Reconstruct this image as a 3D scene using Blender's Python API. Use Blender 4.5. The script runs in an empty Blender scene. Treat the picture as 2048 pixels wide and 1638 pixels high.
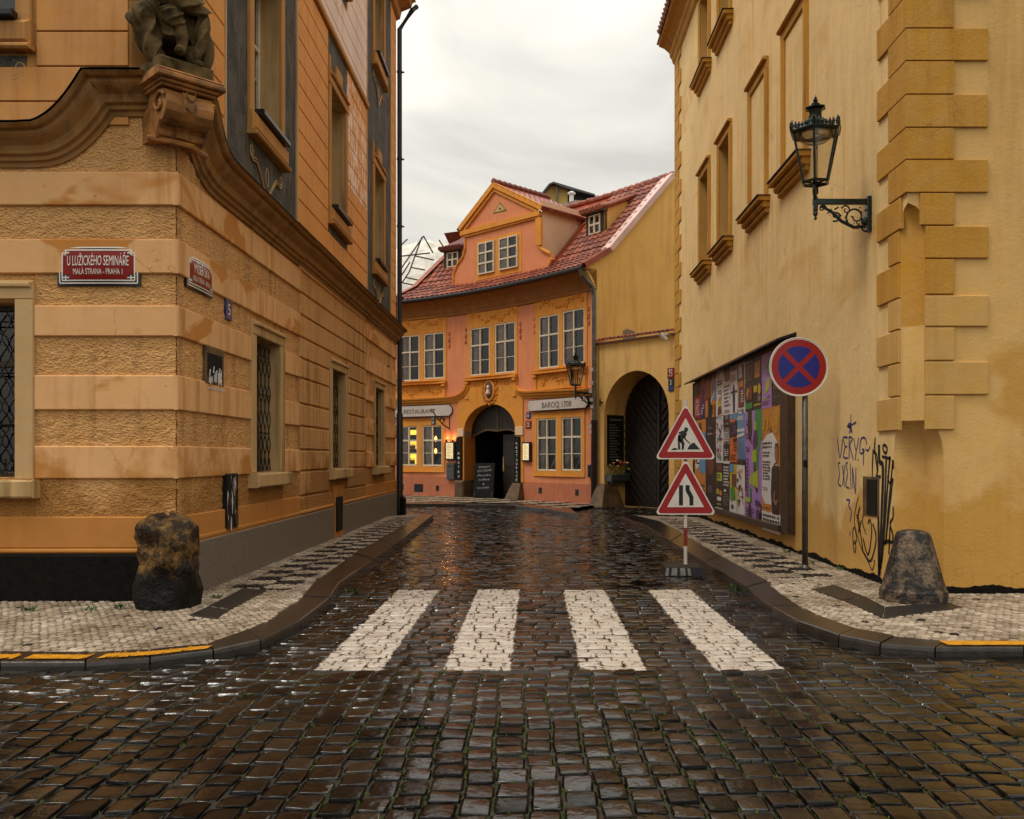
import bpy, bmesh, math, random
import numpy as np
from mathutils import Vector, Matrix
R = math.radians
random.seed(7)
scene = bpy.context.scene
col = scene.collection

# ------------------------------------------------------------------ camera
F, CX, CY, CAMZ = 1850.0, 1070.0, 914.0, 1.5      # focal length and principal point in photo pixels
cam_d = bpy.data.cameras.new('Camera')
cam = bpy.data.objects.new('Camera', cam_d); col.objects.link(cam)
cam.location = (0, 0, CAMZ); cam.rotation_euler = (R(90), 0, 0)
cam_d.sensor_fit = 'HORIZONTAL'; cam_d.sensor_width = 36; cam_d.lens = F / 2048 * 36
cam_d.shift_x = -(CX - 1024) / 2048; cam_d.shift_y = (CY - 819) / 2048
cam_d.clip_start = 0.05; cam_d.clip_end = 2000
scene.camera = cam

# ------------------------------------------------------------------ sky, sun, exposure
SUN_EL, SUN_ROT = R(60), R(248)
world = bpy.data.worlds.new('World'); scene.world = world; world.use_nodes = True
wn, wl = world.node_tree.nodes, world.node_tree.links
wn.clear()
w_out = wn.new('ShaderNodeOutputWorld'); w_bg = wn.new('ShaderNodeBackground')
w_sky = wn.new('ShaderNodeTexSky'); w_sky.sky_type = 'NISHITA'; w_sky.sun_disc = False
w_sky.sun_elevation = SUN_EL; w_sky.sun_rotation = SUN_ROT; w_sky.dust_density = 6; w_sky.air_density = 2
w_tc = wn.new('ShaderNodeTexCoord')
w_map = wn.new('ShaderNodeMapping'); w_map.inputs['Scale'].default_value = (1.0, 1.0, 2.2)
w_noise = wn.new('ShaderNodeTexNoise'); w_noise.inputs['Scale'].default_value = 3.4; w_noise.inputs['Detail'].default_value = 5; w_noise.inputs['Roughness'].default_value = .5
w_noise.inputs['Distortion'].default_value = .5
w_ramp = wn.new('ShaderNodeValToRGB')
w_ramp.color_ramp.elements[0].position = .41; w_ramp.color_ramp.elements[0].color = (.61, .598, .555, 1)
w_ramp.color_ramp.elements[1].position = .62; w_ramp.color_ramp.elements[1].color = (.875, .838, .758, 1)
w_sep = wn.new('ShaderNodeSeparateXYZ')
w_grad = wn.new('ShaderNodeMapRange')                      # overcast sky: zenith brighter than the horizon
w_grad.inputs['From Min'].default_value = 0; w_grad.inputs['From Max'].default_value = 1
w_grad.inputs['To Min'].default_value = .80; w_grad.inputs['To Max'].default_value = 2.5
w_scale = wn.new('ShaderNodeVectorMath'); w_scale.operation = 'SCALE'
w_sk = wn.new('ShaderNodeVectorMath'); w_sk.operation = 'SCALE'; w_sk.inputs['Scale'].default_value = .08
w_mix = wn.new('ShaderNodeMixRGB'); w_mix.inputs['Fac'].default_value = .93
wl.new(w_tc.outputs['Generated'], w_map.inputs['Vector']); wl.new(w_map.outputs['Vector'], w_noise.inputs['Vector'])
wl.new(w_noise.outputs['Fac'], w_ramp.inputs['Fac'])
wl.new(w_tc.outputs['Generated'], w_sep.inputs['Vector']); wl.new(w_sep.outputs['Z'], w_grad.inputs['Value'])
wl.new(w_ramp.outputs['Color'], w_scale.inputs[0]); wl.new(w_grad.outputs['Result'], w_scale.inputs['Scale'])
wl.new(w_sky.outputs['Color'], w_sk.inputs[0])
wl.new(w_sk.outputs['Vector'], w_mix.inputs['Color1']); wl.new(w_scale.outputs['Vector'], w_mix.inputs['Color2'])
wl.new(w_mix.outputs['Color'], w_bg.inputs['Color']); w_bg.inputs['Strength'].default_value = 1.0
wl.new(w_bg.outputs['Background'], w_out.inputs['Surface'])

sun_d = bpy.data.lights.new('Sun', 'SUN'); sun = bpy.data.objects.new('Sun', sun_d); col.objects.link(sun)
sun_d.energy = 1.5; sun_d.angle = R(20); sun_d.color = (1.0, .93, .82)
sun.rotation_euler = (R(90) - SUN_EL, 0, -SUN_ROT + R(180)); sun.location = (0, 0, 30)
scene.view_settings.view_transform = 'Standard'; scene.view_settings.look = 'None'
scene.view_settings.exposure = -0.15; scene.view_settings.gamma = 1.0
scene.view_settings.use_curve_mapping = False
scene.cycles.max_bounces = 6; scene.cycles.diffuse_bounces = 3; scene.cycles.glossy_bounces = 3; scene.cycles.transparent_max_bounces = 8
scene.cycles.caustics_reflective = False; scene.cycles.caustics_refractive = False

# ------------------------------------------------------------------ materials
MATS = {}
def node_mat(name):
    m = bpy.data.materials.new(name); m.use_nodes = True
    nt = m.node_tree; b = nt.nodes['Principled BSDF']
    MATS[name] = m
    return m, nt, b
def rgb(c): return (c[0], c[1], c[2], 1)
def N(nt, t, **kw):
    n = nt.nodes.new(t)
    for k, v in kw.items():
        if k in n.inputs: n.inputs[k].default_value = v
        else: setattr(n, k, v)
    return n
def noise(nt, vec, scale, detail=4, rough=.55, dist=0):
    n = N(nt, 'ShaderNodeTexNoise'); n.inputs['Scale'].default_value = scale; n.inputs['Detail'].default_value = min(detail, 5) * .8
    n.inputs['Roughness'].default_value = rough; n.inputs['Distortion'].default_value = dist
    if vec is not None: nt.links.new(vec, n.inputs['Vector'])
    return n.outputs['Fac']
def ramp(nt, fac, p0, p1, c0=(0, 0, 0), c1=(1, 1, 1)):
    r = N(nt, 'ShaderNodeValToRGB'); e = r.color_ramp.elements
    e[0].position = p0; e[1].position = p1; e[0].color = rgb(c0); e[1].color = rgb(c1)
    nt.links.new(fac, r.inputs['Fac']); return r.outputs['Color']
def mix(nt, fac, a, b, mode='MIX'):
    m = N(nt, 'ShaderNodeMixRGB'); m.blend_type = mode
    for s, v in ((m.inputs['Fac'], fac), (m.inputs['Color1'], a), (m.inputs['Color2'], b)):
        if isinstance(v, (int, float)): s.default_value = v
        elif isinstance(v, tuple): s.default_value = rgb(v)
        else: nt.links.new(v, s)
    return m.outputs['Color']
def pos(nt, scale=(1, 1, 1)):
    g = N(nt, 'ShaderNodeNewGeometry')
    if scale == (1, 1, 1): return g.outputs['Position']
    mp = N(nt, 'ShaderNodeMapping'); mp.inputs['Scale'].default_value = scale
    nt.links.new(g.outputs['Position'], mp.inputs['Vector']); return mp.outputs['Vector']
def bump(nt, b, h, strength, dist, prev=None):
    n = N(nt, 'ShaderNodeBump'); n.inputs['Strength'].default_value = strength; n.inputs['Distance'].default_value = dist
    nt.links.new(h, n.inputs['Height'])
    if prev is not None: nt.links.new(prev, n.inputs['Normal'])
    nt.links.new(n.outputs['Normal'], b.inputs['Normal']); return n.outputs['Normal']

def plain(name, c, rough=.6, metal=0, var=.25, vs=6, bmp=0, bs=60, emit=0, spec=None):
    m, nt, b = node_mat(name)
    p = pos(nt)
    if var:
        f = noise(nt, p, vs, 6)
        cc = mix(nt, ramp(nt, f, .3, .72), tuple(x * (1 - var) for x in c), tuple(min(1, x * (1 + var * .6)) for x in c))
        nt.links.new(cc, b.inputs['Base Color'])
    else: b.inputs['Base Color'].default_value = rgb(c)
    b.inputs['Roughness'].default_value = rough; b.inputs['Metallic'].default_value = metal
    if spec is not None: b.inputs['Specular IOR Level'].default_value = spec
    if bmp: bump(nt, b, noise(nt, p, bs, 6), bmp, .01)
    if emit:
        b.inputs['Emission Color'].default_value = rgb(c); b.inputs['Emission Strength'].default_value = emit
    return m

def stucco(name, c, stain, wet=None, fine=90, fb=.25, coarse=0, cd=.03, stain_lo=.46, stain_hi=.68, streak=.5, rough=.8, peel=None, wetk=.8, wets=.025, crack=0, damp=None):
    """painted plaster: patchy tone, vertical run-off streaks, grain"""
    m, nt, b = node_mat(name)
    p = pos(nt)
    n1 = noise(nt, p, .9, 7, .62, .4); n2 = noise(nt, p, 4.5, 6, .6)
    c1 = mix(nt, ramp(nt, n1, .32, .7), tuple(x * .86 for x in c), tuple(min(1, x * 1.08) for x in c))
    c1 = mix(nt, ramp(nt, n2, .35, .8), c1, tuple(min(1, x * .9 + .05) for x in c)); 
    st = noise(nt, pos(nt, (5.5, 5.5, .45)), 1.0, 6, .6, .2)
    big = noise(nt, p, .45, 4, .55, .3)
    mul = N(nt, 'ShaderNodeMath', operation='MULTIPLY'); nt.links.new(ramp(nt, st, stain_lo, stain_hi), mul.inputs[0]); nt.links.new(ramp(nt, big, .38, .62), mul.inputs[1])
    m2 = N(nt, 'ShaderNodeMath', operation='MULTIPLY'); nt.links.new(mul.outputs[0], m2.inputs[0]); m2.inputs[1].default_value = streak
    c2 = mix(nt, m2.outputs[0], c1, stain)
    if wet is not None:                               # damp patches with a clear edge
        wn_ = noise(nt, pos(nt, (.8, .8, 1.5)), .8, 5, .5, .6)
        wf = ramp(nt, wn_, .575, .575 + wets)
        wm = N(nt, 'ShaderNodeMath', operation='MULTIPLY'); nt.links.new(wf, wm.inputs[0]); wm.inputs[1].default_value = wetk
        c2 = mix(nt, wm.outputs[0], c2, wet)
    if peel is not None:                              # paint flaked off in vertical shreds
        pf = noise(nt, pos(nt, (9, 9, 2.2)), 1.2, 8, .7, .6); pb = noise(nt, p, .35, 3, .5)
        ad = N(nt, 'ShaderNodeMath', operation='MULTIPLY_ADD'); nt.links.new(pb, ad.inputs[0]); ad.inputs[1].default_value = .9; nt.links.new(pf, ad.inputs[2])
        c2 = mix(nt, ramp(nt, ad.outputs[0], peel[1], peel[1] + .05), c2, peel[0])
    if damp is not None:                              # rising damp with a ragged upper edge
        sz = N(nt, 'ShaderNodeSeparateXYZ'); nt.links.new(p, sz.inputs[0])
        dm = N(nt, 'ShaderNodeMath', operation='MULTIPLY_ADD'); nt.links.new(noise(nt, p, 1.4, 5, .6), dm.inputs[0]); dm.inputs[1].default_value = -2.6; nt.links.new(sz.outputs['Z'], dm.inputs[2])
        df = N(nt, 'ShaderNodeMath', operation='MULTIPLY'); nt.links.new(ramp(nt, dm.outputs[0], .0, .35, (1, 1, 1), (0, 0, 0)), df.inputs[0]); df.inputs[1].default_value = damp[1]
        sh = N(nt, 'ShaderNodeMath', operation='ADD'); nt.links.new(dm.outputs[0], sh.inputs[0]); sh.inputs[1].default_value = damp[2]
        nt.links.new(ramp(nt, sh.outputs[0], .0, .35, (1, 1, 1), (0, 0, 0)), df.inputs[0])
        c2 = mix(nt, df.outputs[0], c2, damp[0])
    if crack:                                         # hairline cracks, chips and rubbed spots
        dn = N(nt, 'ShaderNodeTexNoise'); dn.inputs['Scale'].default_value = 3; dn.inputs['Detail'].default_value = 5; nt.links.new(p, dn.inputs['Vector'])
        dv = N(nt, 'ShaderNodeVectorMath', operation='MULTIPLY_ADD'); nt.links.new(dn.outputs['Color'], dv.inputs[0]); dv.inputs[1].default_value = (.5, .5, .5); nt.links.new(p, dv.inputs[2])
        vc = N(nt, 'ShaderNodeTexVoronoi'); vc.feature = 'DISTANCE_TO_EDGE'; vc.inputs['Scale'].default_value = 1.1; nt.links.new(dv.outputs[0], vc.inputs['Vector'])
        cm_ = N(nt, 'ShaderNodeMath', operation='MULTIPLY'); nt.links.new(ramp(nt, vc.outputs['Distance'], .0, .007, (1, 1, 1), (0, 0, 0)), cm_.inputs[0]); nt.links.new(ramp(nt, noise(nt, p, .8, 3), .50, .62), cm_.inputs[1])
        ck_ = N(nt, 'ShaderNodeMath', operation='MULTIPLY'); nt.links.new(cm_.outputs[0], ck_.inputs[0]); ck_.inputs[1].default_value = crack * .8
        c2 = mix(nt, ck_.outputs[0], c2, tuple(x * .3 for x in c))
        c2 = mix(nt, ramp(nt, noise(nt, p, 11, 8, .75), .68, .73), c2, tuple(x * .55 for x in c))
    nt.links.new(c2, b.inputs['Base Color'])
    b.inputs['Roughness'].default_value = rough; b.inputs['Specular IOR Level'].default_value = .25
    nb = bump(nt, b, noise(nt, p, fine, 5, .65), fb, .012)
    nb = bump(nt, b, n2, .25, .03, nb)
    if coarse:
        v = N(nt, 'ShaderNodeTexVoronoi'); v.inputs['Scale'].default_value = 34; nt.links.new(pos(nt, (1, 1, 1.5)), v.inputs['Vector'])
        cm = mix(nt, .5, noise(nt, pos(nt, (1, 1, 1.6)), 26, 7, .72, .8), v.outputs['Distance'])
        bump(nt, b, cm, coarse, cd, nb)
    return m

ORANGE = (.66, .315, .085)
stucco('smooth_orange', (.80, .44, .18), (.42, .16, .02), wet=(.52, .19, .02), streak=.95, fb=.2, crack=.8, damp=((.46, .17, .018), .8, .1))
stucco('rough_orange', (.76, .40, .135), (.26, .11, .025), damp=((.34, .14, .022), .7, .15), coarse=1.0, cd=.035, streak=.8, fb=.5)
stucco('upper_orange', (.76, .32, .065), (.42, .17, .04), fb=.12, streak=.6, peel=((.80, .60, .50), 1.05))
stucco('upper_peeled', (.88, .70, .60), (.50, .20, .06), fb=.2, streak=.4, peel=((.64, .26, .07), 1.09))
stucco('front_orange', (.62, .28, .075), (.36, .15, .04), fb=.12, streak=.5)
stucco('moulding', (.50, .235, .055), (.22, .10, .03), fb=.1, streak=.7, fine=60)
stucco('surround', (.58, .37, .16), (.16, .10, .02), fb=.3, streak=.95, fine=70)
m, nt, b = node_mat('grey_render'); p = pos(nt)
_f = ramp(nt, noise(nt, pos(nt, (2.6, 2.6, 1.5)), 1.1, 6, .68, .9), .36, .64)
_g = mix(nt, _f, (.016, .014, .012), (.105, .090, .070)); _g = mix(nt, ramp(nt, noise(nt, p, 75, 5, .7), .56, .66), _g, (.26, .225, .17))
nt.links.new(_g, b.inputs['Base Color']); b.inputs['Roughness'].default_value = .85; bump(nt, b, noise(nt, p, 60, 5, .7), .8, .02)
stucco('course_dark', (.31, .145, .032), (.10, .05, .012), fb=.15, streak=.9, fine=50, stain_lo=.42, stain_hi=.6)
stucco('upper_half', (.76, .32, .065), (.42, .17, .04), fb=.12, streak=.5, peel=((.90, .72, .62), .89))
stucco('right_wall', damp=((.58, .30, .045), .7, .6), c=(.86, .60, .265), stain=(.60, .33, .09), fb=.45, fine=22, streak=.6, crack=.8, wet=(.64, .34, .08), wetk=.45, wets=.12)
stucco('right_front', damp=((.52, .26, .03), .65, .4), c=(.74, .45, .145), stain=(.44, .22, .04), crack=.6, fb=.35, fine=30, streak=.5, wet=(.52, .25, .03), wetk=.6, wets=.08)
stucco('ochre', (.56, .275, .03), (.28, .12, .015), fb=.5, fine=30, streak=.7, crack=.5)
stucco('ochre_pale', (.64, .37, .10), (.44, .22, .05), fb=.35, fine=45, streak=.5)
stucco('pink_wall', (.76, .27, .115), (.50, .15, .06), fb=.25, fine=40, streak=.4)
stucco('orange_trim', (.78, .31, .035), (.46, .16, .02), fb=.2, fine=40, streak=.4)
stucco('pink_plinth', (.52, .17, .08), (.34, .10, .05), fb=.4, fine=40, streak=.6)
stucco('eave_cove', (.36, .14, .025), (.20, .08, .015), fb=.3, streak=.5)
stucco('gable_yellow', (.95, .59, .17), (.55, .32, .10), fb=.3, fine=30, streak=.5)
stucco('gate_wall', (.78, .48, .15), (.44, .25, .07), fb=.3, fine=30, streak=.7)
stucco('cheek', (.78, .56, .36), (.55, .35, .2), fb=.2, streak=.5)
stucco('far_yellow', (.72, .50, .13), (.5, .33, .1), fb=.1, streak=.4)
stucco('far_grey', (.38, .33, .29), (.16, .14, .12), fb=.2, streak=.9)
plain('granite', (.20, .165, .125), .55, var=.55, vs=70, bmp=.5, bs=120)
plain('black_plinth', (.008, .0065, .005), .8, spec=.12, var=.6, vs=14, bmp=.8, bs=40)
plain('sandstone', (.60, .36, .15), .8, var=.3, vs=4, bmp=.3, bs=60)
plain('statue_stone', (.12, .078, .030), .85, spec=.15, var=.8, vs=7, bmp=.4, bs=50)
plain('console_stone', (.36, .15, .032), .6, var=.75, vs=5, bmp=.3, bs=40)
plain('lead', (.03, .03, .035), .35, metal=.6, var=.3)
plain('zinc', (.17, .17, .165), .35, metal=.7, var=.3)
plain('iron', (.012, .013, .013), .32, metal=.3, var=.4, vs=20, bmp=.2, bs=80)
plain('lamp_green', (.010, .022, .018), .22, metal=.2, var=.4, vs=20, bmp=.15)
plain('white_frame', (.72, .62, .46), .5, var=.18, vs=8)
plain('interior', (.018, .014, .011), .8, spec=.15, var=.5, vs=3)
plain('curtain', (.80, .74, .68), .9, var=.3, vs=5)
plain('enamel_red', (.24, .007, .005), .22, var=.2, vs=10, spec=.3)
plain('enamel_white', (.82, .77, .68), .2, var=.1, vs=15)
plain('enamel_black', (.012, .012, .016), .2, var=.2)
plain('enamel_blue', (.015, .03, .16), .2, var=.15)
plain('sign_red', (.36, .010, .012), .3, var=.12, vs=6)
plain('sign_white', (.76, .71, .64), .32, var=.1, vs=8)
plain('sign_blue', (.012, .018, .26), .3, var=.2, vs=6)
plain('galvanised', (.13, .125, .11), .4, metal=.55, var=.4, vs=12)
plain('stripe_red', (.30, .02, .015), .4, var=.25, vs=12)
plain('stripe_white', (.70, .64, .56), .4, var=.2, vs=12)
plain('rubber', (.012, .013, .015), .4, spec=.15, var=.4, vs=12, bmp=.3)
plain('sign_board', (.60, .52, .46), .5, var=.12, vs=2)
plain('sign_ink', (.07, .055, .04), .6, var=.1)
plain('door_wood', (.018, .010, .006), .55, var=.5, vs=6, bmp=.3, bs=30)
plain('dark_stone', (.13, .075, .03), .6, var=.6, vs=5, bmp=.8, bs=25)
plain('paper_white', (.70, .66, .64), .55, var=.12, vs=9)
plain('menu_light', (1.0, .78, .42), .5, var=.3, vs=25, emit=.5)
plain('shelf_light', (1.0, .58, .06), .5, var=.35, vs=9, emit=2.2)
plain('warm_bulb', (1.0, .50, .12), .5, var=0, emit=5)
plain('chalk', (.34, .34, .33), .9, var=.4, vs=60)
plain('blackboard', (.012, .012, .012), .7, spec=.15, var=.5, vs=8)
plain('flash_red', (.36, .075, .035), .3, var=.3, vs=3)
plain('flash_pink', (.80, .55, .50), .35, var=.15, vs=3)
plain('slate', (.07, .08, .085), .35, var=.3, vs=4)
plain('tarp', (.74, .70, .62), .6, var=.25, vs=2, bmp=1, bs=3)
plain('scaffold', (.08, .06, .05), .5, var=.5, vs=9)
plain('kerb_stone', (.030, .024, .019), .16, var=.5, vs=9, bmp=.35, bs=70)
plain('dark_slab', (.014, .012, .010), .42, var=.5, vs=9, bmp=.3, bs=60)
plain('yellow_paint', (.62, .27, .012), .4, var=.3, vs=14)
plain('graffiti_blue', (.015, .03, .20), .5, var=.3, vs=20)
plain('graffiti_black', (.010, .010, .010), .5, var=.3, vs=20)
plain('ground_dirt', (.05, .04, .032), .7, var=.4, vs=4)
plain('mortar', (.020, .016, .009), .5, var=.6, vs=40, bmp=.8, bs=70)
plain('sett_bed', (.035, .027, .018), .5, var=.4, vs=20)
plain('moss', (.10, .135, .014), .7, var=.5, vs=20)
plain('leaf', (.05, .11, .02), .5, var=.5, vs=20)
plain('flower_pink', (.6, .03, .1), .5, var=.2); plain('flower_orange', (.9, .28, .02), .5, var=.2); plain('flower_white', (.8, .75, .7), .5, var=.1)
plain('plastic_white', (.75, .74, .72), .35, var=.05)
plain('rust_brown', (.06, .032, .012), .5, var=.5, vs=10)
plain('plaster_patch', (.30, .25, .19), .9, var=.4, vs=20, bmp=.5)
plain('bronze', (.10, .05, .035), .4, metal=.2, var=.6, vs=12)

# roof tiles: each its own red
m, nt, b = node_mat('roof_tile')
oi = N(nt, 'ShaderNodeObjectInfo'); at = N(nt, 'ShaderNodeAttribute'); at.attribute_name = 'tint'
ad = N(nt, 'ShaderNodeMath', operation='ADD'); nt.links.new(oi.outputs['Random'], ad.inputs[0]); nt.links.new(at.outputs['Fac'], ad.inputs[1])
fr = N(nt, 'ShaderNodeMath', operation='FRACT'); nt.links.new(ad.outputs[0], fr.inputs[0])
tc_ = mix(nt, fr.outputs[0], (.15, .028, .016), (.42, .12, .06))
tc_ = mix(nt, ramp(nt, noise(nt, pos(nt), 9, 6), .45, .75), tc_, (.10, .04, .03))
nt.links.new(tc_, b.inputs['Base Color']); b.inputs['Roughness'].default_value = .42; b.inputs['Specular IOR Level'].default_value = .35
bump(nt, b, noise(nt, pos(nt), 40, 5), .2, .01)

# wet cobbles, with the zebra crossing's worn white paint where it lies
m, nt, b = node_mat('cobble')
oi = N(nt, 'ShaderNodeObjectInfo'); at = N(nt, 'ShaderNodeAttribute'); at.attribute_name = 'tint'
ad = N(nt, 'ShaderNodeMath', operation='ADD'); nt.links.new(oi.outputs['Random'], ad.inputs[0]); nt.links.new(at.outputs['Fac'], ad.inputs[1])
fr = N(nt, 'ShaderNodeMath', operation='FRACT'); nt.links.new(ad.outputs[0], fr.inputs[0])
cr = N(nt, 'ShaderNodeValToRGB'); e = cr.color_ramp.elements
e[0].position = 0; e[0].color = (.002, .0018, .0016, 1); e[1].position = 1; e[1].color = (.034, .025, .015, 1)
for q, c in ((.3, (.003, .0027, .0024)), (.6, (.006, .005, .004)), (.8, (.011, .0085, .006)), (.93, (.028, .021, .013))):
    k = e.new(q); k.color = rgb(c)
nt.links.new(fr.outputs[0], cr.inputs['Fac'])
p = pos(nt)
cb = mix(nt, ramp(nt, noise(nt, p, 110, 7, .8), .42, .66), mix(nt, .6, cr.outputs['Color'], (.004, .003, .0025)), cr.outputs['Color'])
sx = N(nt, 'ShaderNodeSeparateXYZ'); nt.links.new(p, sx.inputs[0])
wob = noise(nt, p, 9, 4)
def sstep(v, a, w):
    mr = N(nt, 'ShaderNodeMapRange'); mr.inputs['From Min'].default_value = a - w; mr.inputs['From Max'].default_value = a + w
    nt.links.new(v, mr.inputs['Value']); mr.clamp = True; return mr.outputs['Result']
def mth(op, a, b_):
    q = N(nt, 'ShaderNodeMath', operation=op)
    for s, v in ((q.inputs[0], a), (q.inputs[1], b_)):
        if isinstance(v, (int, float)): s.default_value = v
        else: nt.links.new(v, s)
    return q.outputs[0]
wx = mth('ADD', sx.outputs['X'], mth('MULTIPLY', mth('SUBTRACT', wob, .5), .07))
mask = None
for a0, a1 in ((-1.55, -1.085), (-.645, -.175), (.32, .785), (1.275, 1.755)):
    s_ = mth('MULTIPLY', sstep(wx, a0, .008), mth('SUBTRACT', 1, sstep(wx, a1, .008)))
    mask = s_ if mask is None else mth('ADD', mask, s_)
wy = mth('ADD', sx.outputs['Y'], mth('MULTIPLY', mth('SUBTRACT', wob, .5), .05))
mask = mth('MULTIPLY', mask, mth('MULTIPLY', sstep(wy, 6.52, .008), mth('SUBTRACT', 1, sstep(wy, 10.45, .01))))
wear = ramp(nt, noise(nt, pos(nt, (1, 1, 1)), 16, 9, .75, .3), .385, .44)
mask = mth('MULTIPLY', mask, wear)
zmask = N(nt, 'ShaderNodeMapRange'); zmask.inputs['From Min'].default_value = -.018; zmask.inputs['From Max'].default_value = -.010; nt.links.new(sx.outputs['Z'], zmask.inputs['Value'])
mask = mth('MULTIPLY', mask, zmask.outputs['Result'])
paint = mix(nt, ramp(nt, noise(nt, p, 5, 6), .3, .75), (.42, .34, .27), (.62, .55, .47))
nt.links.new(mix(nt, mask, cb, paint), b.inputs['Base Color'])
rg = N(nt, 'ShaderNodeMapRange'); nt.links.new(noise(nt, p, 2.2, 7, .68), rg.inputs['Value'])
rg.inputs['From Min'].default_value = .3; rg.inputs['From Max'].default_value = .7; rg.inputs['To Min'].default_value = .03; rg.inputs['To Max'].default_value = .15
nt.links.new(mth('ADD', mth('ADD', rg.outputs['Result'], mth('MULTIPLY', mth('FRACT', mth('MULTIPLY', fr.outputs[0], 13.7), 0), .10)), mth('MULTIPLY', mask, .22)), b.inputs['Roughness'])
_sp = N(nt, 'ShaderNodeMapRange'); nt.links.new(mth('FRACT', mth('MULTIPLY', fr.outputs[0], 7.31), 0), _sp.inputs['Value']); _sp.inputs['To Min'].default_value = .10; _sp.inputs['To Max'].default_value = 1.0
nt.links.new(_sp.outputs['Result'], b.inputs['Specular IOR Level'])
nb = bump(nt, b, noise(nt, p, 17, 3, .5), .38, .012)
bump(nt, b, noise(nt, p, 120, 4, .6), .14, .004, nb)

# small pavement setts, pale and dark ones by attribute
m, nt, b = node_mat('sett')
at = N(nt, 'ShaderNodeAttribute'); at.attribute_name = 'tint'
cr = N(nt, 'ShaderNodeValToRGB'); e = cr.color_ramp.elements
e[0].position = 0; e[0].color = (.27, .215, .155, 1); e[1].position = .8; e[1].color = (.60, .50, .39, 1)
k = e.new(.9); k.color = (.012, .011, .012, 1)
cr.color_ramp.interpolation = 'LINEAR'; k2 = e.new(.82); k2.color = (.024, .021, .021, 1)
nt.links.new(at.outputs['Fac'], cr.inputs['Fac'])
p = pos(nt)
dirt = ramp(nt, noise(nt, p, 1.3, 6, .65), .36, .66)
nt.links.new(mix(nt, 1.0, cr.outputs['Color'], mix(nt, dirt, (.55, .50, .44), (1, 1, 1)), 'MULTIPLY'), b.inputs['Base Color'])
b.inputs['Roughness'].default_value = .42; b.inputs['Specular IOR Level'].default_value = .25
bump(nt, b, noise(nt, p, 90, 4), .4, .006)

# glass and standing water
def glassy(name, ior, tint, rough, lo=.0, rip=0):
    m, nt, b = node_mat(name)
    nt.nodes.remove(b)
    tr = N(nt, 'ShaderNodeBsdfTransparent'); tr.inputs['Color'].default_value = rgb(tint)
    gl = N(nt, 'ShaderNodeBsdfGlossy'); gl.inputs['Roughness'].default_value = rough
    fz = N(nt, 'ShaderNodeFresnel'); fz.inputs['IOR'].default_value = ior
    mx = N(nt, 'ShaderNodeMixShader')
    a = N(nt, 'ShaderNodeMath', operation='ADD'); nt.links.new(fz.outputs['Fac'], a.inputs[0]); a.inputs[1].default_value = lo; a.use_clamp = True
    nt.links.new(a.outputs[0], mx.inputs['Fac']); nt.links.new(tr.outputs[0], mx.inputs[1]); nt.links.new(gl.outputs[0], mx.inputs[2])
    nt.links.new(mx.outputs[0], nt.nodes['Material Output'].inputs['Surface'])
    if rip:
        bm_ = N(nt, 'ShaderNodeBump'); bm_.inputs['Strength'].default_value = rip; bm_.inputs['Distance'].default_value = .02
        nt.links.new(noise(nt, pos(nt, (1, 1.0, 1)), 14, 4, .6), bm_.inputs['Height'])
        nt.links.new(bm_.outputs['Normal'], gl.inputs['Normal']); nt.links.new(bm_.outputs['Normal'], fz.inputs['Normal'])
    return m
glassy('glass', 1.5, (.86, .86, .84), .03, .04)
glassy('lamp_glass', 1.3, (.97, .95, .90), .15, .10)
glassy('water', 1.33, (.60, .55, .48), .04, 0, .18)

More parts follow.
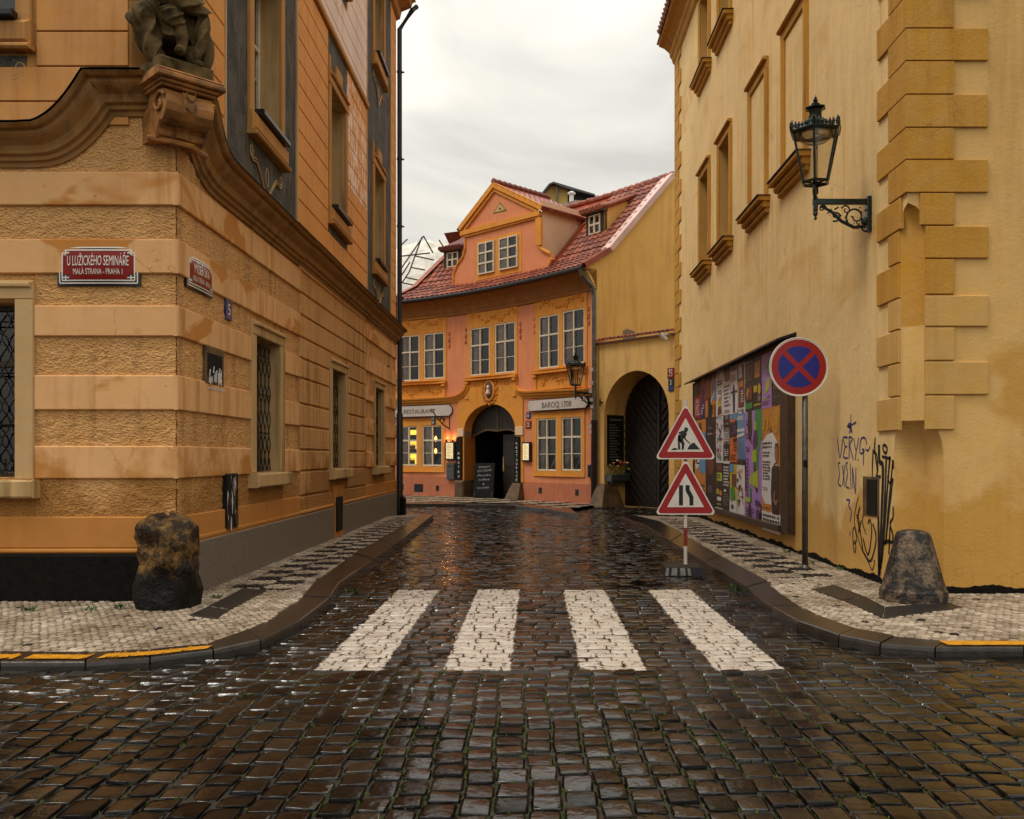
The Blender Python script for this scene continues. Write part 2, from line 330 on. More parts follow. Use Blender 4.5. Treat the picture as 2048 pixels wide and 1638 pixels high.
# ------------------------------------------------------------------ mesh helpers
class MB:
    def __init__(s): s.v = []; s.f = []; s.m = []; s.t = None
    def add(s, vs, fs, mi=0):
        o = len(s.v); s.v.extend(vs)
        for q in fs: s.f.append(tuple(i + o for i in q)); s.m.append(mi)
    def box(s, M, u0, u1, z0, z1, d0, d1, mi=0):
        s.add([M(u, z, d) for d in (d0, d1) for z in (z0, z1) for u in (u0, u1)],
              [(0, 1, 3, 2), (4, 5, 7, 6), (0, 1, 5, 4), (2, 3, 7, 6), (0, 2, 6, 4), (1, 3, 7, 5)], mi)
    def slab(s, M, u0, u1, z0, z1, d0, d1, bv=.008, mi=0):
        """a block proud of the wall with eased front edges"""
        e = d1 - bv
        s.add([M(u0, z0, d0), M(u1, z0, d0), M(u1, z1, d0), M(u0, z1, d0), M(u0, z0, e), M(u1, z0, e), M(u1, z1, e), M(u0, z1, e),
               M(u0 + bv, z0 + bv, d1), M(u1 - bv, z0 + bv, d1), M(u1 - bv, z1 - bv, d1), M(u0 + bv, z1 - bv, d1)],
              [(0, 1, 5, 4), (1, 2, 6, 5), (2, 3, 7, 6), (3, 0, 4, 7), (4, 5, 9, 8), (5, 6, 10, 9), (6, 7, 11, 10), (7, 4, 8, 11), (8, 9, 10, 11)], mi)
    def prism(s, M, pts, d0, d1, mi=0, bv=0):
        """polygon (u,z) pushed from d0 to d1"""
        n = len(pts); vs = [M(u, z, d0) for u, z in pts] + [M(u, z, d1) for u, z in pts]
        fs = [(i, (i + 1) % n, n + (i + 1) % n, n + i) for i in range(n)] + [tuple(range(n)), tuple(range(n, 2 * n))]
        s.add(vs, fs, mi)
    def tube(s, pts, r, n=6, mi=0, cap=True):
        pts = [Vector(p) for p in pts]; rs = r if isinstance(r, (list, tuple)) else [r] * len(pts)
        rings = []; up = Vector((.13, .31, .94))
        for i, p in enumerate(pts):
            t = (pts[min(i + 1, len(pts) - 1)] - pts[max(i - 1, 0)])
            if t.length < 1e-9: t = Vector((0, 0, 1))
            t.normalize(); a = t.cross(up)
            if a.length < .05: a = t.cross(Vector((1, 0, 0)))
            a.normalize(); b_ = t.cross(a)
            rings.append([tuple(p + (a * math.cos(2 * math.pi * k / n) + b_ * math.sin(2 * math.pi * k / n)) * rs[i]) for k in range(n)])
        vs = [q for g in rings for q in g]
        fs = [(i * n + k, i * n + (k + 1) % n, (i + 1) * n + (k + 1) % n, (i + 1) * n + k) for i in range(len(pts) - 1) for k in range(n)]
        if cap: fs += [tuple(range(n)), tuple(range((len(pts) - 1) * n, len(pts) * n))]
        s.add(vs, fs, mi)
    def lathe(s, c, prof, n=16, mi=0, rot=0, sq=None):
        c = Vector(c); vs = []
        for r, z in prof:
            for k in range(n):
                a = rot + 2 * math.pi * k / n
                vs.append((c.x + r * math.cos(a), c.y + r * math.sin(a), c.z + z))
        fs = [(i * n + k, i * n + (k + 1) % n, (i + 1) * n + (k + 1) % n, (i + 1) * n + k) for i in range(len(prof) - 1) for k in range(n)]
        fs += [tuple(range(n)), tuple(range((len(prof) - 1) * n, len(prof) * n))]
        s.add(vs, fs, mi)
    def sheet(s, rows, mi=0):
        n = len(rows[0]); vs = [p for r in rows for p in r]
        s.add(vs, [(i * n + k, i * n + k + 1, (i + 1) * n + k + 1, (i + 1) * n + k) for i in range(len(rows) - 1) for k in range(n - 1)], mi)
    def wall(s, M, u0, u1, z0, z1, holes, rev, mi=0, mr=None, du=None):
        us = {u0, u1}; zs = {z0, z1}
        for a, b_, c, d in holes: us |= {a, b_}; zs |= {c, d}
        if du:
            k = int((u1 - u0) / du)
            us |= {u0 + (u1 - u0) * i / k for i in range(1, k)}
        us = sorted(us); zs = sorted(zs); nz = len(zs)
        vs = [M(u, z, 0) for u in us for z in zs]; fs = []
        for i in range(len(us) - 1):
            for j in range(nz - 1):
                cu = (us[i] + us[i + 1]) / 2; cz = (zs[j] + zs[j + 1]) / 2
                if any(a < cu < b_ and c < cz < d for a, b_, c, d in holes): continue
                fs.append((i * nz + j, (i + 1) * nz + j, (i + 1) * nz + j + 1, i * nz + j + 1))
        s.add(vs, fs, mi)
        for a, b_, c, d in holes:
            q = [(a, c), (b_, c), (b_, d), (a, d)]
            s.add([M(u, z, 0) for u, z in q] + [M(u, z, -rev) for u, z in q],
                  [(i, (i + 1) % 4, 4 + (i + 1) % 4, 4 + i) for i in range(4)], mi if mr is None else mr)

def to_mesh(name, mb, mats, off=(0, 0, 0), smooth=False, recalc=True):
    me = bpy.data.meshes.new(name)
    ox, oy, oz = off
    me.from_pydata([(x - ox, y - oy, z - oz) for x, y, z in mb.v], [], mb.f)
    for q in mats: me.materials.append(MATS[q])
    if len(mats) > 1: me.polygons.foreach_set('material_index', mb.m)
    if recalc:
        bm = bmesh.new(); bm.from_mesh(me); bmesh.ops.recalc_face_normals(bm, faces=bm.faces); bm.to_mesh(me); bm.free()
    if smooth: me.polygons.foreach_set('use_smooth', [True] * len(me.polygons))
    if mb.t is not None:
        at = me.attributes.new('tint', 'FLOAT', 'POINT'); at.data.foreach_set('value', mb.t)
    me.update()
    return me
def root_loc(o):
    while o.parent: o = o.parent
    return o.location
def obj(name, mb, mats, parent=None, smooth=False, origin=None, recalc=True, **props):
    if isinstance(mats, str): mats = [mats]
    if parent is not None: off = tuple(root_loc(parent))
    else: off = origin if origin else (0, 0, 0)
    o = bpy.data.objects.new(name, to_mesh(name, mb, mats, off, smooth, recalc)); col.objects.link(o)
    if parent is not None: o.parent = parent
    else: o.location = off
    for k, v in props.items(): o[k] = v
    return o
def thing(name, label, cat, loc=(0, 0, 0), group=None):
    o = bpy.data.objects.new(name, None); col.objects.link(o); o.location = loc; o.empty_display_size = .2
    o['label'] = label; o['category'] = cat
    if group: o['group'] = group
    return o
def inst(name, me, parent, mw):
    """a piece that shares mesh data; mw is its world matrix"""
    o = bpy.data.objects.new(name, me); col.objects.link(o); o.parent = parent
    o.matrix_local = Matrix.Translation(-Vector(root_loc(parent))) @ mw
    return o

_tx = {}
def glyphs(body):
    if body not in _tx:
        c = bpy.data.curves.new('lettering', 'FONT'); c.body = body; c.resolution_u = 3
        o = bpy.data.objects.new('lettering', c); col.objects.link(o)
        me = bpy.data.meshes.new_from_object(o.evaluated_get(bpy.context.evaluated_depsgraph_get()))
        vs = [(v.co.x, v.co.y) for v in me.vertices]; fs = [tuple(p.vertices) for p in me.polygons]
        bpy.data.objects.remove(o); bpy.data.curves.remove(c); bpy.data.meshes.remove(me)
        _tx[body] = (vs, fs)
    return _tx[body]
def text(mb, M, body, uc, zc, h, w, d, mi=0, flip=1, slant=0):
    """lettering: h = height of the capitals, w = full width, centred on (uc, zc)"""
    vs, fs = glyphs(body)
    x0 = min(v[0] for v in vs); x1 = max(v[0] for v in vs); y0 = 0; y1 = .70
    mb.add([M(uc + flip * ((x - x0) / (x1 - x0) - .5) * w, zc + ((y - y0) / (y1 - y0) - .5) * h + slant * (x - x0), d) for x, y in vs], fs, mi)

# photo pixel -> position on a known wall or on the ground
XL, YL, XR, YR = -3.52, 9.07, 3.84, 9.53
PZ = .10                                             # pavement height
def LS(u, z, d): return (XL + d, u, z)               # left building, street side
def LF(u, z, d): return (u, YL - d, z)               # left building, front
def RS(u, z, d): return (XR - d, u, z)               # right building, street side
def RF(u, z, d): return (u, YR - d, z)               # right building, front
def yL(px): return -XL * F / (CX - px)
def yR(px): return XR * F / (px - CX)
def zY(py, y): return CAMZ + (CY - py) / F * y
def zL(px, py): return zY(py, yL(px))
def zR(px, py): return zY(py, yR(px))
def xY(px, y): return (px - CX) / F * y
def G(px, py, z=0.0):
    y = F * (CAMZ - z) / (py - CY); return (xY(px, y), y)
def GP(pts, z=PZ): return [G(a, b, z) for a, b in pts]
def flat(x, y, z): return (x, z, y)
def H(u, z, d): return (u, z, d)                     # a map for things laid on the ground: (x, y) and height
def inpoly(x, y, poly):
    c = False; n = len(poly); j = n - 1
    for i in range(n):
        xi, yi = poly[i]; xj, yj = poly[j]
        if (yi > y) != (yj > y) and x < (xj - xi) * (y - yi) / (yj - yi) + xi: c = not c
        j = i
    return c
# ------------------------------------------------------------------ far house front: a gently curved line in plan
def fY(x): return 29.964 - 1.15426 * x - .06404 * x * x
_fx = np.linspace(-9, 2.4, 600); _fy = fY(_fx)
_fs = np.concatenate([[0], np.cumsum(np.hypot(np.diff(_fx), np.diff(_fy)))])
def fpos(s):
    x = float(np.interp(s, _fs, _fx)); y = fY(x)
    dx, dy = 1.0, -1.15426 - .12808 * x; l = math.hypot(dx, dy)
    return x, y, dx / l, dy / l
def BF(s, z, d):
    x, y, tx, ty = fpos(s)
    return (x + ty * d, y - tx * d, z)                # outward = towards the camera
_fk = _fx / _fy
def sB(px): return float(np.interp((px - CX) / F, _fk, _fs))
def zB(px, py):
    x, y, _, _ = fpos(sB(px)); return zY(py, y)
S_END = sB(1194)
GX0, GY0, _, _ = fpos(S_END)
GX1, GY1 = XR, 25.3
GLEN = math.hypot(GX1 - GX0, GY1 - GY0); GTX, GTY = (GX1 - GX0) / GLEN, (GY1 - GY0) / GLEN
def GW(u, z, d): return (GX0 + GTX * u + GTY * d, GY0 + GTY * u - GTX * d, z)
def uG(px):
    k = (px - CX) / F; return (k * GY0 - GX0) / (GTX - k * GTY)
def zG(px, py): return zY(py, GY0 + GTY * uG(px))

# ------------------------------------------------------------------ ground, kerbs, pavements
mb = MB(); mb.add([(-400, -60, -.06), (400, -60, -.06), (400, 900, -.06), (-400, 900, -.06)], [(0, 1, 2, 3)])
obj('ground', mb, 'ground_dirt', kind='structure')
def lift(x, y):                                       # the carriageway rises to the corner kerbs
    sm = lambda t: max(0, min(1, t)) ** 2 * (3 - 2 * max(0, min(1, t)))
    return (.048 * sm((-1.2 - x) / 1.8) + .030 * sm((x - 1.2) / 1.8)) * sm((8.6 - y) / 2.0)
mb = MB(); mb.sheet([[(x, y, -.0085 + lift(x, y)) for x in np.linspace(-12, 12, 97)] for y in list(np.linspace(0, 9, 37)) + [20, 45]])
road = obj('road', mb, 'mortar', kind='structure')

LO = GP([(-420, 1324), (0, 1324), (171, 1324), (300, 1316), (427, 1300), (521, 1280), (603, 1238), (661, 1194), (680, 1164), (746, 1118), (802, 1080), (866, 1030)])
LI = GP([(-420, 1302), (0, 1302), (171, 1304), (300, 1298), (415, 1287), (497, 1258), (544, 1235), (606, 1192), (632, 1162), (710, 1106), (780, 1066), (846, 1027)])
RO = GP([(1240, 1033), (1291, 1050), (1341, 1082), (1382, 1107), (1443, 1142), (1494, 1173), (1514, 1193), (1542, 1211), (1595, 1241), (1677, 1269), (1760, 1286), (1870, 1294), (2048, 1294), (2500, 1294)])
RI = GP([(1268, 1030), (1318, 1042), (1365, 1066), (1410, 1094), (1475, 1130), (1535, 1162), (1562, 1188), (1598, 1211), (1650, 1235), (1710, 1256), (1790, 1271), (1890, 1281), (2048, 1282), (2500, 1282)])
BO = GP([(700, 1006.5), (805, 1006.5), (930, 1007.5), (1030, 1010), (1085, 1016), (1120, 1022), (1157, 1028)])
BI = GP([(700, 1002.5), (805, 1003), (930, 1004), (1030, 1006), (1085, 1011), (1115, 1016), (1140, 1016.5)])

def pavement(name, out, inn, far, bars, kerb_z=PZ, pitch=.072, ang=0, seed=1):
    """far: closing line along the wall, from the end of inn back to its start"""
    rnd = random.Random(seed)
    walk = inn + far
    mb = MB(); n = len(walk)
    mb.add([(x, y, kerb_z - .022) for x, y in walk], [tuple(range(n))])
    p = obj(name, mb, 'sett_bed', kind='structure')
    # kerb stones, one block each
    for i in range(len(out) - 1):
        a, b_, c, d = map(Vector, (out[i], out[i + 1], inn[i], inn[i + 1]))
        L = (b_ - a).length; k = max(1, round(L / 1.05))
        for q in range(k):
            t0 = q / k + .006 / L; t1 = (q + 1) / k - .006 / L
            A, B_ = a.lerp(b_, t0), a.lerp(b_, t1); C, D = c.lerp(d, t0), c.lerp(d, t1)
            h = kerb_z + rnd.uniform(-.004, .004)
            def qd(s, z): e0 = A.lerp(C, s); e1 = B_.lerp(D, s); return [(e0.x, e0.y, z), (e1.x, e1.y, z)]
            w = (C - A).length; bv = min(.3, .022 / max(w, .05))
            rows = [qd(-.02, -.05), qd(0, h - .03), qd(bv * .35, h - .008), qd(bv, h), qd(1, h), qd(1, -.05)]
            m2 = MB(); m2.sheet(rows); m2.add([r[0] for r in rows], [tuple(range(6))]); m2.add([r[1] for r in rows], [tuple(range(6))])
            obj('kerb_stone', m2, 'kerb_stone', p)
    # mosaic of small setts
    xs = [q[0] for q in walk]; ys = [q[1] for q in walk]
    mb = MB(); tint = []
    ca, sa = math.cos(ang), math.sin(ang); cxm, cym = sum(xs) / n, sum(ys) / n
    Rr = max(max(xs) - min(xs), max(ys) - min(ys))
    x0, x1, y0, y1 = max(min(xs), -8), min(max(xs), 8), min(ys), max(ys)
    nx = int(Rr / pitch)
    for i in range(-nx, nx):
        for j in range(-nx, nx):
            gx = i * pitch + (pitch * .5 if j % 2 else 0); gy = j * pitch
            x = cxm + gx * ca - gy * sa; y = cym + gx * sa + gy * ca
            x += .014 * math.sin(y * 2.1 + seed) + rnd.uniform(-.006, .006); y += .014 * math.sin(x * 1.7 + seed) + rnd.uniform(-.006, .006)
            if not (x0 <= x <= x1 and y0 <= y <= y1) or not inpoly(x, y, walk): continue
            hx = pitch * .5 * rnd.uniform(.74, .90); hy = pitch * .5 * rnd.uniform(.74, .90); z = kerb_z + rnd.uniform(-.006, .002)
            r_ = rnd.uniform(-.12, .12) + ang; cr_, sr_ = math.cos(r_), math.sin(r_)
            pts = []
            for e, zz in ((1.0, z - .02), (1.0, z - .005), (.72, z)):
                for ux, uy in ((-1, -1), (1, -1), (1, 1), (-1, 1)):
                    ux *= hx * e; uy *= hy * e; pts.append((x + ux * cr_ - uy * sr_, y + ux * sr_ + uy * cr_, zz))
            fs = [(a_ + k, a_ + (k + 1) % 4, a_ + 4 + (k + 1) % 4, a_ + 4 + k) for a_ in (0, 4) for k in range(4)] + [(8, 9, 10, 11)]
            mb.add(pts, fs)
            dk = bars(x, y); t_ = rnd.uniform(.86, 1) if dk else (rnd.random() * .78 if rnd.random() > .012 else .93)
            tint += [t_] * 12
    mb.t = tint
    obj('mosaic_setts', mb, 'sett', p, recalc=False, kind='stuff')
    return p
def bars_left(x, y):
    if not (9.75 < y < 21.7): return False
    k = int(y / .31) % 2
    return (-3.27 < x < -2.93 and k == 0) or (-2.93 < x < -2.60 and k == 1)
def bars_right(x, y):
    if not (10.75 < y < 21.2): return False
    k = int(y / .31) % 2
    return (2.82 < x < 3.16 and k == 0) or (3.16 < x < 3.5 and k == 1)
def bars_far(x, y):
    k = (x * .66 - y * .75) % 1.1; return k < .45
pav_l = pavement('pavement', LO, LI, [(XL, 21.8), (XL, YL), (-9, YL)], bars_left, ang=.05, seed=3, pitch=.066)
pav_r = pavement('pavement', RO, RI, [(8.5, YR), (XR, YR), (XR, 21.5)], bars_right, ang=-.04, seed=5, pitch=.066)
fwall = [BF(s, 0, 0)[:2] for s in np.linspace(S_END, sB(690), 10)]
pav_f = pavement('pavement', BO, BI, fwall, bars_far, pitch=.13, ang=-.75, seed=8)

def slab_on(p, pts, z=PZ + .002):
    q = GP(pts, PZ); mb = MB(); n = len(q); c = (sum(a for a, _ in q) / n, sum(b_ for _, b_ in q) / n)
    inn = [(c[0] + (a - c[0]) * .985, c[1] + (b_ - c[1]) * .985) for a, b_ in q]
    mb.add([(a, b_, z - .03) for a, b_ in q] + [(a, b_, z + .001) for a, b_ in q] + [(a, b_, z + .004) for a, b_ in inn],
           [(k, (k + 1) % n, n + (k + 1) % n, n + k) for k in range(n)] + [(n + k, n + (k + 1) % n, 2 * n + (k + 1) % n, 2 * n + k) for k in range(n)] + [tuple(range(2 * n, 3 * n))])
    obj('paving_slab', mb, 'dark_slab', p)
slab_on(pav_l, [(419, 1212), (488, 1176), (531, 1182), (463, 1218)])
slab_on(pav_l, [(378, 1231), (416, 1214), (460, 1220), (434, 1238)])
slab_on(pav_r, [(1623, 1179), (1667, 1170), (1725, 1192), (1687, 1201)])
slab_on(pav_r, [(1690, 1202), (1728, 1193), (1769, 1214), (1765, 1236)])
slab_on(pav_r, [(1766, 1237), (1770, 1214.5), (1899, 1206), (1926, 1215)])
# yellow line painted on the front kerbs
def kerb_line(p, o, i, t0, t1, seed, x0, x1):
    mb = MB(); rnd = random.Random(seed)
    n = 60; r0 = []; r1 = []
    xs = np.linspace(x0, x1, n)
    oo = sorted(o); ii = sorted(i)
    yo = np.interp(xs, [a for a, _ in oo], [b_ for _, b_ in oo]); yi = np.interp(xs, [a for a, _ in ii], [b_ for _, b_ in ii])
    for k in range(n - 1):
        j0 = rnd.uniform(-.03, .03) + (.12 if rnd.random() < .06 else 0)
        mb.add([(xs[k], yo[k] + (yi[k] - yo[k]) * (t0 + j0), PZ + .0075), (xs[k + 1], yo[k + 1] + (yi[k + 1] - yo[k + 1]) * (t0 + j0), PZ + .0075),
                (xs[k + 1], yo[k + 1] + (yi[k + 1] - yo[k + 1]) * (t1 + j0), PZ + .0075), (xs[k], yo[k] + (yi[k] - yo[k]) * (t1 + j0), PZ + .0075)], [(0, 1, 2, 3)])
    obj('painted_line', mb, 'yellow_paint', p, recalc=False)
kerb_line(pav_l, LO[:5], LI[:5], .22, .62, 1, G(190, 1320, PZ)[0], G(412, 1300, PZ)[0])
kerb_line(pav_l, LO[:5], LI[:5], .22, .62, 2, G(44, 1320, PZ)[0], G(166, 1320, PZ)[0])
kerb_line(pav_l, LO[:5], LI[:5], .22, .62, 3, G(-300, 1320, PZ)[0], G(22, 1320, PZ)[0])
kerb_line(pav_r, RO[11:], RI[11:], .2, .85, 4, G(1893, 1290, PZ)[0], G(2400, 1290, PZ)[0])

# ------------------------------------------------------------------ cobbles
rnd = random.Random(11)
NV = 24; GR = 6; GL = (-1, -.82, -.3, .3, .82, 1)
variants = []
for v in range(NV):
    vs = []; tx_, ty_ = rnd.uniform(-.0035, .0035), rnd.uniform(-.005, .005)
    for j in range(GR):
        for i in range(GR):
            x = GL[i]; y = GL[j]
            k = 1 - .07 * (abs(x) ** 4) * (abs(y) ** 4)
            z = -.0026 * (abs(x) ** 6) - .003 * (abs(y) ** 6) + rnd.uniform(-.0016, .0016) + tx_ * x + ty_ * y
            vs.append((x * .5 * k + rnd.uniform(-.018, .018), y * .5 * k + rnd.uniform(-.018, .018), z))
    edge = [j * GR + i for j, i in [(0, i) for i in range(GR)] + [(j, GR - 1) for j in range(1, GR)] + [(GR - 1, i) for i in range(GR - 2, -1, -1)] + [(j, 0) for j in range(GR - 2, 0, -1)]]
    base = len(vs)
    for e_ in edge: vs.append((vs[e_][0] * 1.03, vs[e_][1] * 1.03, -.06))
    fs = [(j * GR + i, j * GR + i + 1, (j + 1) * GR + i + 1, (j + 1) * GR + i) for j in range(GR - 1) for i in range(GR - 1)]
    ne = len(edge)
    fs += [(edge[k], base + k, base + (k + 1) % ne, edge[(k + 1) % ne]) for k in range(ne)]
    variants.append((np.array(vs), fs))
L_all = LO + [(XL - .3, 21.9), (XL - .3, YL), (-12, YL)]; R_all = RO + [(12, YR), (XR + .3, YR), (XR + .3, 21.5)]
B_all = BO + [BI[-1]] + fwall
stones = []                                          # x, y, z, w, l, rot
x = -7.6
while x < 7.6:
    cw = rnd.uniform(.134, .162); y = 3.0 + rnd.uniform(0, .12)
    while y < 6.9:
        L = rnd.uniform(.145, .215); yc = y + L / 2; xc = x + cw / 2 + .02 * math.sin(yc * 1.9) + .012 * math.sin(yc * 5 + x)
        lim = 6.50 + .02 * math.sin(xc * 3)
        if yc < lim and not inpoly(xc, yc + .05, L_all) and not inpoly(xc, yc + .05, R_all):
            stones.append((xc, yc, rnd.uniform(-.004, .005), cw - .012, L - .010, rnd.uniform(-.05, .05)))
        y += L
    x += cw
y = 6.52
while y < 33:
    rw = rnd.uniform(.135, .165); x = -7.5 + rnd.uniform(0, .2)
    while x < 5.5:
        L = rnd.uniform(.155, .25); xc = x + L / 2; yc = y + rw / 2 + .012 * math.sin(xc * 2.3 + y) - .006 * xc * xc * (1 if y > 7 else 0)
        if xc > -4 or yc > 22:
            if yc < (fY(xc) if xc < 1.9 else 27.6) - .1 and not any(inpoly(xc, yc, q) for q in (L_all, R_all, B_all)):
                stones.append((xc, yc, rnd.uniform(-.004, .004), L - .011, rw - .011, rnd.uniform(-.04, .04)))
        x += L
    y += rw
stones = [(s[0], s[1], s[2] + lift(s[0], s[1]), s[3] + (.004 if s[1] < 6.5 else .002), s[4] + (.003 if s[1] < 6.5 else .002), s[5]) for s in stones]
def in_view(s):
    px = CX + F * s[0] / s[1]; py = CY + F * CAMZ / s[1]
    return 0 < px < 2048 and py < 1638
big = sorted([s for s in stones if in_view(s)], key=lambda s: s[1])[:300]; bigset = set(map(id, big))
vmesh = []
for vs, fs in variants:
    mb = MB(); mb.v = [tuple(q) for q in vs]; mb.f = list(fs); mb.m = [0] * len(fs)
    vmesh.append(to_mesh('cobblestone', mb, ['cobble'], smooth=True, recalc=False))
for k, s in enumerate(big):
    inst('cobblestone', vmesh[k * 7 % NV], road, Matrix.Translation((s[0], s[1], s[2])) @ Matrix.Rotation(s[5], 4, 'Z') @ Matrix.Diagonal((s[3], s[4], 1, 1)))
av = []; af = []; tint = []; o_ = 0
for s in stones:
    if id(s) in bigset: continue
    vs, fs = variants[rnd.randrange(NV)]
    c_, s_ = math.cos(s[5]), math.sin(s[5]); xx = vs[:, 0] * s[3]; yy = vs[:, 1] * s[4]
    av.append(np.stack([s[0] + xx * c_ - yy * s_, s[1] + xx * s_ + yy * c_, vs[:, 2] + s[2]], 1))
    af.extend([tuple(i + o_ for i in q) for q in fs]); tint += [rnd.random()] * len(vs); o_ += len(vs)
mb = MB(); mb.v = [tuple(q) for q in np.concatenate(av)]; mb.f = af; mb.m = [0] * len(af); mb.t = tint
obj('cobblestones', mb, 'cobble', road, smooth=True, recalc=False, kind='stuff')
# rain water standing between the stones of the side street
mb = MB(); nx_, ny_ = 2, 2
mb.add([(-9, 10.5, -.0025), (3.6, 10.5, -.0025), (3.6, 31, -.0025), (-9, 31, -.0025)], [(0, 1, 2, 3)])
mb.add([(-2.2, 6.6, -.008), (2.2, 6.6, -.008), (2.2, 10.49, -.008), (-2.2, 10.49, -.008)], [(0, 1, 2, 3)])
obj('water', mb, 'water', recalc=False, kind='structure')
# moss in the joints of the near cobbles
mb = MB()
for k in range(6500):
    s = rnd.choice(stones[:1400])
    if s[1] > 6.7 or rnd.random() > .35 + .5 * (math.sin(s[0] * 1.3 + 1) > -.2): continue
    sd = rnd.choice((-1, 1)); cxm = s[0] + sd * (s[3] / 2 + .007); cym = s[1] + rnd.uniform(-.5, .5) * s[4]
    if rnd.random() < .2: cxm = s[0] + rnd.uniform(-.5, .5) * s[3]; cym = s[1] + sd * (s[4] / 2 + .006)
    for b_ in range(3):
        a = rnd.uniform(0, 6.28); r = rnd.uniform(.004, .010); h = rnd.uniform(-.004, .008)
        px, py = cxm + rnd.uniform(-.008, .008), cym + rnd.uniform(-.012, .012)
        hl = lift(s[0], s[1]); h += hl
        mb.add([(px + r * math.cos(a), py + r * math.sin(a), -.02 + hl), (px - r * math.cos(a), py - r * math.sin(a), -.02 + hl), (px + r * .5 * math.sin(a), py, h), (px + r * math.sin(a), py + r * math.cos(a), h - .006)], [(0, 1, 2), (1, 3, 2)])
obj('moss', mb, 'moss', recalc=False, kind='stuff', label='green moss growing in the joints of the near cobbles')
# ------------------------------------------------------------------ left corner building
lb = thing('corner_building', 'orange baroque building with banded plaster, grey window panels and a corner statue console', 'building', (XL, YL, 0))
YE = 23.3; ZT = 12.9; ZC = 4.36                       # far end, eaves, underside of the string course
W1, W2, W3 = 12.1, 16.45, 20.75                       # window axes along the street
GO = .55                                             # half width of ground-floor openings
gz0, gz1 = 1.30, 3.02
uz0, uz1 = 5.82, 7.86; tz0, tz1 = 10.35, 12.2
UO = .62
fu0, fu1 = -6.35, -5.08                              # front window opening
# courses of the ground floor (z of the joints), read off the front
cz = [zY(q, YL) for q in (1096, 1033, 957, 892, 820, 751, 673, 612, 548, 480, 412, 346, 285)]
cz[-1] = ZC + .5; ZS_ = 4.62
mb = MB()
mb.wall(LS, YL, YE, -.05, ZC + .3, [(c - GO, c + GO, gz0, gz1) for c in (W1, W2, W3)], .34, 0, 1)
mb.wall(LF, -9.5, XL, -.05, ZC + .3, [(fu0, fu1, gz0, gz1)], .34, 0, 1)
mb.wall(LF, XL - .44, XL, ZC + .3, ZC + .62, [], 0); mb.wall(LS, YL, YL + .44, ZC + .3, ZC + .62, [], 0); mb.add([(XL - .44, YL, ZC + .62), (XL, YL, ZC + .62), (XL, YL + .44, ZC + .62)], [(0, 1, 2)])
obj('ground_floor_wall', mb, ['rough_orange', 'surround'], lb)
CH = .44                                             # corner cut above the string course
mb = MB()
mb.wall(LS, YL + CH, YE, ZC + .3, ZT, [(c - UO, c + UO, uz0, uz1) for c in (W1, W2, W3)] + [(c - UO, c + UO, tz0, tz1) for c in (W1, W2, W3)], .36, 0, 1)
mb.wall(LF, -9.5, XL - CH, ZC + .3, ZT, [(fu0, fu1, uz0, uz1), (fu0, fu1, tz0, tz1)], .36, 2, 1)
mb.add([(XL - CH, YL, ZC + .3), (XL, YL + CH, ZC + .3), (XL, YL + CH, ZT), (XL - CH, YL, ZT)], [(0, 1, 2, 3)], 2)
obj('upper_wall', mb, ['grey_render', 'surround', 'moulding'], lb)
mb = MB(); mb.add([(XL - .02, YE, 0), (-9.5, YE, 0), (-9.5, YE, ZT), (XL - .02, YE, ZT)], [(0, 1, 2, 3)])
mb.add([(-9.5, YL, 0), (-9.5, YE, 0), (-9.5, YE, ZT), (-9.5, YL, ZT)], [(0, 1, 2, 3)])
obj('rear_wall', mb, 'front_orange', lb)
# roof edge: boxed eaves and roof slab
mb = MB(); 
pr = [(0, ZT - .35), (.10, ZT - .30), (.14, ZT - .12), (.38, ZT - .02), (.42, ZT + .10), (.50, ZT + .14)]
mb.sheet([[LS(YL + CH - .5, z, d), LS(YE + .15, z, d)] for d, z in pr], 0)
mb.add([LS(YE + .15, z, d) for d, z in pr] + [LS(YE + .15, ZT + .14, -.1)], [tuple(range(7))], 0)
mb.sheet([[LF(-9.5, z, d), LF(XL - CH + .5, z, d)] for d, z in pr], 0)
mb.add([(XL + .5, YL - .5, ZT + .141), (XL + .5, YE + .2, ZT + .141), (-9.5, YE + .2, ZT + 1.6), (-9.5, YL - .5, ZT + 1.6)], [(0, 1, 2, 3)], 1)
obj('roof', mb, ['moulding', 'flash_red'], lb)

def spans(a, b_, cuts):
    out = []; c0 = a
    for l, r in sorted(cuts):
        if r <= c0 or l >= b_: continue
        if l > c0: out.append((c0, min(l, b_)))
        c0 = max(c0, r)
    if c0 < b_: out.append((c0, b_))
    return [q for q in out if q[1] - q[0] > .03]
FRW = .185                                           # width of stone window surrounds
gcuts = [(c - GO - FRW, c + GO + FRW) for c in (W1, W2, W3)]
def band(M, a, b_, z0, z1, d, mat, name='stone_band', bv=.01, hold=0):
    m_ = MB(); m_.slab(M, a, b_, z0, z1, -.01, d, bv); obj(name, m_, mat, lb)
YA, YB_ = yL(596), yL(729)
for k in range(0, 12):
    z0, z1 = cz[k], cz[k + 1]
    smooth = k % 2 == 0
    wz = lambda lo, hi: not (z1 <= lo or z0 >= hi)
    cut = gcuts if wz(gz0 - .2, gz1 + .2) else []
    fcut = [(fu0 - FRW, fu1 + FRW)] if wz(gz0 - .2, gz1 + .27) else []
    if k == 11: continue
    if smooth:
        for a, b_ in spans(YL + .0, YA, cut): band(LS, a if a > YL + .01 else YL - .04, b_, z0, z1, .04, 'smooth_orange')
        for a, b_ in spans(YB_, YE, cut): band(LS, a, b_, z0, z1, .04, 'smooth_orange')
        for a, b_ in spans(-9.5, XL - .001, fcut): band(LF, a, b_, z0, z1, .04, 'smooth_orange')
    for a, b_ in spans(YA + .012, YB_ - .012, cut): band(LS, a, b_, z0 + .012, z1 - .012, .03, 'rough_orange', 'plaster_block', .015)
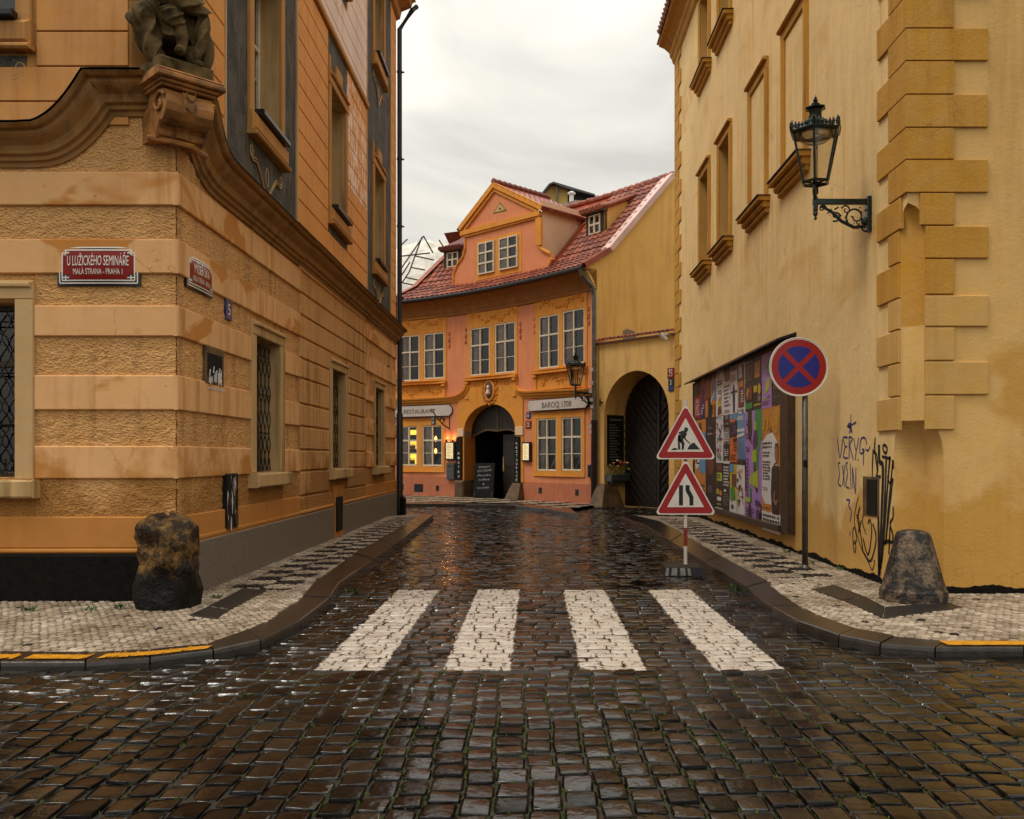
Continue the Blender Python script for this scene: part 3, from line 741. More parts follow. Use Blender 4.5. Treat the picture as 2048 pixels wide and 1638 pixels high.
# hand-thrown plaster between the bands: real relief near the corner
from mathutils import noise as mn
def rough_band(M, a, b_, z0, z1, seed):
    nu = max(2, int((b_ - a) / .016)); nz = max(2, int((z1 - z0) / .016)); m_ = MB(); rows = []
    for j in range(nz + 1):
        row = []
        for i in range(nu + 1):
            u = a + (b_ - a) * i / nu; z = z0 + (z1 - z0) * j / nz
            q = Vector((u * 11, z * 17, seed)); h = mn.fractal(q, .7, 2.1, 4) * .5 + .35 * abs(mn.noise(q * 2.2))
            e = min(1, min(j, nz - j) / 2.5) if seed < 90 else 1
            row.append(M(u, z, .007 + .017 * max(-.4, h) * (.35 + .65 * e)))
        rows.append(row)
    m_.sheet(rows); obj('rough_band', m_, 'rough_orange', lb, smooth=True, recalc=False)
for k in range(1, 11, 2):
    z0, z1 = cz[k], cz[k + 1]
    wz = lambda lo, hi: not (z1 <= lo or z0 >= hi)
    for a, b_ in spans(YL, YA, gcuts if wz(gz0 - .2, gz1 + .2) else []): rough_band(LS, a, b_, z0, z1, k * 3.1)
    for a, b_ in spans(-7.6, XL, [(fu0 - FRW, fu1 + FRW)] if wz(gz0 - .2, gz1 + .27) else []): rough_band(LF, a, b_, z0, z1, k * 2.3 + .5)
rough_band(LF, -5.4, XL, cz[11], ZS_ + .1, 91.0); rough_band(LS, YL, YL + .62, cz[11], ZS_ - .12, 92.0)
# top course under the string course
for a, b_ in spans(YA, YE, []): band(LS, a + .01, b_, cz[11] + .012, ZC + .02, .026, 'rough_orange', 'plaster_block', .015)
# plinths
mb = MB(); 
for a, b_ in spans(YL + .32, YE, [(16.0, 16.75)]): mb.slab(LS, a, b_, -.05, .63, -.01, .055, .012)
obj('granite_plinth', mb, 'granite', lb)
mb = MB(); mb.slab(LF, -9.5, XL - .28, -.05, cz[0] - .055, -.01, .075, .02); obj('black_plinth', mb, 'black_plinth', lb)
mb = MB(); mb.slab(LS, YL + .3, YE, .635, .70, -.01, .05, .02); mb.slab(LF, -9.5, XL - .25, cz[0] - .05, cz[0] - .002, -.01, .055, .015); obj('plinth_ledge', mb, 'smooth_orange', lb)
# string course: a profile swept along both faces, rising in an S to the corner
prof = [(0, -.34), (.03, -.34), (.04, -.30), (.07, -.285), (.075, -.25), (.11, -.23), (.115, -.20), (.13, -.16), (.20, -.10), (.22, -.075), (.22, -.04), (.27, -.03), (.30, .0), (.30, .025), (0, .05)]
ZS = 4.67
def sweep(M, path, name, mi_top=1):
    rows = []
    for i, (u, z) in enumerate(path):
        t = Vector((path[min(i + 1, len(path) - 1)][0] - path[max(i - 1, 0)][0], path[min(i + 1, len(path) - 1)][1] - path[max(i - 1, 0)][1])).normalized()
        nx_, nz_ = -t.y, t.x
        if nz_ < 0: nx_, nz_ = -nx_, -nz_
        if i in (0, len(path) - 1): nx_, nz_ = 0, 1
        rows.append([M(u + nx_ * q, z + nz_ * q, d) for d, q in prof])
    n = len(prof); m_ = MB(); m_.sheet([r[:n - 1] for r in rows], 0)
    m_.sheet([[r[n - 3], r[n - 2], r[n - 1]] for r in [[tuple(Vector(q) + Vector((0, 0, .002))) for q in rr] for rr in rows]], 1)
    m_.add(rows[0], [tuple(range(n))], 0); m_.add(rows[-1], [tuple(range(n))], 0)
    obj(name, m_, ['course_dark', 'lead'], lb)
def S(t): return t * t * (3 - 2 * t)
fp = [(-9.5, ZS), (-5.2, ZS), (-4.95, ZS)]
fp += [(-4.85 + .55 * t, ZS + .50 * (t ** 1.9)) for t in np.linspace(.12, 1, 14)] + [(-4.22, ZS + .50), (-3.75, ZS + .50)]
sweep(LF, fp, 'string_course')
sp = [(YL + .25, ZS + .47), (YL + .33, ZS + .42), (YL + .40, ZS + .34), (YL + .47, ZS + .24), (YL + .56, ZS + .14), (YL + .68, ZS + .06), (YL + .85, ZS + .015), (YL + 1.05, ZS), (YA - .02, ZS)]
sweep(LS, sp, 'string_course'); sweep(LS, [(YA, ZS + .02), (YB_, ZS + .02)], 'string_course'); sweep(LS, [(YB_ + .02, ZS), (YE + .05, ZS)], 'string_course')
# upper storeys: thin slabs with incised joints between the grey window fields
def panel(M, a, b_, z0, z1, mat, cuts, step=.343, zref=4.98):
    k = int((z0 - zref) / step) - 1; 
    z = zref + k * step
    while z < z1:
        lo, hi = max(z + .007, z0), min(z + step - .007, z1)
        if hi - lo > .03:
            cc = [(l, r) for l, r, q0, q1 in cuts if not (hi <= q0 or lo >= q1)]
            for p0, p1 in spans(a, b_, cc):
                m_ = MB(); m_.slab(M, p0, p1, lo, hi, -.004, .022, .006); obj('plaster_course', m_, mat, lb)
        z += step
g1a, g1b, g3a, g3b = yL(447), yL(592), yL(732), yL(780)
win_cut = [(c - .80, c + .80, uz0 - .3, uz1 + .75) for c in (W2,)]
panel(LS, YL + CH + .02, g1a - .03, 4.75, ZT - .36, 'upper_orange', [])
panel(LS, g1b + .03, W2, 4.73, 8.72, 'upper_orange', win_cut); panel(LS, W2, g3a - .03, 4.73, 6.6, 'upper_orange', win_cut); panel(LS, W2, g3a - .03, 6.6, 8.72, 'upper_half', win_cut)
panel(LS, g1b + .03, g3a - .03, 8.93, ZT - .36, 'upper_peeled', [(W2 - .8, W2 + .8, tz0 - .3, tz1 + .5)])
panel(LS, g3b + .03, YE, 4.73, ZT - .36, 'upper_orange', [])
panel(LF, -9.5, XL - CH - .02, 4.75, ZT - .36, 'front_orange', [(fu0 - .2, fu1 + .2, uz0 - .3, uz1 + .5), (fu0 - .2, fu1 + .2, tz0 - .3, tz1 + .4)])
mb = MB(); mb.slab(LS, g1b, g3a, 8.74, 8.86, -.01, .075, .02); mb.slab(LS, g1b, g3a, 8.862, 8.92, -.01, .05, .02); obj('string_moulding', mb, 'moulding', lb)
for a, b_, z0, z1 in [(a - .03, a + .03, 4.75, ZT - .36) for a in (g1a, g1b, g3a, g3b)] + [(g1a + .03, g1b - .03, 4.72, 4.95), (g3a + .03, g3b - .03, 4.72, 4.95)]:
    mb = MB(); mb.slab(LS, a, b_, z0, z1, -.01, .032, .008); obj('panel_border', mb, 'surround', lb)
mb = MB(); mb.slab(LS, W2 - .78, W2 + .78, 7.95, 8.73, -.005, .012, .004); obj('window_field', mb, 'grey_render', lb)

def grille(M, u0, u1, z0, z1, d, parent, p=.17):
    m_ = MB(); n = max(3, round((u1 - u0) / p)); p = (u1 - u0) / n; q = .34
    for k in range(n + 1):
        for sg in (1, -1):
            pts = []
            for i in range(int((z1 - z0) / .05) + 1):
                z = z0 + i * .05; u = u0 + k * p + sg * p * .5 * (.5 - .5 * math.cos(2 * math.pi * (z - z0) / q)) * (1 if k % 1 == 0 else 1)
                if u0 - .001 <= u <= u1 + .001: pts.append(M(u, z, d + .004 * sg))
                else:
                    if len(pts) > 1: m_.tube(pts, .0075, 4)
                    pts = []
            if len(pts) > 1: m_.tube(pts, .0075, 4)
    for zz in np.arange(z0 + .5, z1, .51): m_.tube([M(u0, zz, d - .012), M(u1, zz, d - .012)], .009, 4)
    for k in range(n * 2):
        uu = u0 + (k + .5) * p / 2; m_.tube([M(uu, z0, d), M(uu, z0 + .16, d)], .006, 4)
    obj('grille', m_, 'iron', parent)
def dark_room(M, u0, u1, z0, z1, d, parent, depth=.7):
    m_ = MB(); e = .25; q = [(u0 - e, z0 - e), (u1 + e, z0 - e), (u1 + e, z1 + e), (u0 - e, z1 + e)]
    m_.add([M(u, z, d) for u, z in q] + [M(u, z, d - depth) for u, z in q], [(i, (i + 1) % 4, 4 + (i + 1) % 4, 4 + i) for i in range(4)] + [(4, 5, 6, 7)])
    obj('room', m_, 'interior', parent)
def casement(M, u0, u1, z0, z1, d, parent, cols=2, rows=(0, .62, 1), bars=None, fw=.05, mat='white_frame', name='window'):
    """frame with mullion and transoms; each pane a child"""
    m_ = MB(); ft = .045
    def bar(a, b_, c, e_, t=ft): m_.slab(M, a, b_, c, e_, d - .01, d + t, .008)
    bar(u0, u0 + fw, z0, z1); bar(u1 - fw, u1, z0, z1); bar(u0 + fw, u1 - fw, z0, z0 + fw); bar(u0 + fw, u1 - fw, z1 - fw, z1)
    us = [u0 + fw + (u1 - u0 - 2 * fw) * k / cols for k in range(cols + 1)]
    for k in range(1, cols): bar(us[k] - .03, us[k] + .03, z0 + fw, z1 - fw, ft + .006)
    zs = [z0 + (z1 - z0) * r for r in rows]
    for z in zs[1:-1]:
        for k in range(cols): bar(us[k] + (.03 if k else 0), us[k + 1] - (.03 if k < cols - 1 else 0), z - .03, z + .03)
    zb = list(zs)
    for r in (bars or ()):
        z = z0 + (z1 - z0) * r; zb.append(z)
        for k in range(cols): m_.slab(M, us[k] + .02, us[k + 1] - .02, z - .011, z + .011, d - .008, d + .02, .004)
    o = obj(name, m_, mat, parent)
    zb = sorted(zb)
    for k in range(cols):
        for j in range(len(zb) - 1):
            g_ = MB(); tl = random.uniform(-.006, .006)
            g_.add([M(us[k], zb[j], d + tl), M(us[k + 1], zb[j], d - tl), M(us[k + 1], zb[j + 1], d - tl * .5), M(us[k], zb[j + 1], d + tl * .5)], [(0, 1, 2, 3)])
            obj('pane', g_, 'glass', o, recalc=False)
    return o
def surround(M, u0, u1, z0, z1, parent, mat='surround', w=FRW, d=.05, sill=.18, head=True):
    m_ = MB()
    m_.slab(M, u0 - w, u0 - .001, z0, z1, -.01, d, .01); m_.slab(M, u1 + .001, u1 + w, z0, z1, -.01, d, .01)
    m_.slab(M, u0 - w, u1 + w, z1 + .001, z1 + w, -.01, d + .001, .01)
    if head: m_.slab(M, u0 - w + .02, u1 + w - .02, z1 + w - .07, z1 + w - .02, d - .01, d + .03, .012)
    o = obj('window_surround', m_, mat, parent)
    if sill:
        m_ = MB(); m_.slab(M, u0 - w - .05, u1 + w + .05, z0 - sill, z0 - .001, -.01, d + .10, .02); obj('window_sill', m_, mat, parent)
    return o
for c in (W1, W2, W3):
    surround(LS, c - GO, c + GO, gz0, gz1, lb); dark_room(LS, c - GO, c + GO, gz0, gz1, -.341, lb)
    casement(LS, c - GO, c + GO, gz0, gz1, -.30, lb, 2, (0, .66, 1), mat='rust_brown'); grille(LS, c - GO + .02, c + GO - .02, gz0 + .02, gz1 - .02, -.09, lb)
surround(LF, fu0, fu1, gz0 - .02, gz1 + .02, lb); dark_room(LF, fu0, fu1, gz0, gz1, -.341, lb)
casement(LF, fu0, fu1, gz0, gz1, -.30, lb, 2, (0, .66, 1), mat='rust_brown'); grille(LF, fu0 + .02, fu1 - .02, gz0 + .02, gz1 - .02, -.09, lb)
def upper_window(M, a, b_, z0, z1, field, hood=True):
    m_ = MB(); w = .16; d = .045
    m_.slab(M, a - w, a - .001, z0 - .28, z1, -.01, d, .014); m_.slab(M, b_ + .001, b_ + w, z0 - .28, z1, -.01, d, .014)
    m_.slab(M, a - w - .02, b_ + w + .02, z1 + .001, z1 + .15, -.01, d + .01, .014)
    m_.slab(M, a - .1, b_ + .1, z1 + .152, z1 + .20, -.01, d + .05, .014)
    if hood:
        m_.slab(M, a - .1, b_ + .1, z1 + .202, z1 + .27, -.01, d, .01)
        mid = (a + b_) / 2; m_.slab(M, mid - .26, mid + .26, z1 + .272, z1 + .50, -.01, d + .01, .014); m_.slab(M, a - w, a - w + .1, z1 + .152, z1 + .48, -.01, d, .01); m_.slab(M, b_ + w - .1, b_ + w, z1 + .21, z1 + .34, -.01, d, .01)
    obj('window_surround', m_, 'moulding', lb)
    m_ = MB(); m_.slab(M, a - .001 - w + .002, b_ + w + .01, z0 - .30, z0 - .06, -.008, .10, .04); m_.slab(M, a - w - .02, b_ + w + .03, z0 - .36, z0 - .302, -.01, .13, .02); obj('window_sill', m_, 'moulding', lb)
    m_ = MB(); m_.slab(M, a + .02, b_ + .03, z0 - .058, z0 + .012, -.3, .16, .012); obj('sill_flashing', m_, 'lead', lb)
    dark_room(M, a, b_, z0, z1, -.361, lb); casement(M, a, b_, z0, z1, -.30, lb, 2, (0, .60, 1), (.2, .4), mat='white_frame')
    # apron: a field with a scrolled lower edge
    c = (a + b_) / 2; hw = (b_ - a) / 2 + .1; zt = z0 - .37
    low = [(c - hw, zt - .02), (c - hw + .02, zt - .22), (c - hw + .12, zt - .26), (c - hw + .28, zt - .24), (c - hw + .45, zt - .36), (c - .04, zt - .56), (c, zt - .62), (c + .04, zt - .56), (c + hw - .45, zt - .36), (c + hw - .28, zt - .24), (c + hw - .12, zt - .26), (c + hw - .02, zt - .22), (c + hw, zt - .02)]
    m_ = MB(); m_.prism(M, low, -.004, .014); o = obj('apron', m_, 'grey_render', lb)
    m_ = MB()
    for off in (0, .045): m_.tube([M(u, z + off * .9, .014) for u, z in low[1:-1]], .010, 5)
    for s_ in (-1, 1): m_.tube([M(c + s_ * (hw - .06) + .05 * math.cos(t), zt - .16 + .07 * math.sin(t), .014) for t in np.linspace(0, 6.28, 13)], .009, 5)
    m_.tube([M(c + .06 * math.cos(t), zt - .30 + .12 * math.sin(t), .014) for t in np.linspace(0, 6.28, 15)], .009, 5)
    obj('scrollwork', m_, 'surround', o)
for c in (W1, W2, W3):
    upper_window(LS, c - UO, c + UO, uz0, uz1, True); upper_window(LS, c - UO, c + UO, tz0, tz1, True, False)
upper_window(LF, fu0, fu1, uz0, uz1, True); upper_window(LF, fu0, fu1, tz0, tz1, True, False)
# corner console, turned 45 degrees
NX, NY = .7071, -.7071; TX, TY = .7071, .7071
def CO(t, z, n): return (XL + NX * n + TX * t, YL + NY * n + TY * t, z)
cp = [(-.3, 5.0), (.20, 5.0), (.27, 4.97), (.31, 4.90), (.325, 4.80), (.31, 4.70), (.26, 4.62), (.20, 4.575), (.15, 4.56), (.13, 4.53), (.15, 4.50), (.13, 4.44), (.08, 4.41), (-.3, 4.41)]
cp = [(n, 5.0 - (5.0 - z) * .74) for n, z in cp]
mb = MB(); W = .235
n_ = len(cp); tt = [-W, -W + .05, -.07, -.06, .06, .07, W - .05, W]; off = [.0, .0, -.018, .012, .012, -.018, .0, .0]
mb.sheet([[CO(t, z, n + (o_ if n > 0 else 0)) for n, z in cp] for t, o_ in zip(tt, off)])
mb.add([CO(-W, z, n) for n, z in cp], [tuple(range(n_))]); mb.add([CO(W, z, n) for n, z in cp], [tuple(range(n_))])
con = obj('console', mb, 'console_stone', lb)
mb = MB()
for s_ in (-1, 1):
    for k_, (rr, th) in enumerate(((.125, .02), (.125, .02))):
        sp_ = [CO(s_ * (W + .012 + .0), 4.86 + r * math.sin(a) * .85, .185 + r * math.cos(a)) for r, a in [(.135 * (1 - .062 * q), .4 + q * .52) for q in range(15)]]
        if k_ == 0: mb.tube(sp_, [.022 * (1 - .03 * q) for q in range(15)], 7)
    mb.tube([CO(s_ * W, 4.71, .20), CO(s_ * W, 4.65, .14), CO(s_ * (W - .01), 4.57, .10)], .02, 6)
mb.tube([CO(-W - .06, 4.555, .03), CO(-.1, 4.54, .12), CO(.1, 4.54, .12), CO(W + .06, 4.50, .03)], .028, 7)
obj('volute', mb, 'console_stone', con)
mb = MB()
for zc_ in (4.93, 4.83):
    for s_ in (-1, 1): mb.tube([CO(s_ * .04, zc_ + .04, .335), CO(s_ * .045, zc_ - .01, .345), CO(0, zc_ - .045, .35)], .010, 5)
obj('carved_leaf', mb, 'dark_stone', con)
mb = MB(); LW = .32
for (n1, w1, z0, z1) in ((.30, .27, 5.0, 5.03), (.33, .29, 5.03, 5.065), (.37, .34, 5.065, 5.12), (.355, .33, 5.12, 5.15)):
    mb.slab(CO, -w1, w1, z0 + .0005, z1, -.45, n1, .012)
obj('console_cap', mb, 'console_stone', lb)
mb = MB(); mb.slab(CO, -.27, .27, 5.151, 5.30, -.45, .26, .02); obj('statue_base', mb, 'statue_stone', lb)
# downpipe at the far corner
mb = MB(); xp = XL + .10; yp = YE + .06
mb.tube([(xp + .42, yp + .1, ZT + .02), (xp + .32, yp, ZT - .12), (xp, yp, ZT - .6), (xp, yp, .1)], .062, 10)
for z in (11.2, 9.0, 7.3, 5.5, 3.4): mb.tube([(xp, yp, z), (xp, yp, z + .05)], .074, 10); mb.box(LS, yp - .02, yp + .02, z, z + .03, .15, .22)
obj('downpipe', mb, 'lead', lb)
mb = MB(); mb.tube([(xp, yp, .05), (xp, yp, 2.6)], .085, 10); obj('downpipe_sleeve', mb, 'enamel_black', lb)
mb = MB(); mb.slab(LS, YE - .02, YE + .45, -.02, .50, .0, .22, .06); obj('corner_guard_stone', mb, 'black_plinth', lb)
# small fittings
def plate(name, M, u0, u1, z0, z1, d, mat, parent): m_ = MB(); m_.slab(M, u0, u1, z0, z1, -.005, d, .006); return obj(name, m_, mat, parent)
hb = plate('hatch_surround', LS, 16.02, 16.74, .09, 1.0, .05, 'smooth_orange', lb)
plate('meter_door', LS, 16.12, 16.60, .2, .8, .075, 'blackboard', lb)
a, b_ = yL(403.5), yL(440)
plate('recess_frame', LS, a, b_, zL(420, 770), zL(420, 697), .045, 'dark_stone', lb)
plate('recess_picture', LS, a + .04, b_ - .06, zL(420, 756), zL(420, 708), .049, 'blackboard', lb)
mb = MB()
for k in range(16):
    u = random.uniform(a + .07, b_ - .09); z = random.uniform(2.33, 2.5); mb.tube([LS(u, z, .052), LS(u + random.uniform(-.03, .03), z - .07, .052)], .006, 4)
u = (a + b_) / 2 + .07; mb.box(LS, u, u + .1, 2.31, 2.42, .049, .054)
for k in range(12): mb.box(LS, a + .05 + k * .045, a + .05 + k * .045 + .02, 2.225, 2.25, .045, .048)
obj('faded_print', mb, 'paper_white', lb)
# ------------------------------------------------------------------ right building
rb = thing('townhouse', 'pale yellow plastered building with ochre corner quoins beside the poster board', 'building', (XR, YR, 0))
RE_ = 25.25; RT = 12.35; CW = .42
RC = [20.9, 18.70, 15.90, 13.67]; RO_ = .50
rz0, rz1 = 5.82, 7.9; qz0, qz1 = 10.22, 12.0
mb = MB()
holes = [(c - RO_, c + RO_, rz0, rz1) for c in RC[:2]] + [(c - RO_, c + RO_, qz0, qz1) for c in RC]
mb.wall(RS, YR + CW, RE_, -.05, RT, holes, .42, 0, 1)
fh = [(6.6, 7.7, rz0, rz1), (6.6, 7.7, qz0, qz1)]
mb.wall(RF, XR + CW, 9.5, -.05, RT, fh, .4, 2, 1)
def cut(z):
    if z >= 4.12: return 0.0
    if z > 3.86: return .17 * math.sqrt(max(0, 1 - ((z - 3.86) / .26) ** 2))
    if z > 1.88: return .17
    if z > 1.5: return .17 + .20 * math.sqrt(max(0, 1 - ((z - 1.5) / .38) ** 2))
    return .37
def hollow(z): return .0 if z > 4.12 else (.02 if z > 1.88 else .02 + .10 * math.sqrt(max(0, 1 - max(0, (z - 1.35) / .53) ** 2)))
zz = sorted(set([-.05, .5, 1.0, 1.5] + list(np.linspace(1.5, 1.88, 10)) + [1.8801, 2.4, 3.2, 3.86] + list(np.linspace(3.86, 4.12, 8)) + [6, 9, RT]))
mb.sheet([[(XR, YR + CW, z), (XR, YR + cut(z), z)] for z in zz], 0)
for lo_, hi_, mi_ in ((-1, 2.86, 2), (2.86, 4.2, 3), (4.2, 99, 2)):
    zc2 = sorted([z for z in zz if lo_ <= z <= hi_] + [z for z in (lo_, hi_) if 0 < z < 50])
    mb.sheet([[(XR, YR + cut(z), z), (XR + cut(z) * .5 + hollow(z), YR + cut(z) * .5 + hollow(z), z), (XR + cut(z), YR, z)] for z in zc2], mi_)
mb.sheet([[(XR + cut(z), YR, z), (XR + CW, YR, z)] for z in zz], 2)
obj('wall', mb, ['right_wall', 'ochre_pale', 'right_front', 'ochre'], rb)
mb = MB(); mb.add([(XR + .01, RE_, 0), (9.5, RE_, 0), (9.5, RE_, RT), (XR + .01, RE_, RT)], [(0, 1, 2, 3)]); mb.add([(9.5, YR, 0), (9.5, RE_, 0), (9.5, RE_, RT), (9.5, YR, RT)], [(0, 1, 2, 3)])
obj('rear_wall', mb, 'right_wall', rb)
rnd = random.Random(21)
mb = MB()
for M, a, b_ in ((RS, YR + .40, RE_), (RF, XR + .40, 9.5)):
    us = np.arange(a, b_, .03); up = [(u, .155 + .02 * math.sin(u * 3.1) + .012 * math.sin(u * 11) + rnd.uniform(-.008, .008)) for u in us]
    mb.prism(M, [(a, -.04), (us[-1], -.04)] + up[::-1], -.01, .006)
obj('damp_base', mb, 'black_plinth', rb)
# quoins at the near corner
ql = [zY(q, YR) for q in (860, 790, 722, 654, 590, 518, 452, 386, 320, 256, 190, 123, 58, -8)]
while ql[-1] < RT - .3: ql.append(ql[-1] + .339)
for k in range(len(ql) - 1):
    z0, z1 = ql[k] + .006, ql[k + 1] - .010
    wide = k % 2 == 1; wf, ws = (.82, .46) if wide else (.47, .79)
    mat = 'ochre_pale' if k < 4 else 'ochre'
    c = cut((z0 + z1) / 2); m_ = MB(); D = .03; bv = .006
    if c > .02:
        m_.slab(RS, YR + c + .004, YR + ws, z0, z1, -.01, D, bv); m_.slab(RF, XR + c + .004, XR + wf, z0, z1, -.01, D, bv)
    else:
        pl = [(XR, YR + ws), (XR - D, YR + ws - bv), (XR - D, YR - D), (XR + wf - bv, YR - D), (XR + wf, YR), (XR + .0, YR)]
        n = len(pl); m_.add([(x, y, z0) for x, y in pl] + [(x, y, z1) for x, y in pl], [(i, (i + 1) % n, n + (i + 1) % n, n + i) for i in range(n)] + [tuple(range(n)), tuple(range(n, 2 * n))])
    obj('quoin', m_, mat, rb)
z = .12; k = 0
while z < RT - .1:
    w = 1.0 if k % 2 else .64; m_ = MB(); m_.slab(RS, RE_ - w, RE_ + .02, z + .006, z + .352, -.01, .03, .006); obj('quoin', m_, 'ochre', rb); z += .362; k += 1
# windows: real ones and blind ones
def rwindow(M, c, z0, z1, blind, o=RO_):
    w = .2; a, b_ = c - o, c + o
    m_ = MB()
    for q0, q1 in ((a - w, a - .001), (b_ + .001, b_ + w)): m_.slab(M, q0, q1, z0 - .05, z1, -.01, .035, .01); m_.slab(M, q0 + .03, q1 - .07, z0 - .05, z1, .03, .055, .01)
    m_.slab(M, a - w, b_ + w, z1 + .001, z1 + w, -.01, .036, .01); m_.slab(M, a - w, b_ + w, z1 + w - .055, z1 + w, .03, .10, .02)
    obj('window_surround', m_, 'ochre', rb)
    m_ = MB(); m_.slab(M, a - w - .03, b_ + w + .03, z0 - .30, z0 - .22, -.01, .07, .02); m_.slab(M, a - w - .06, b_ + w + .06, z0 - .22, z0 - .12, -.01, .13, .03); m_.slab(M, a - w - .1, b_ + w + .1, z0 - .12, z0 - .05, -.01, .20, .015)
    sl = obj('window_sill', m_, 'ochre', rb)
    m_ = MB(); m_.slab(M, a - w - .12, b_ + w + .12, z0 - .048, z0 - .035, -.005, .225, .004); obj('sill_flashing', m_, 'lead', sl)
    if blind:
        m_ = MB(); m_.slab(M, a + .03, b_ - .03, z0 - .03, z1 - .03, -.01, .006, .003); obj('blind_panel', m_, 'right_wall', rb)
    else:
        dark_room(M, a, b_, z0, z1, -.421, rb); casement(M, a, b_, z0, z1, -.36, rb, 2, (0, .62, 1), (.31,), mat='white_frame')
for k, c in enumerate(RC):
    rwindow(RS, c, rz0, rz1, k > 1); rwindow(RS, c, qz0, qz1, False)
rwindow(RF, 7.15, rz0, rz1, False, .55); rwindow(RF, 7.15, qz0, qz1, False, .55)
mb = MB(); pr = [(0, RT - .12), (.06, RT - .06), (.10, RT + .06), (.14, RT + .10), (.16, RT + .22), (.30, RT + .34), (.44, RT + .40), (.46, RT + .48)]
mb.sheet([[RS(YR - .4, z, d), RS(RE_ + .12, z, d)] for d, z in pr]); mb.add([RS(RE_ + .12, z, d) for d, z in pr] + [RS(RE_ + .12, RT + .48, 0)], [tuple(range(9))])
mb.sheet([[RF(XR - .4, z, d), RF(9.5, z, d)] for d, z in pr]); obj('eaves_cornice', mb, 'ochre', rb)
mb = MB(); mb.add([RS(YR - .5, RT + .485, .5), RS(RE_ + .2, RT + .485, .5), RS(RE_ + .2, RT + 4.2, -4), RS(YR - .5, RT + 4.2, -4)], [(0, 1, 2, 3)]); mb.add([RS(RE_ + .2, RT + .485, .5), RS(RE_ + .2, RT + .4, -4), RS(RE_ + .2, RT + 4.2, -4)], [(0, 1, 2)])
rr_ = obj('roof', mb, 'flash_red', rb)
mb = MB()
for k in range(66):
    y = YR - .4 + k * .24; a = Vector(RS(y, RT + .50, .54)); b_ = Vector(RS(y, RT + .92, 0)); mb.tube([a, a.lerp(b_, .5), b_], .075, 8)
obj('eaves_tiles', mb, 'roof_tile', rr_, kind='stuff')
# meter cupboard and graffiti
u0, u1 = yR(1757), yR(1729)
plate('cupboard_frame', RS, u0 - .03, u1 + .03, zR(1742, 1032), zR(1742, 953), .012, 'dark_stone', rb)
plate('cupboard_door', RS, u0 + .01, u1 - .12, zR(1742, 1028), zR(1742, 958), .022, 'rubber', rb)
def strokes(name, lines, mat, w, d):
    m_ = MB()
    for ln in lines:
        ww = w
        if isinstance(ln[0], (int, float)): ww = ln[0] * 1.45; ln = ln[1:]
        pts = []
        for a, b_ in ln:
            px, py = a / 4.096 + 1640, b_ / 4.096 + 820; u = yR(px)
            pts.append(Vector((max(u, YR + .385), zR(px, py))))
        # smooth the hand-drawn line
        fine = []
        for i in range(len(pts) - 1):
            p0, p1, p2, p3 = pts[max(i - 1, 0)], pts[i], pts[i + 1], pts[min(i + 2, len(pts) - 1)]
            for t in (0, .25, .5, .75):
                fine.append(.5 * ((2 * p1) + (p2 - p0) * t + (2 * p0 - 5 * p1 + 4 * p2 - p3) * t * t + (3 * p1 - p0 - 3 * p2 + p3) * t ** 3))
        fine.append(pts[-1]); rows = []
        for i, p in enumerate(fine):
            t = fine[min(i + 1, len(fine) - 1)] - fine[max(i - 1, 0)]
            if t.length < 1e-6: t = Vector((0, 1))
            t.normalize(); nn = Vector((-t.y, t.x)) * ww * .5 * random.uniform(.85, 1.1)
            rows.append([RS(p.x + nn.x, p.y + nn.y, d), RS(p.x - nn.x, p.y - nn.y, d)])
        m_.sheet(rows)
    obj(name, m_, mat, rb, recalc=False)
strokes('blue_graffiti', [[(255, 35), (255, 190)], [(225, 140), (240, 110), (257, 122), (248, 142), (226, 132)], [(230, 140), (298, 100)], [(240, 190), (255, 140), (264, 185)],
    [(143, 225), (165, 390), (190, 225)], [(228, 225), (190, 228), (207, 300), (192, 380), (230, 395)], [(203, 300), (224, 300)], [(240, 215), (240, 400)], [(240, 220), (268, 235), (246, 290), (276, 410)],
    [(278, 230), (298, 330), (318, 225)], [(298, 330), (291, 410)], [(312, 398), (314, 414)], [(385, 285), (370, 230), (337, 240), (328, 340), (345, 355), (365, 330), (345, 320)], [(358, 330), (358, 450)], [(375, 320), (395, 332), (412, 298)],
    [(166, 435), (150, 440), (162, 520), (150, 600), (176, 625)], [(185, 450), (205, 630)], [(206, 450), (185, 620)], [(228, 435), (214, 440), (226, 520), (214, 620), (240, 640)], [(250, 440), (255, 650)], [(271, 640), (268, 470), (291, 690), (295, 470)],
    [(218, 735), (246, 740), (235, 780), (259, 830), (248, 910)], [(248, 990), (246, 1030)]], 'graffiti_blue', .024, .003)
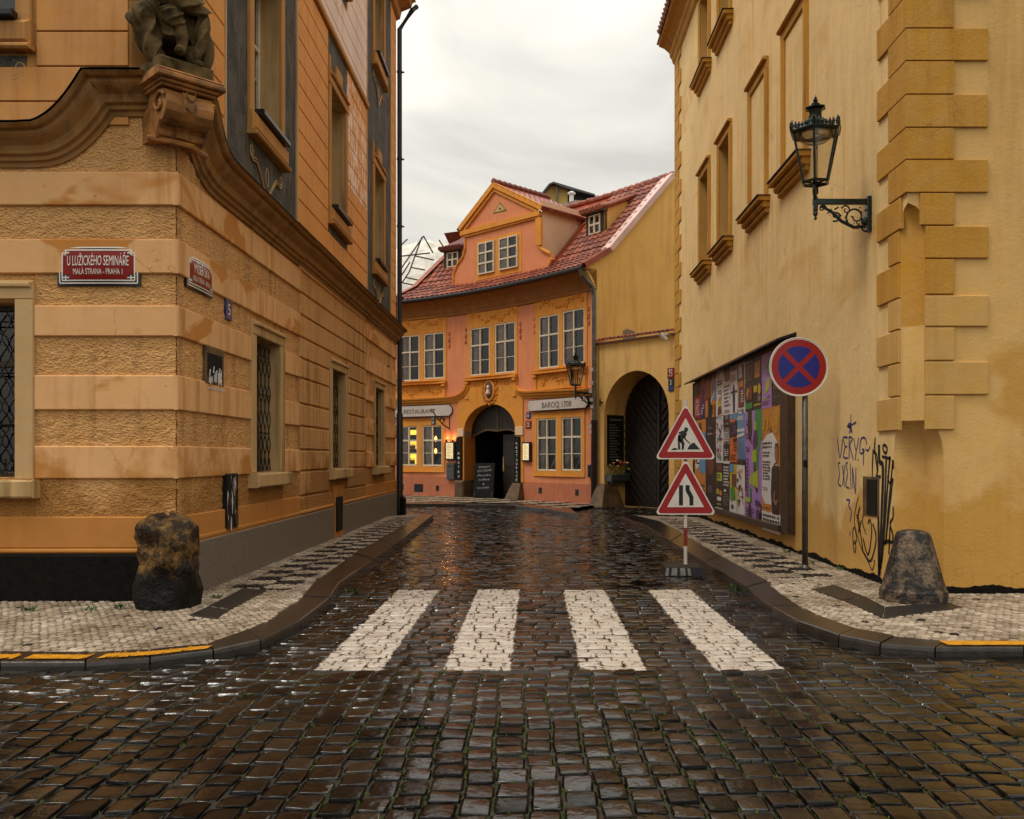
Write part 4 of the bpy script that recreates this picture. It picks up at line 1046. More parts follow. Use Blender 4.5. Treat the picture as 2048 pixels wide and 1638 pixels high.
strokes('black_graffiti', [[(455, 225), (450, 330), (472, 500), (460, 550)], [(438, 320), (432, 440), (430, 560)], [(440, 345), (465, 360), (476, 460), (470, 540), (500, 545)], [.045, (485, 285), (490, 420), (518, 480), (505, 900), (490, 1350)],
    [(510, 380), (580, 400)], [(515, 300), (530, 285), (551, 310), (545, 350), (525, 340), (515, 300)], [.03, (545, 400), (530, 800), (500, 1300)], [.03, (577, 380), (560, 560), (522, 1100), (506, 1250)], [(602, 410), (562, 800), (541, 1100)], [.035, (602, 410), (632, 480)],
    [(555, 540), (575, 600), (608, 560)], [(610, 560), (560, 900), (541, 1080)], [(610, 790), (605, 880), (576, 930), (598, 1020), (606, 1090)], [.03, (520, 1095), (560, 1075), (603, 1090)], [(576, 960), (566, 1180)], [.04, (480, 860), (485, 1370)],
    [.012, (315, 710), (285, 860), (290, 960), (330, 1100), (400, 1250), (430, 1310), (450, 1240), (440, 1232)], [.02, (330, 790), (308, 890), (327, 960), (338, 1040), (352, 1140)], [.014, (270, 1060), (285, 1092), (301, 1060), (285, 960), (270, 1000), (275, 1100), (285, 1170), (296, 1120), (285, 1060)],
    [.014, (360, 850), (350, 920), (381, 1020)], [.02, (395, 930), (411, 900), (426, 990), (405, 1160), (385, 1172), (355, 1050)], [.022, (435, 930), (456, 1000), (460, 1080), (430, 1210), (400, 1232), (345, 1140)], [.016, (300, 860), (322, 900), (318, 1010), (340, 900)]], 'graffiti_black', .034, .0045)
# ------------------------------------------------------------------ baroque restaurant house at the end of the street
hc = BF(sB(985), 0, 0)
bh = thing('restaurant_house', 'small orange and pink baroque house with red tiled roof and pedimented gable', 'house', (hc[0], hc[1], 0))
SA = sB(690); ZE = 7.1
def rect(x0, y0, x1, y1):                             # photo rectangle -> s0, s1, z0, z1
    xm = (x0 + x1) / 2; return sB(x0), sB(x1), zB(xm, y1), zB(xm, y0)
WIN = [rect(*q) for q in ((800.5, 671, 839.3, 762.5), (847.7, 666, 889, 758), (941, 655, 980, 751), (990, 645.5, 1031, 746.5), (1078, 630.5, 1118, 736.5), (1126, 619, 1169.5, 729))]
GWN = [rect(*q) for q in ((800, 852, 835.6, 931.6), (845, 850.6, 885, 932.4), (1074.5, 837, 1114, 942), (1124, 834, 1164, 942))]
ds0, ds1 = sB(929), sB(1032); dzs = zB(980, 862); dz1 = zB(980, 808)
mb = MB()
mb.wall(BF, SA, S_END, -.05, ZE, [w for w in WIN + GWN] + [(ds0, ds1, -.05, dz1)], .55, 0, 1, du=.4)
mb.v = [v for v in mb.v]
obj('wall', mb, ['pink_wall', 'orange_trim'], bh)
# arch spandrels over the door, then the orange portal around it
def arch(s0, s1, zs, z1, n=18): return [((s0 + s1) / 2 - (s1 - s0) / 2 * math.cos(t), zs + (z1 - zs) * math.sin(t)) for t in np.linspace(0, math.pi, n)]
ar = arch(ds0, ds1, dzs, dz1)
mb = MB(); mid = len(ar) // 2
mb.prism(BF, [(ds0, dz1)] + ar[:mid + 1][::1] + [], -.6, -.001); mb.prism(BF, ar[mid:] + [(ds1, dz1)], -.6, -.001)
obj('door_arch', mb, 'orange_trim', bh)
pa0, pa1 = sB(917), sB(1047); pz = zB(985, 775)
mb = MB()
mb.prism(BF, [(pa0, zB(925, 858))] + [(pa0, pz - .25), (pa0 + .25, pz)] + [((pa0 + pa1) / 2, pz + .1)] + [ar[mid]] + ar[:mid][::-1], -.002, .035)
mb.prism(BF, [((pa0 + pa1) / 2, pz + .1), (pa1 - .25, pz), (pa1, pz - .25), (pa1, zB(1040, 858))] + ar[mid:][::-1], -.002, .035)
obj('portal', mb, 'orange_trim', bh)
for a, b_ in ((pa0 - .02, ds0 + .0), (ds1 - .0, pa1 + .02)):
    m_ = MB(); m_.slab(BF, a, b_, zB(930, 873), zB(930, 857), -.55, .06, .01); obj('impost', m_, 'cheek', bh)
    m_ = MB(); m_.slab(BF, a + .02, b_, zB(930, 962), zB(930, 873) - .002, -.55, .03, .01); obj('door_jamb', m_, 'orange_trim', bh)
m_ = MB(); M0 = pa0 - .15
m_.slab(BF, pa0 - .12, ds0 + .01, .02, zB(925, 961), -.55, .12, .05); obj('guard_stone', m_, 'dark_stone', bh)
a, b_ = sB(1020), pa1; zt = zB(1035, 966)
m_ = MB(); m_.add([BF(u, z, d) for u, z, d in ((a, .02, .32), (b_ + .05, .02, .32), (b_ + .05, .02, -.3), (a, .02, -.3), (a + .22, zt, .10), (b_ - .03, zt, .12), (b_ - .03, zt, -.2), (a + .22, zt, -.2))],
      [(0, 1, 5, 4), (1, 2, 6, 5), (2, 3, 7, 6), (3, 0, 4, 7), (4, 5, 6, 7)]); obj('guard_stone', m_, 'dark_stone', bh)
# doorway: dark hall, wooden tympanum with scalloped edge, door leaf
m_ = MB(); q_ = [(ds0 - .2, -.04), (ds1 + .2, -.04), (ds1 + .2, dz1 + .1), (ds0 - .2, dz1 + .1)]
m_.add([BF(u, z, -.603) for u, z in q_] + [BF(u, z, -2.6) for u, z in q_], [(i, (i + 1) % 4, 4 + (i + 1) % 4, 4 + i) for i in range(4)] + [(4, 5, 6, 7)]); obj('hall', m_, 'interior', bh)
m_ = MB(); low = [(ds0 + (ds1 - ds0) * t, dzs - .10 + .16 * math.sin(math.pi * t) ** 2 - .05 * math.cos(4 * math.pi * t)) for t in np.linspace(0, 1, 17)]
m_.prism(BF, low + ar[::-1], -.42, -.36); tym = obj('tympanum', m_, 'door_wood', bh)
m_ = MB(); cm_ = (ds0 + ds1) / 2
m_.slab(BF, cm_ - .04, cm_ + .04, dzs + .06, dz1 - .05, -.36, -.33, .01); m_.tube([BF(u, z, -.35) for u, z in low], .035, 6)
for k in range(-4, 5):
    if k: m_.slab(BF, cm_ + k * .19 - .008, cm_ + k * .19 + .008, dzs + .1, dzs + (dz1 - dzs) * math.sqrt(max(0, 1 - (k * .19 / ((ds1 - ds0) / 2)) ** 2)) - .04, -.362, -.352, .003)
obj('tympanum_trim', m_, 'dark_stone', tym)
m_ = MB(); m_.slab(BF, cm_ + .05, ds1 - .02, .05, dzs - .1, -.60, -.55, .01)
for a_, b2 in ((.3, 1.0), (1.15, 2.1)): m_.slab(BF, cm_ + .15, ds1 - .12, a_, b2, -.552, -.535, .02)
dl = obj('door', m_, 'door_wood', bh)
m_ = MB(); m_.slab(BF, cm_ + .07, cm_ + .11, 1.0, 1.5, -.55, -.52, .008); obj('door_handle', m_, 'sandstone', dl)

# windows of both floors
def glazed(w, lit=False, cur=.5):
    s0, s1, z0, z1 = w; wd = s1 - s0
    o = casement(BF, s0, s1, z0, z1, -.035, bh, 2, (0, .63, 1), (.32,), fw=.055)
    m_ = MB(); m_.wall(BF, s0 - .3, s1 + .3, z0 - .3, z1 + .3, [], 0); 
    m_ = MB(); q = [(s0 - .1, z0 - .1), (s1 + .1, z0 - .1), (s1 + .1, z1 + .1), (s0 - .1, z1 + .1)]
    m_.add([BF(u, z, -.552) for u, z in q] + [BF(u, z, -1.3) for u, z in q], [(i, (i + 1) % 4, 4 + (i + 1) % 4, 4 + i) for i in range(4)] + [(4, 5, 6, 7)]); obj('room', m_, 'interior', o)
    if cur:
        m_ = MB(); n = 24
        m_.sheet([[BF(s0 + wd * cur * k / n, z, -.09 + .018 * math.sin(k * 1.6) + .008 * math.sin(k * 4.1)) for k in range(n + 1)] for z in (z0 - .05, (z0 + z1) / 2, z1 + .05)])
        m_.sheet([[BF(s1 - wd * .12 * k / 6, z, -.16 + .025 * math.sin(k * 1.6)) for k in range(7)] for z in (z0 - .05, z1 + .05)])
        obj('curtain', m_, 'curtain', o)
    return o
wo = [glazed(w, cur=c) for w, c in zip(WIN, (.42, .52, .47, .50, .36, .46))]
go = [glazed(w, cur=c) for w, c in zip(GWN, (.44, .50, .48, .40))]
# lit bar shelves behind the lower left windows
s0, s1, z0, z1 = GWN[0]; m_ = MB()
for za, zb_ in ((.05, .30), (.42, .62), (.78, .90)):
    m_.slab(BF, s0 + (s1 - s0) * .46, s0 + (s1 - s0) * .80, z0 + (z1 - z0) * za, z0 + (z1 - z0) * zb_, -.12, -.10, .008)
obj('lit_shelf', m_, 'shelf_light', go[0])
m_ = MB()
for k in range(9):
    u = s0 + (s1 - s0) * (.48 + .035 * k); m_.lathe(BF(u, z0 + (z1 - z0) * (.05 if k % 2 else .42), -.08), [(.02, 0), (.025, .02), (.025, .12), (.01, .16), (.01, .21)], 6)
obj('bottles', m_, 'rust_brown', go[0], kind='stuff')
s0, s1, z0, z1 = GWN[1]; m_ = MB()
for f_ in (.30, .60): m_.lathe(BF(s0 + (s1 - s0) * .55, z0 + (z1 - z0) * f_, -.12), [(.01, 0), (.04, .05), (.05, .12), (.02, .2)], 8)
obj('bulb', m_, 'warm_bulb', go[1])
# pale rods leaning behind the lower right panes
for g_, fr_ in ((go[2], GWN[2]), (go[3], GWN[3])):
    s0, s1, z0, z1 = fr_; w_ = s1 - s0; h_ = z1 - z0; m_ = MB()
    m_.tube([BF(s0 + w_ * .1, z0 + h_ * .36, -.1), BF(s0 + w_ * .42, z0 + h_ * .58, -.1)], .014, 5); m_.tube([BF(s0 + w_ * .56, z0 + h_ * .05, -.1), BF(s0 + w_ * .85, z0 + h_ * .30, -.1)], .014, 5)
    obj('stay_rod', m_, 'white_frame', g_)
    m_ = MB(); m_.slab(BF, s0 + w_ * .53, s0 + w_ * .95, z0 + h_ * .34, z0 + h_ * .60, -.13, -.12, .004); obj('green_blind', m_, 'moss', g_)
# orange fields around the windows
def field(name, x0, y0, x1, y1, d, mat='orange_trim', holes=()):
    s0, s1, z0, z1 = rect(x0, y0, x1, y1); m_ = MB(); m_.wall(lambda u, z, dd: BF(u, z, dd + d), s0, s1, z0, z1, [h for h in holes], d, 0, du=.35)
    m_.box(BF, s0, s0 + .02, z0, z1, 0, d - .001); m_.box(BF, s1 - .02, s1, z0, z1, 0, d - .001); m_.box(BF, s0, s1, z0, z0 + .02, 0, d - .0012); m_.box(BF, s0, s1, z1 - .02, z1, 0, d - .0012)
    return obj(name, m_, mat, bh)
field('window_field', 795, 838, 890, 944, .03, holes=GWN[:2]); field('window_field', 1068, 823, 1170.5, 953, .03, holes=GWN[2:])
for x0, y0, x1, y1, k in ((795, 636, 893.5, 798, 0), (936, 612, 1036, 782, 2), (1070, 590, 1175, 777, 4)):
    field('window_field', x0, y0, x1, y1, .022, holes=WIN[k:k + 2])
# sills with small brackets
for x0, y0, x1, y1 in ((790, 771, 894, 762), (931, 762, 1036, 748.5), (1067, 747.5, 1175.5, 733)):
    s0, s1 = sB(x0), sB(x1); zc_ = (zB(x0, y0) + zB(x1, y1)) / 2
    m_ = MB(); m_.wall(lambda u, z, dd: BF(u, z, dd + .13), s0, s1, zc_ - .05, zc_ + .05, [(s0 + 1e-4, s1 - 1e-4, zc_ - .0499, zc_ + .0499)], .13, 0)
    n = 12
    for k in range(n): m_.slab(BF, s0 + (s1 - s0) * k / n, s0 + (s1 - s0) * (k + 1) / n + .0005, zc_ - .06, zc_ + .05, -.01, .13, .0)
    o = obj('ledge', m_, 'orange_trim', bh)
    for u in (s0 + .12, s1 - .12):
        m_ = MB(); m_.slab(BF, u - .09, u + .09, zc_ - .17, zc_ - .062, 0, .12, .02); m_.slab(BF, u - .07, u + .07, zc_ - .62, zc_ - .172, 0, .06, .015); m_.slab(BF, u - .08, u + .08, zc_ - .70, zc_ - .622, 0, .08, .02); obj('bracket', m_, 'orange_trim', o)
# stucco relief: garlands over and under the windows
def relief(name, cx_, cy_, w_, h_, n, seed, mat='orange_trim'):
    r_ = random.Random(seed); m_ = MB(); sc, zc_ = sB(cx_), zB(cx_, cy_); hw = (sB(cx_ + w_ / 2) - sB(cx_ - w_ / 2)) / 2; hh = h_ / 2 / 61
    for sg in (-1, 1):
        for k in range(n):
            t = (k + .5) / n; u = sc + sg * hw * t; z = zc_ + hh * math.sin(t * 6 + seed) * .6
            rr = r_.uniform(.05, .10); a0 = r_.uniform(0, 6)
            m_.tube([BF(u + rr * (1 - q * .11) * math.cos(a0 + q * .8 * sg), z + rr * (1 - q * .11) * math.sin(a0 + q * .8 * sg), .03) for q in range(8)], [.028 - .002 * q for q in range(8)], 5)
    obj(name, m_, mat, bh)
relief('stucco_relief', 848, 783, 74, 20, 6, 1); relief('stucco_relief', 848, 645, 84, 26, 7, 2); relief('stucco_relief', 988, 633, 92, 26, 7, 3); relief('stucco_relief', 1123, 605, 92, 24, 7, 4); relief('stucco_relief', 1123, 757, 80, 22, 6, 5)
relief('stucco_relief', 955, 776, 24, 14, 2, 6); relief('stucco_relief', 1014, 769, 24, 14, 2, 7)
for cx_, cy_ in ((899, 680), (932, 672), (1041, 661), (1070, 652), (1178, 632)):
    mb = MB(); sc, zc_ = sB(cx_), zB(cx_, cy_)
    for k, (dz, w_) in enumerate(((.22, .05), (.0, .07), (-.2, .06))):
        for a_ in range(4): mb.tube([BF(sc, zc_ + dz, .01), BF(sc + w_ * math.cos(a_ * 1.57 + .8), zc_ + dz + w_ * 1.3 * math.sin(a_ * 1.57 + .8), .02)], [.03, .012], 5)
    mb.tube([BF(sc, zc_ + .3, .008), BF(sc, zc_ - .3, .008)], .010, 4)
    obj('stucco_drop', mb, 'pink_plinth', bh)
# curved string cornice, two halves curling up beside the medallion
def bcornice(px, name='string_course'):
    pr_ = [(0, -.16), (.03, -.16), (.05, -.10), (.09, -.07), (.10, -.02), (.15, .02), (.16, .07), (0, .09)]
    pts = [Vector((sB(a), zB(a, b_))) for a, b_ in px]; rows = []
    for i, p in enumerate(pts):
        t = (pts[min(i + 1, len(pts) - 1)] - pts[max(i - 1, 0)]).normalized(); nx_, nz_ = -t.y, t.x
        if nz_ < 0: nx_, nz_ = -nx_, -nz_
        rows.append([BF(p.x + nx_ * q, p.y + nz_ * q, d) for d, q in pr_])
    m_ = MB(); m_.sheet(rows); m_.add(rows[0], [tuple(range(8))]); m_.add(rows[-1], [tuple(range(8))]); obj(name, m_, 'orange_trim', bh)
bcornice([(700, 808), (797, 803), (860, 800), (905, 797), (918, 794.5), (928, 789), (934.5, 782), (938, 772)])
bcornice([(1036, 777), (1039, 782), (1045, 785.5), (1055, 787), (1100, 785), (1150, 783), (1191, 781)])
# medallion
m_ = MB(); sc, zc_ = sB(982), zB(982, 781)
m_.add([BF(sc + .19 * math.cos(t), zc_ + .29 * math.sin(t), .10) for t in np.linspace(0, 6.283, 21)[:-1]] + [BF(sc, zc_, .15)], [(i, (i + 1) % 20, 20) for i in range(20)])
md = obj('medallion', m_, 'bronze', bh)
m_ = MB(); m_.tube([BF(sc + .23 * math.cos(t), zc_ + .33 * math.sin(t), .07) for t in np.linspace(0, 6.283, 25)], .05, 6)
for k in range(14):
    t = k / 14 * 6.283; m_.tube([BF(sc + .30 * math.cos(t), zc_ + .41 * math.sin(t), .05), BF(sc + .38 * math.cos(t + .2), zc_ + .50 * math.sin(t + .2), .06), BF(sc + .34 * math.cos(t + .35), zc_ + .46 * math.sin(t + .35), .05)], .03, 5)
obj('medallion_wreath', m_, 'orange_trim', md)
m_ = MB(); m_.lathe((0, 0, 0), [(.001, 0), (.05, .03), (.06, .09), (.03, .14), (.001, .16)], 8); m_.v = [tuple(Vector(BF(sc, zc_ + .02, .14)) + Vector(v)) for v in m_.v]; m_.lathe(BF(sc, zc_ - .17, .13), [(.04, 0), (.10, .06), (.06, .2)], 8); obj('medallion_figure', m_, 'flash_pink', md)
# pink plinth, vents
for a_, b_, z_ in ((SA, pa0 - .13, zB(850, 953)), (pa1 + .06, S_END, zB(1110, 966))):
    m_ = MB(); m_.wall(lambda u, z, dd: BF(u, z, dd + .02), a_, b_, -.04, z_, [], 0, 0, du=.4); obj('plinth', m_, 'pink_plinth', bh)
for x0, y0, x1, y1 in ((801.5, 968, 808, 979), (829, 968, 847, 984), (872.5, 971, 879, 982), (1078, 975, 1085, 987), (1151.5, 979, 1158.5, 991)):
    s0, s1, z0, z1 = rect(x0, y0, x1, y1); m_ = MB(); m_.box(BF, s0, s1, z0, z1, .0, .024); obj('vent', m_, 'enamel_black', bh)
# eaves: cove, gutter, downpipe
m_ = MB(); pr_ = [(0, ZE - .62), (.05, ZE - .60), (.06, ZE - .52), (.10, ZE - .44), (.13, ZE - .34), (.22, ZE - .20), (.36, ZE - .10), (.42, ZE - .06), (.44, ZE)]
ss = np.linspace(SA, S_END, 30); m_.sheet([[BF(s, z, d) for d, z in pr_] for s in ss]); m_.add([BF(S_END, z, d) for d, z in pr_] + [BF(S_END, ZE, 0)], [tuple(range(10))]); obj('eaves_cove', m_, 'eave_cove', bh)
m_ = MB(); m_.tube([BF(s, ZE - .0, .56) for s in ss], .065, 8); obj('gutter', m_, 'lead', bh)
m_ = MB(); m_.tube([BF(S_END - .1, ZE - .02, .55), BF(S_END - .1, ZE - .2, .50), BF(S_END - .02, ZE - .55, .16), BF(S_END + .0, ZE - .8, .11), BF(S_END + .0, 2.6, .11)], .075, 9); obj('downpipe', m_, 'zinc', bh)
m_ = MB(); m_.tube([BF(S_END, 2.6, .11), BF(S_END, .05, .11)], .095, 9); dp = obj('downpipe_sleeve', m_, 'enamel_black', bh)
rs_ = random.Random(4)
for z in (4.05, 3.65, 3.4, 3.15, 2.95, 2.35, 2.2): 
    m_ = MB(); c_ = BF(S_END - rs_.uniform(0, .05), z, .195); w_ = rs_.uniform(.04, .07); m_.box(lambda u, zz_, d: (c_[0] + u, c_[1] + d, zz_), -w_, w_, z, z + rs_.uniform(.08, .15), -.02, .0); obj('sticker', m_, 'paper_white', dp)

def flatmap(sc, d0=0.0):                               # a straight board against the curved front
    x, y, tx, ty = fpos(sc)
    return lambda u, z, d: (x + tx * (u - sc) + ty * (d + d0), y + ty * (u - sc) - tx * (d + d0), z)
FD = flatmap(sB(990))
# roof
def rz(t): return ZE + .03 + (.60 * t if t < 1.0 else .60 + 1.04 * (t - 1.0))
TR = 3.6; ZR = rz(TR)
def RP(s, t, h=0):
    sl = .60 if t < 1.0 else 1.04; l = math.hypot(1, sl); p = BF(s, rz(t), .5 - t); q = BF(s, rz(t), .5 - t + 1)
    nx_, ny_ = q[0] - p[0], q[1] - p[1]
    return (p[0] + nx_ * sl / l * h, p[1] + ny_ * sl / l * h, p[2] + h / l)
SV = sB(797)
m_ = MB(); tt = [0, .5, 1.0, 1.8, 2.6, TR]; ss = np.linspace(SV, S_END, 20)
m_.sheet([[RP(max(s, SV + .36 * t), t) for t in tt] for s in ss]); m_.sheet([[BF(s, ZR, .5 - TR), BF(s, ZE, .5 - 2 * TR)] for s in ss])
roof = obj('roof', m_, 'flash_red', bh)
def roof_at(px, py):                                  # where a photo ray meets the roof slope
    best = None
    for s in np.linspace(SV - .5, S_END + .5, 120):
        for t in np.linspace(0, TR, 80):
            x, y, z = RP(s, t); e = (CX + F * x / y - px) ** 2 + (CY - F * (z - CAMZ) / y - py) ** 2
            if best is None or e < best[0]: best = (e, s, t)
    return best[1], best[2]
def tile_mesh():
    m_ = MB(); w, l = .135, .40; rows = []
    for y, k in ((0, 1.0), (.02, 1.0), (l, .88)):
        rows.append([(w * k * math.cos(a), y, .085 * k * math.sin(a) + (.03 if y < .3 else .0)) for a in np.linspace(math.pi, 0, 8)])
    m_.sheet(rows); m_.add(rows[0], [tuple(range(8))])
    return to_mesh('roof_tile', m_, ['roof_tile'], smooth=False, recalc=False)
TM = tile_mesh()
def frame(o, ex, ey):
    ex = Vector(ex).normalized(); ey = Vector(ey); ey = (ey - ex * ey.dot(ex)).normalized(); ez = ex.cross(ey)
    m = Matrix((ex, ey, ez)).transposed().to_4x4(); m.translation = Vector(o); return m
tiles = []
dl0, dl1 = sB(896), sB(1094)
tpos = []; t = -.04
while t < TR - .1: tpos.append(t); t += .30 / math.hypot(1, .60 if t < .9 else 1.04)
sd0, td0 = roof_at(1190, 476)
def skip(s, t):
    if dl0 - .1 < s < dl1 - .15 and t > .62: return True
    if sd0 - .52 < s < sd0 + .50 and t > td0 - .12 and t < td0 + 1.0: return True
    return False
s = SV + .12
while s < S_END - .12:
    for t in tpos:
        if skip(s, t) or s < SV + .36 * t + .1: continue
        p = RP(s, max(t, 0), .0); q = RP(s, max(t, 0) + .05); e = RP(s + .05, max(t, 0))
        ey = Vector(q) - Vector(p); o = Vector(p) + (ey.normalized() * (t if t < 0 else 0))
        tiles.append(frame(o, Vector(e) - Vector(p), ey))
    s += .245
# big dormer
ap_s, ap_z = sB(985), zB(985, 366) + .02; le_s, le_z = sB(910), zB(910, 458); re_s, re_z = sB(1081), zB(1081, 409)
ez_ = (le_z + re_z) / 2; DB = -2.7
def DR(side, a, v, h=0):                              # dormer slope: a = depth back, v = 0 at the ridge .. 1 at the eaves
    es = le_s if side < 0 else re_s
    p = Vector(FD(ap_s + (es - ap_s) * v, ap_z + (ez_ - ap_z) * v, -.02 - a)); return p + Vector((0, 0, h))
m_ = MB()
for sd in (-1, 1): m_.sheet([[tuple(DR(sd, a, v)) for v in (0, 1)] for a in (0, 2.7)])
dr = obj('dormer_roof', m_, 'flash_red', bh)
for sd in (-1, 1):
    L_ = math.hypot((re_s if sd > 0 else le_s) - ap_s, ap_z - ez_); nr = int(L_ / .30) + 1
    for k in range(nr):
        v = 1.02 - k * .30 / L_
        if v < .1: continue
        a = .10
        while a < 2.6:
            o = DR(sd, a, v, .02); ex = DR(sd, a - .1 * sd, v) - DR(sd, a, v); ey = DR(sd, a, v - .1) - DR(sd, a, v)
            if DR(sd, a, v).z > ZE and not (sd < 0 and a > .6): tiles.append(frame(o, -ex if False else ex, ey))
            a += .245
m_ = MB()
for k in range(11): 
    p = Vector(DR(1, k * .25, 0, .06)); q = Vector(DR(1, k * .25 + .28, 0, .03)); m_.tube([p, q], [.10, .085], 8)
obj('ridge_tiles', m_, 'roof_tile', dr)
ridge = MB()
for s in np.arange(SV + .36 * TR, S_END, .36):
    ridge.tube([RP(s, TR, .05), RP(min(s + .39, S_END), TR, .02)], [.11, .095], 8)
obj('ridge_tiles', ridge, 'roof_tile', roof)
tiles.sort(key=lambda m: m.translation.y)
for m in tiles[:300]: inst('roof_tile', TM, roof, m)
mb = MB(); tint = []; rt_ = random.Random(2)
tv = [v.co.copy() for v in TM.vertices]; tf = [tuple(p.vertices) for p in TM.polygons]
for m in tiles[300:]: mb.add([tuple(m @ v) for v in tv], tf); tint += [rt_.random()] * len(tv)
mb.t = tint; obj('far_roof_tiles', mb, 'roof_tile', roof, recalc=False, kind='stuff')
# dormer front
fp_ = [(895, 582), (896, 548), (905, 528), (918, 512), (923, 495), (922, 468), (1068, 426), (1068, 488), (1076, 497), (1090, 505), (1093, 516), (1088, 530), (1086, 556)]
q = [(sB(a), zB(a, b_)) for a, b_ in fp_]
DW = [rect(952, 483, 985, 546.5), rect(995, 472.5, 1031, 537)]
def BD(u, z, d): return FD(u, z, d - .12)
m_ = MB(); m_.prism(BD, q, -.14, 0); gf = obj('dormer_front', m_, 'pink_wall', bh)
m_ = MB()
m_.prism(BD, [(sB(921), zB(921, 466)), (ap_s, ap_z - .16), (sB(1069), zB(1069, 425))], -.12, .015); obj('pediment', m_, 'pink_wall', gf)
def beam(M, x0, y0, x1, y1, w, d0, d1, parent, mat='orange_trim', name='moulding'):
    a = Vector((sB(x0), zB(x0, y0))); b_ = Vector((sB(x1), zB(x1, y1))); t = (b_ - a).normalized(); nn = Vector((-t.y, t.x)) * w / 2
    m_ = MB(); m_.prism(M, [tuple(a - nn), tuple(b_ - nn), tuple(b_ + nn), tuple(a + nn)], d0, d1); obj(name, m_, mat, parent)
beam(BD, 915, 466, 1073, 424, .16, .0, .10, gf); beam(BD, 917, 472, 1072, 430, .10, .0, .06, gf)
beam(BD, 914, 457, 986, 369, .17, .0, .13, gf); beam(BD, 985, 369, 1078, 414, .17, .0, .125, gf); beam(BD, 922, 459, 986, 379, .09, .0, .08, gf); beam(BD, 985, 379, 1068, 420, .09, .0, .075, gf)
for (x0, y0, x1, y1) in ((895, 580, 1086, 554),): beam(BD, x0, y0, x1, y1, .22, .0, .03, gf)
m_ = MB(); m_.prism(BD, [(sB(981.5), zB(981, 427)), (sB(995.5), zB(995, 403)), (sB(1009.5), zB(1009, 420))], 0, .022); ey_ = obj('eye_triangle', m_, 'moss', gf)
m_ = MB(); m_.prism(BD, [(sB(984.5), zB(984.5, 424.5)), (sB(995.5), zB(995, 406)), (sB(1006.5), zB(1006, 418.5))], 0, .028); obj('eye_field', m_, 'sandstone', ey_)
m_ = MB(); m_.prism(BD, [(sB(995.5) + .05 * math.cos(t), zB(995.5, 416) + .035 * math.sin(t)) for t in np.linspace(0, 6.28, 13)[:-1]], 0, .034); obj('eye', m_, 'enamel_black', ey_)
# window field of the dormer
x0, y0, x1, y1 = 946, 470, 1037, 560
m_ = MB(); m_.prism(BD, [(sB(a), zB(a, b_)) for a, b_ in ((946, 561), (946, 483), (1037, 459), (1037, 541))], 0, .012); obj('window_field', m_, 'orange_trim', gf)
for w in DW:
    o = casement(BD, *w, .03, gf, 2, (0, .34, .67, 1), fw=.045)
    m_ = MB(); m_.box(BD, w[0] + .02, w[1] - .02, w[2] + .02, w[3] - .02, .013, .018); obj('dark_backing', m_, 'interior', o)
    m_ = MB(); wd = (w[1] - w[0]); m_.box(BD, w[0] + .05, w[0] + wd * .47, w[2] + .04, w[3] - .04, .0182, .020); m_.box(BD, w[1] - wd * .17, w[1] - .05, w[2] + .04, w[3] - .04, .0182, .020); obj('curtain', m_, 'curtain', o)
# volute edging and the pale right cheek
m_ = MB(); m_.tube([BD(sB(a), zB(a, b_), .02) for a, b_ in ((923, 478), (923, 496), (918, 512), (905, 528), (897, 546), (896, 570))], .045, 6); obj('volute_edge', m_, 'orange_trim', gf); m_ = MB(); m_.tube([BD(sB(a), zB(a, b_), .02) for a, b_ in ((1068, 476), (1068, 488), (1076, 497), (1090, 505), (1093, 516), (1088, 530))], .06, 6); obj('volute_edge', m_, 'orange_trim', gf)
m_ = MB(); m_.prism(BD, [(sB(1066), zB(1066, 488)), (sB(1066), zB(1066, 436)), (sB(1076), zB(1076, 433)), (sB(1076), zB(1076, 489))], 0, .09); obj('pilaster', m_, 'orange_trim', gf)
cs = sB(1074)
for c_ in (cs, sB(921)):
    m_ = MB(); m_.add([FD(c_, rz(.5), -.13), FD(c_, ez_ + .25, -.13), FD(c_, ez_ + .25, -2.2), FD(c_, rz(2.7), -2.2)], [(0, 1, 2, 3)]); obj('dormer_cheek', m_, 'cheek', bh)
m_ = MB(); m_.sheet([[RP(cs + k, t, .05) for t in (.7, 1.2, 2.0, 2.6)] for k in (0, .14)]); obj('flashing', m_, 'flash_red', roof)
# small dormers
def small_dormer(s, t, w, h, parent=bh):
    d0 = .5 - t; z0 = rz(t) + .02
    m_ = MB(); m_.slab(BF, s - w, s + w, z0, z0 + h, d0 - .12, d0, .01); o = obj('small_dormer', m_, 'door_wood', parent)
    casement(BF, s - w * .62, s + w * .62, z0 + .08, z0 + h - .16, d0 + .005, o, 2, (0, .5, 1), fw=.045)
    tb = t + (h + .25) / 1.04
    for sg in (-1, 1): m_ = MB(); m_.add([BF(s + sg * w, z0, d0), BF(s + sg * w, z0 + h, d0), BF(s + sg * w, rz(tb + .2), .5 - tb - .2)], [(0, 1, 2)]); obj('dormer_cheek', m_, 'gable_yellow', o)
    m_ = MB(); rows = []
    for k in range(7):
        u = s - w - .1 + (2 * w + .2) * (k + .5) / 7; m_.tube([BF(u, z0 + h - .02, d0 + .22), BF(u, z0 + h + .10, d0 - .2), BF(u, rz(tb + .35) + .05, .5 - tb - .35)], .085, 7)
    m_.add([BF(s - w - .1, z0 + h - .02, d0 + .2), BF(s + w + .1, z0 + h - .02, d0 + .2), BF(s + w + .1, rz(tb + .35), .5 - tb - .35), BF(s - w - .1, rz(tb + .35), .5 - tb - .35)], [(0, 1, 2, 3)])
    obj('dormer_tiles', m_, 'roof_tile', o)
    m_ = MB(); m_.slab(BF, s - w - .06, s + w + .06, z0 + h - .12, z0 + h - .03, d0 - .1, d0 + .18, .02); obj('lintel', m_, 'dark_stone', o)
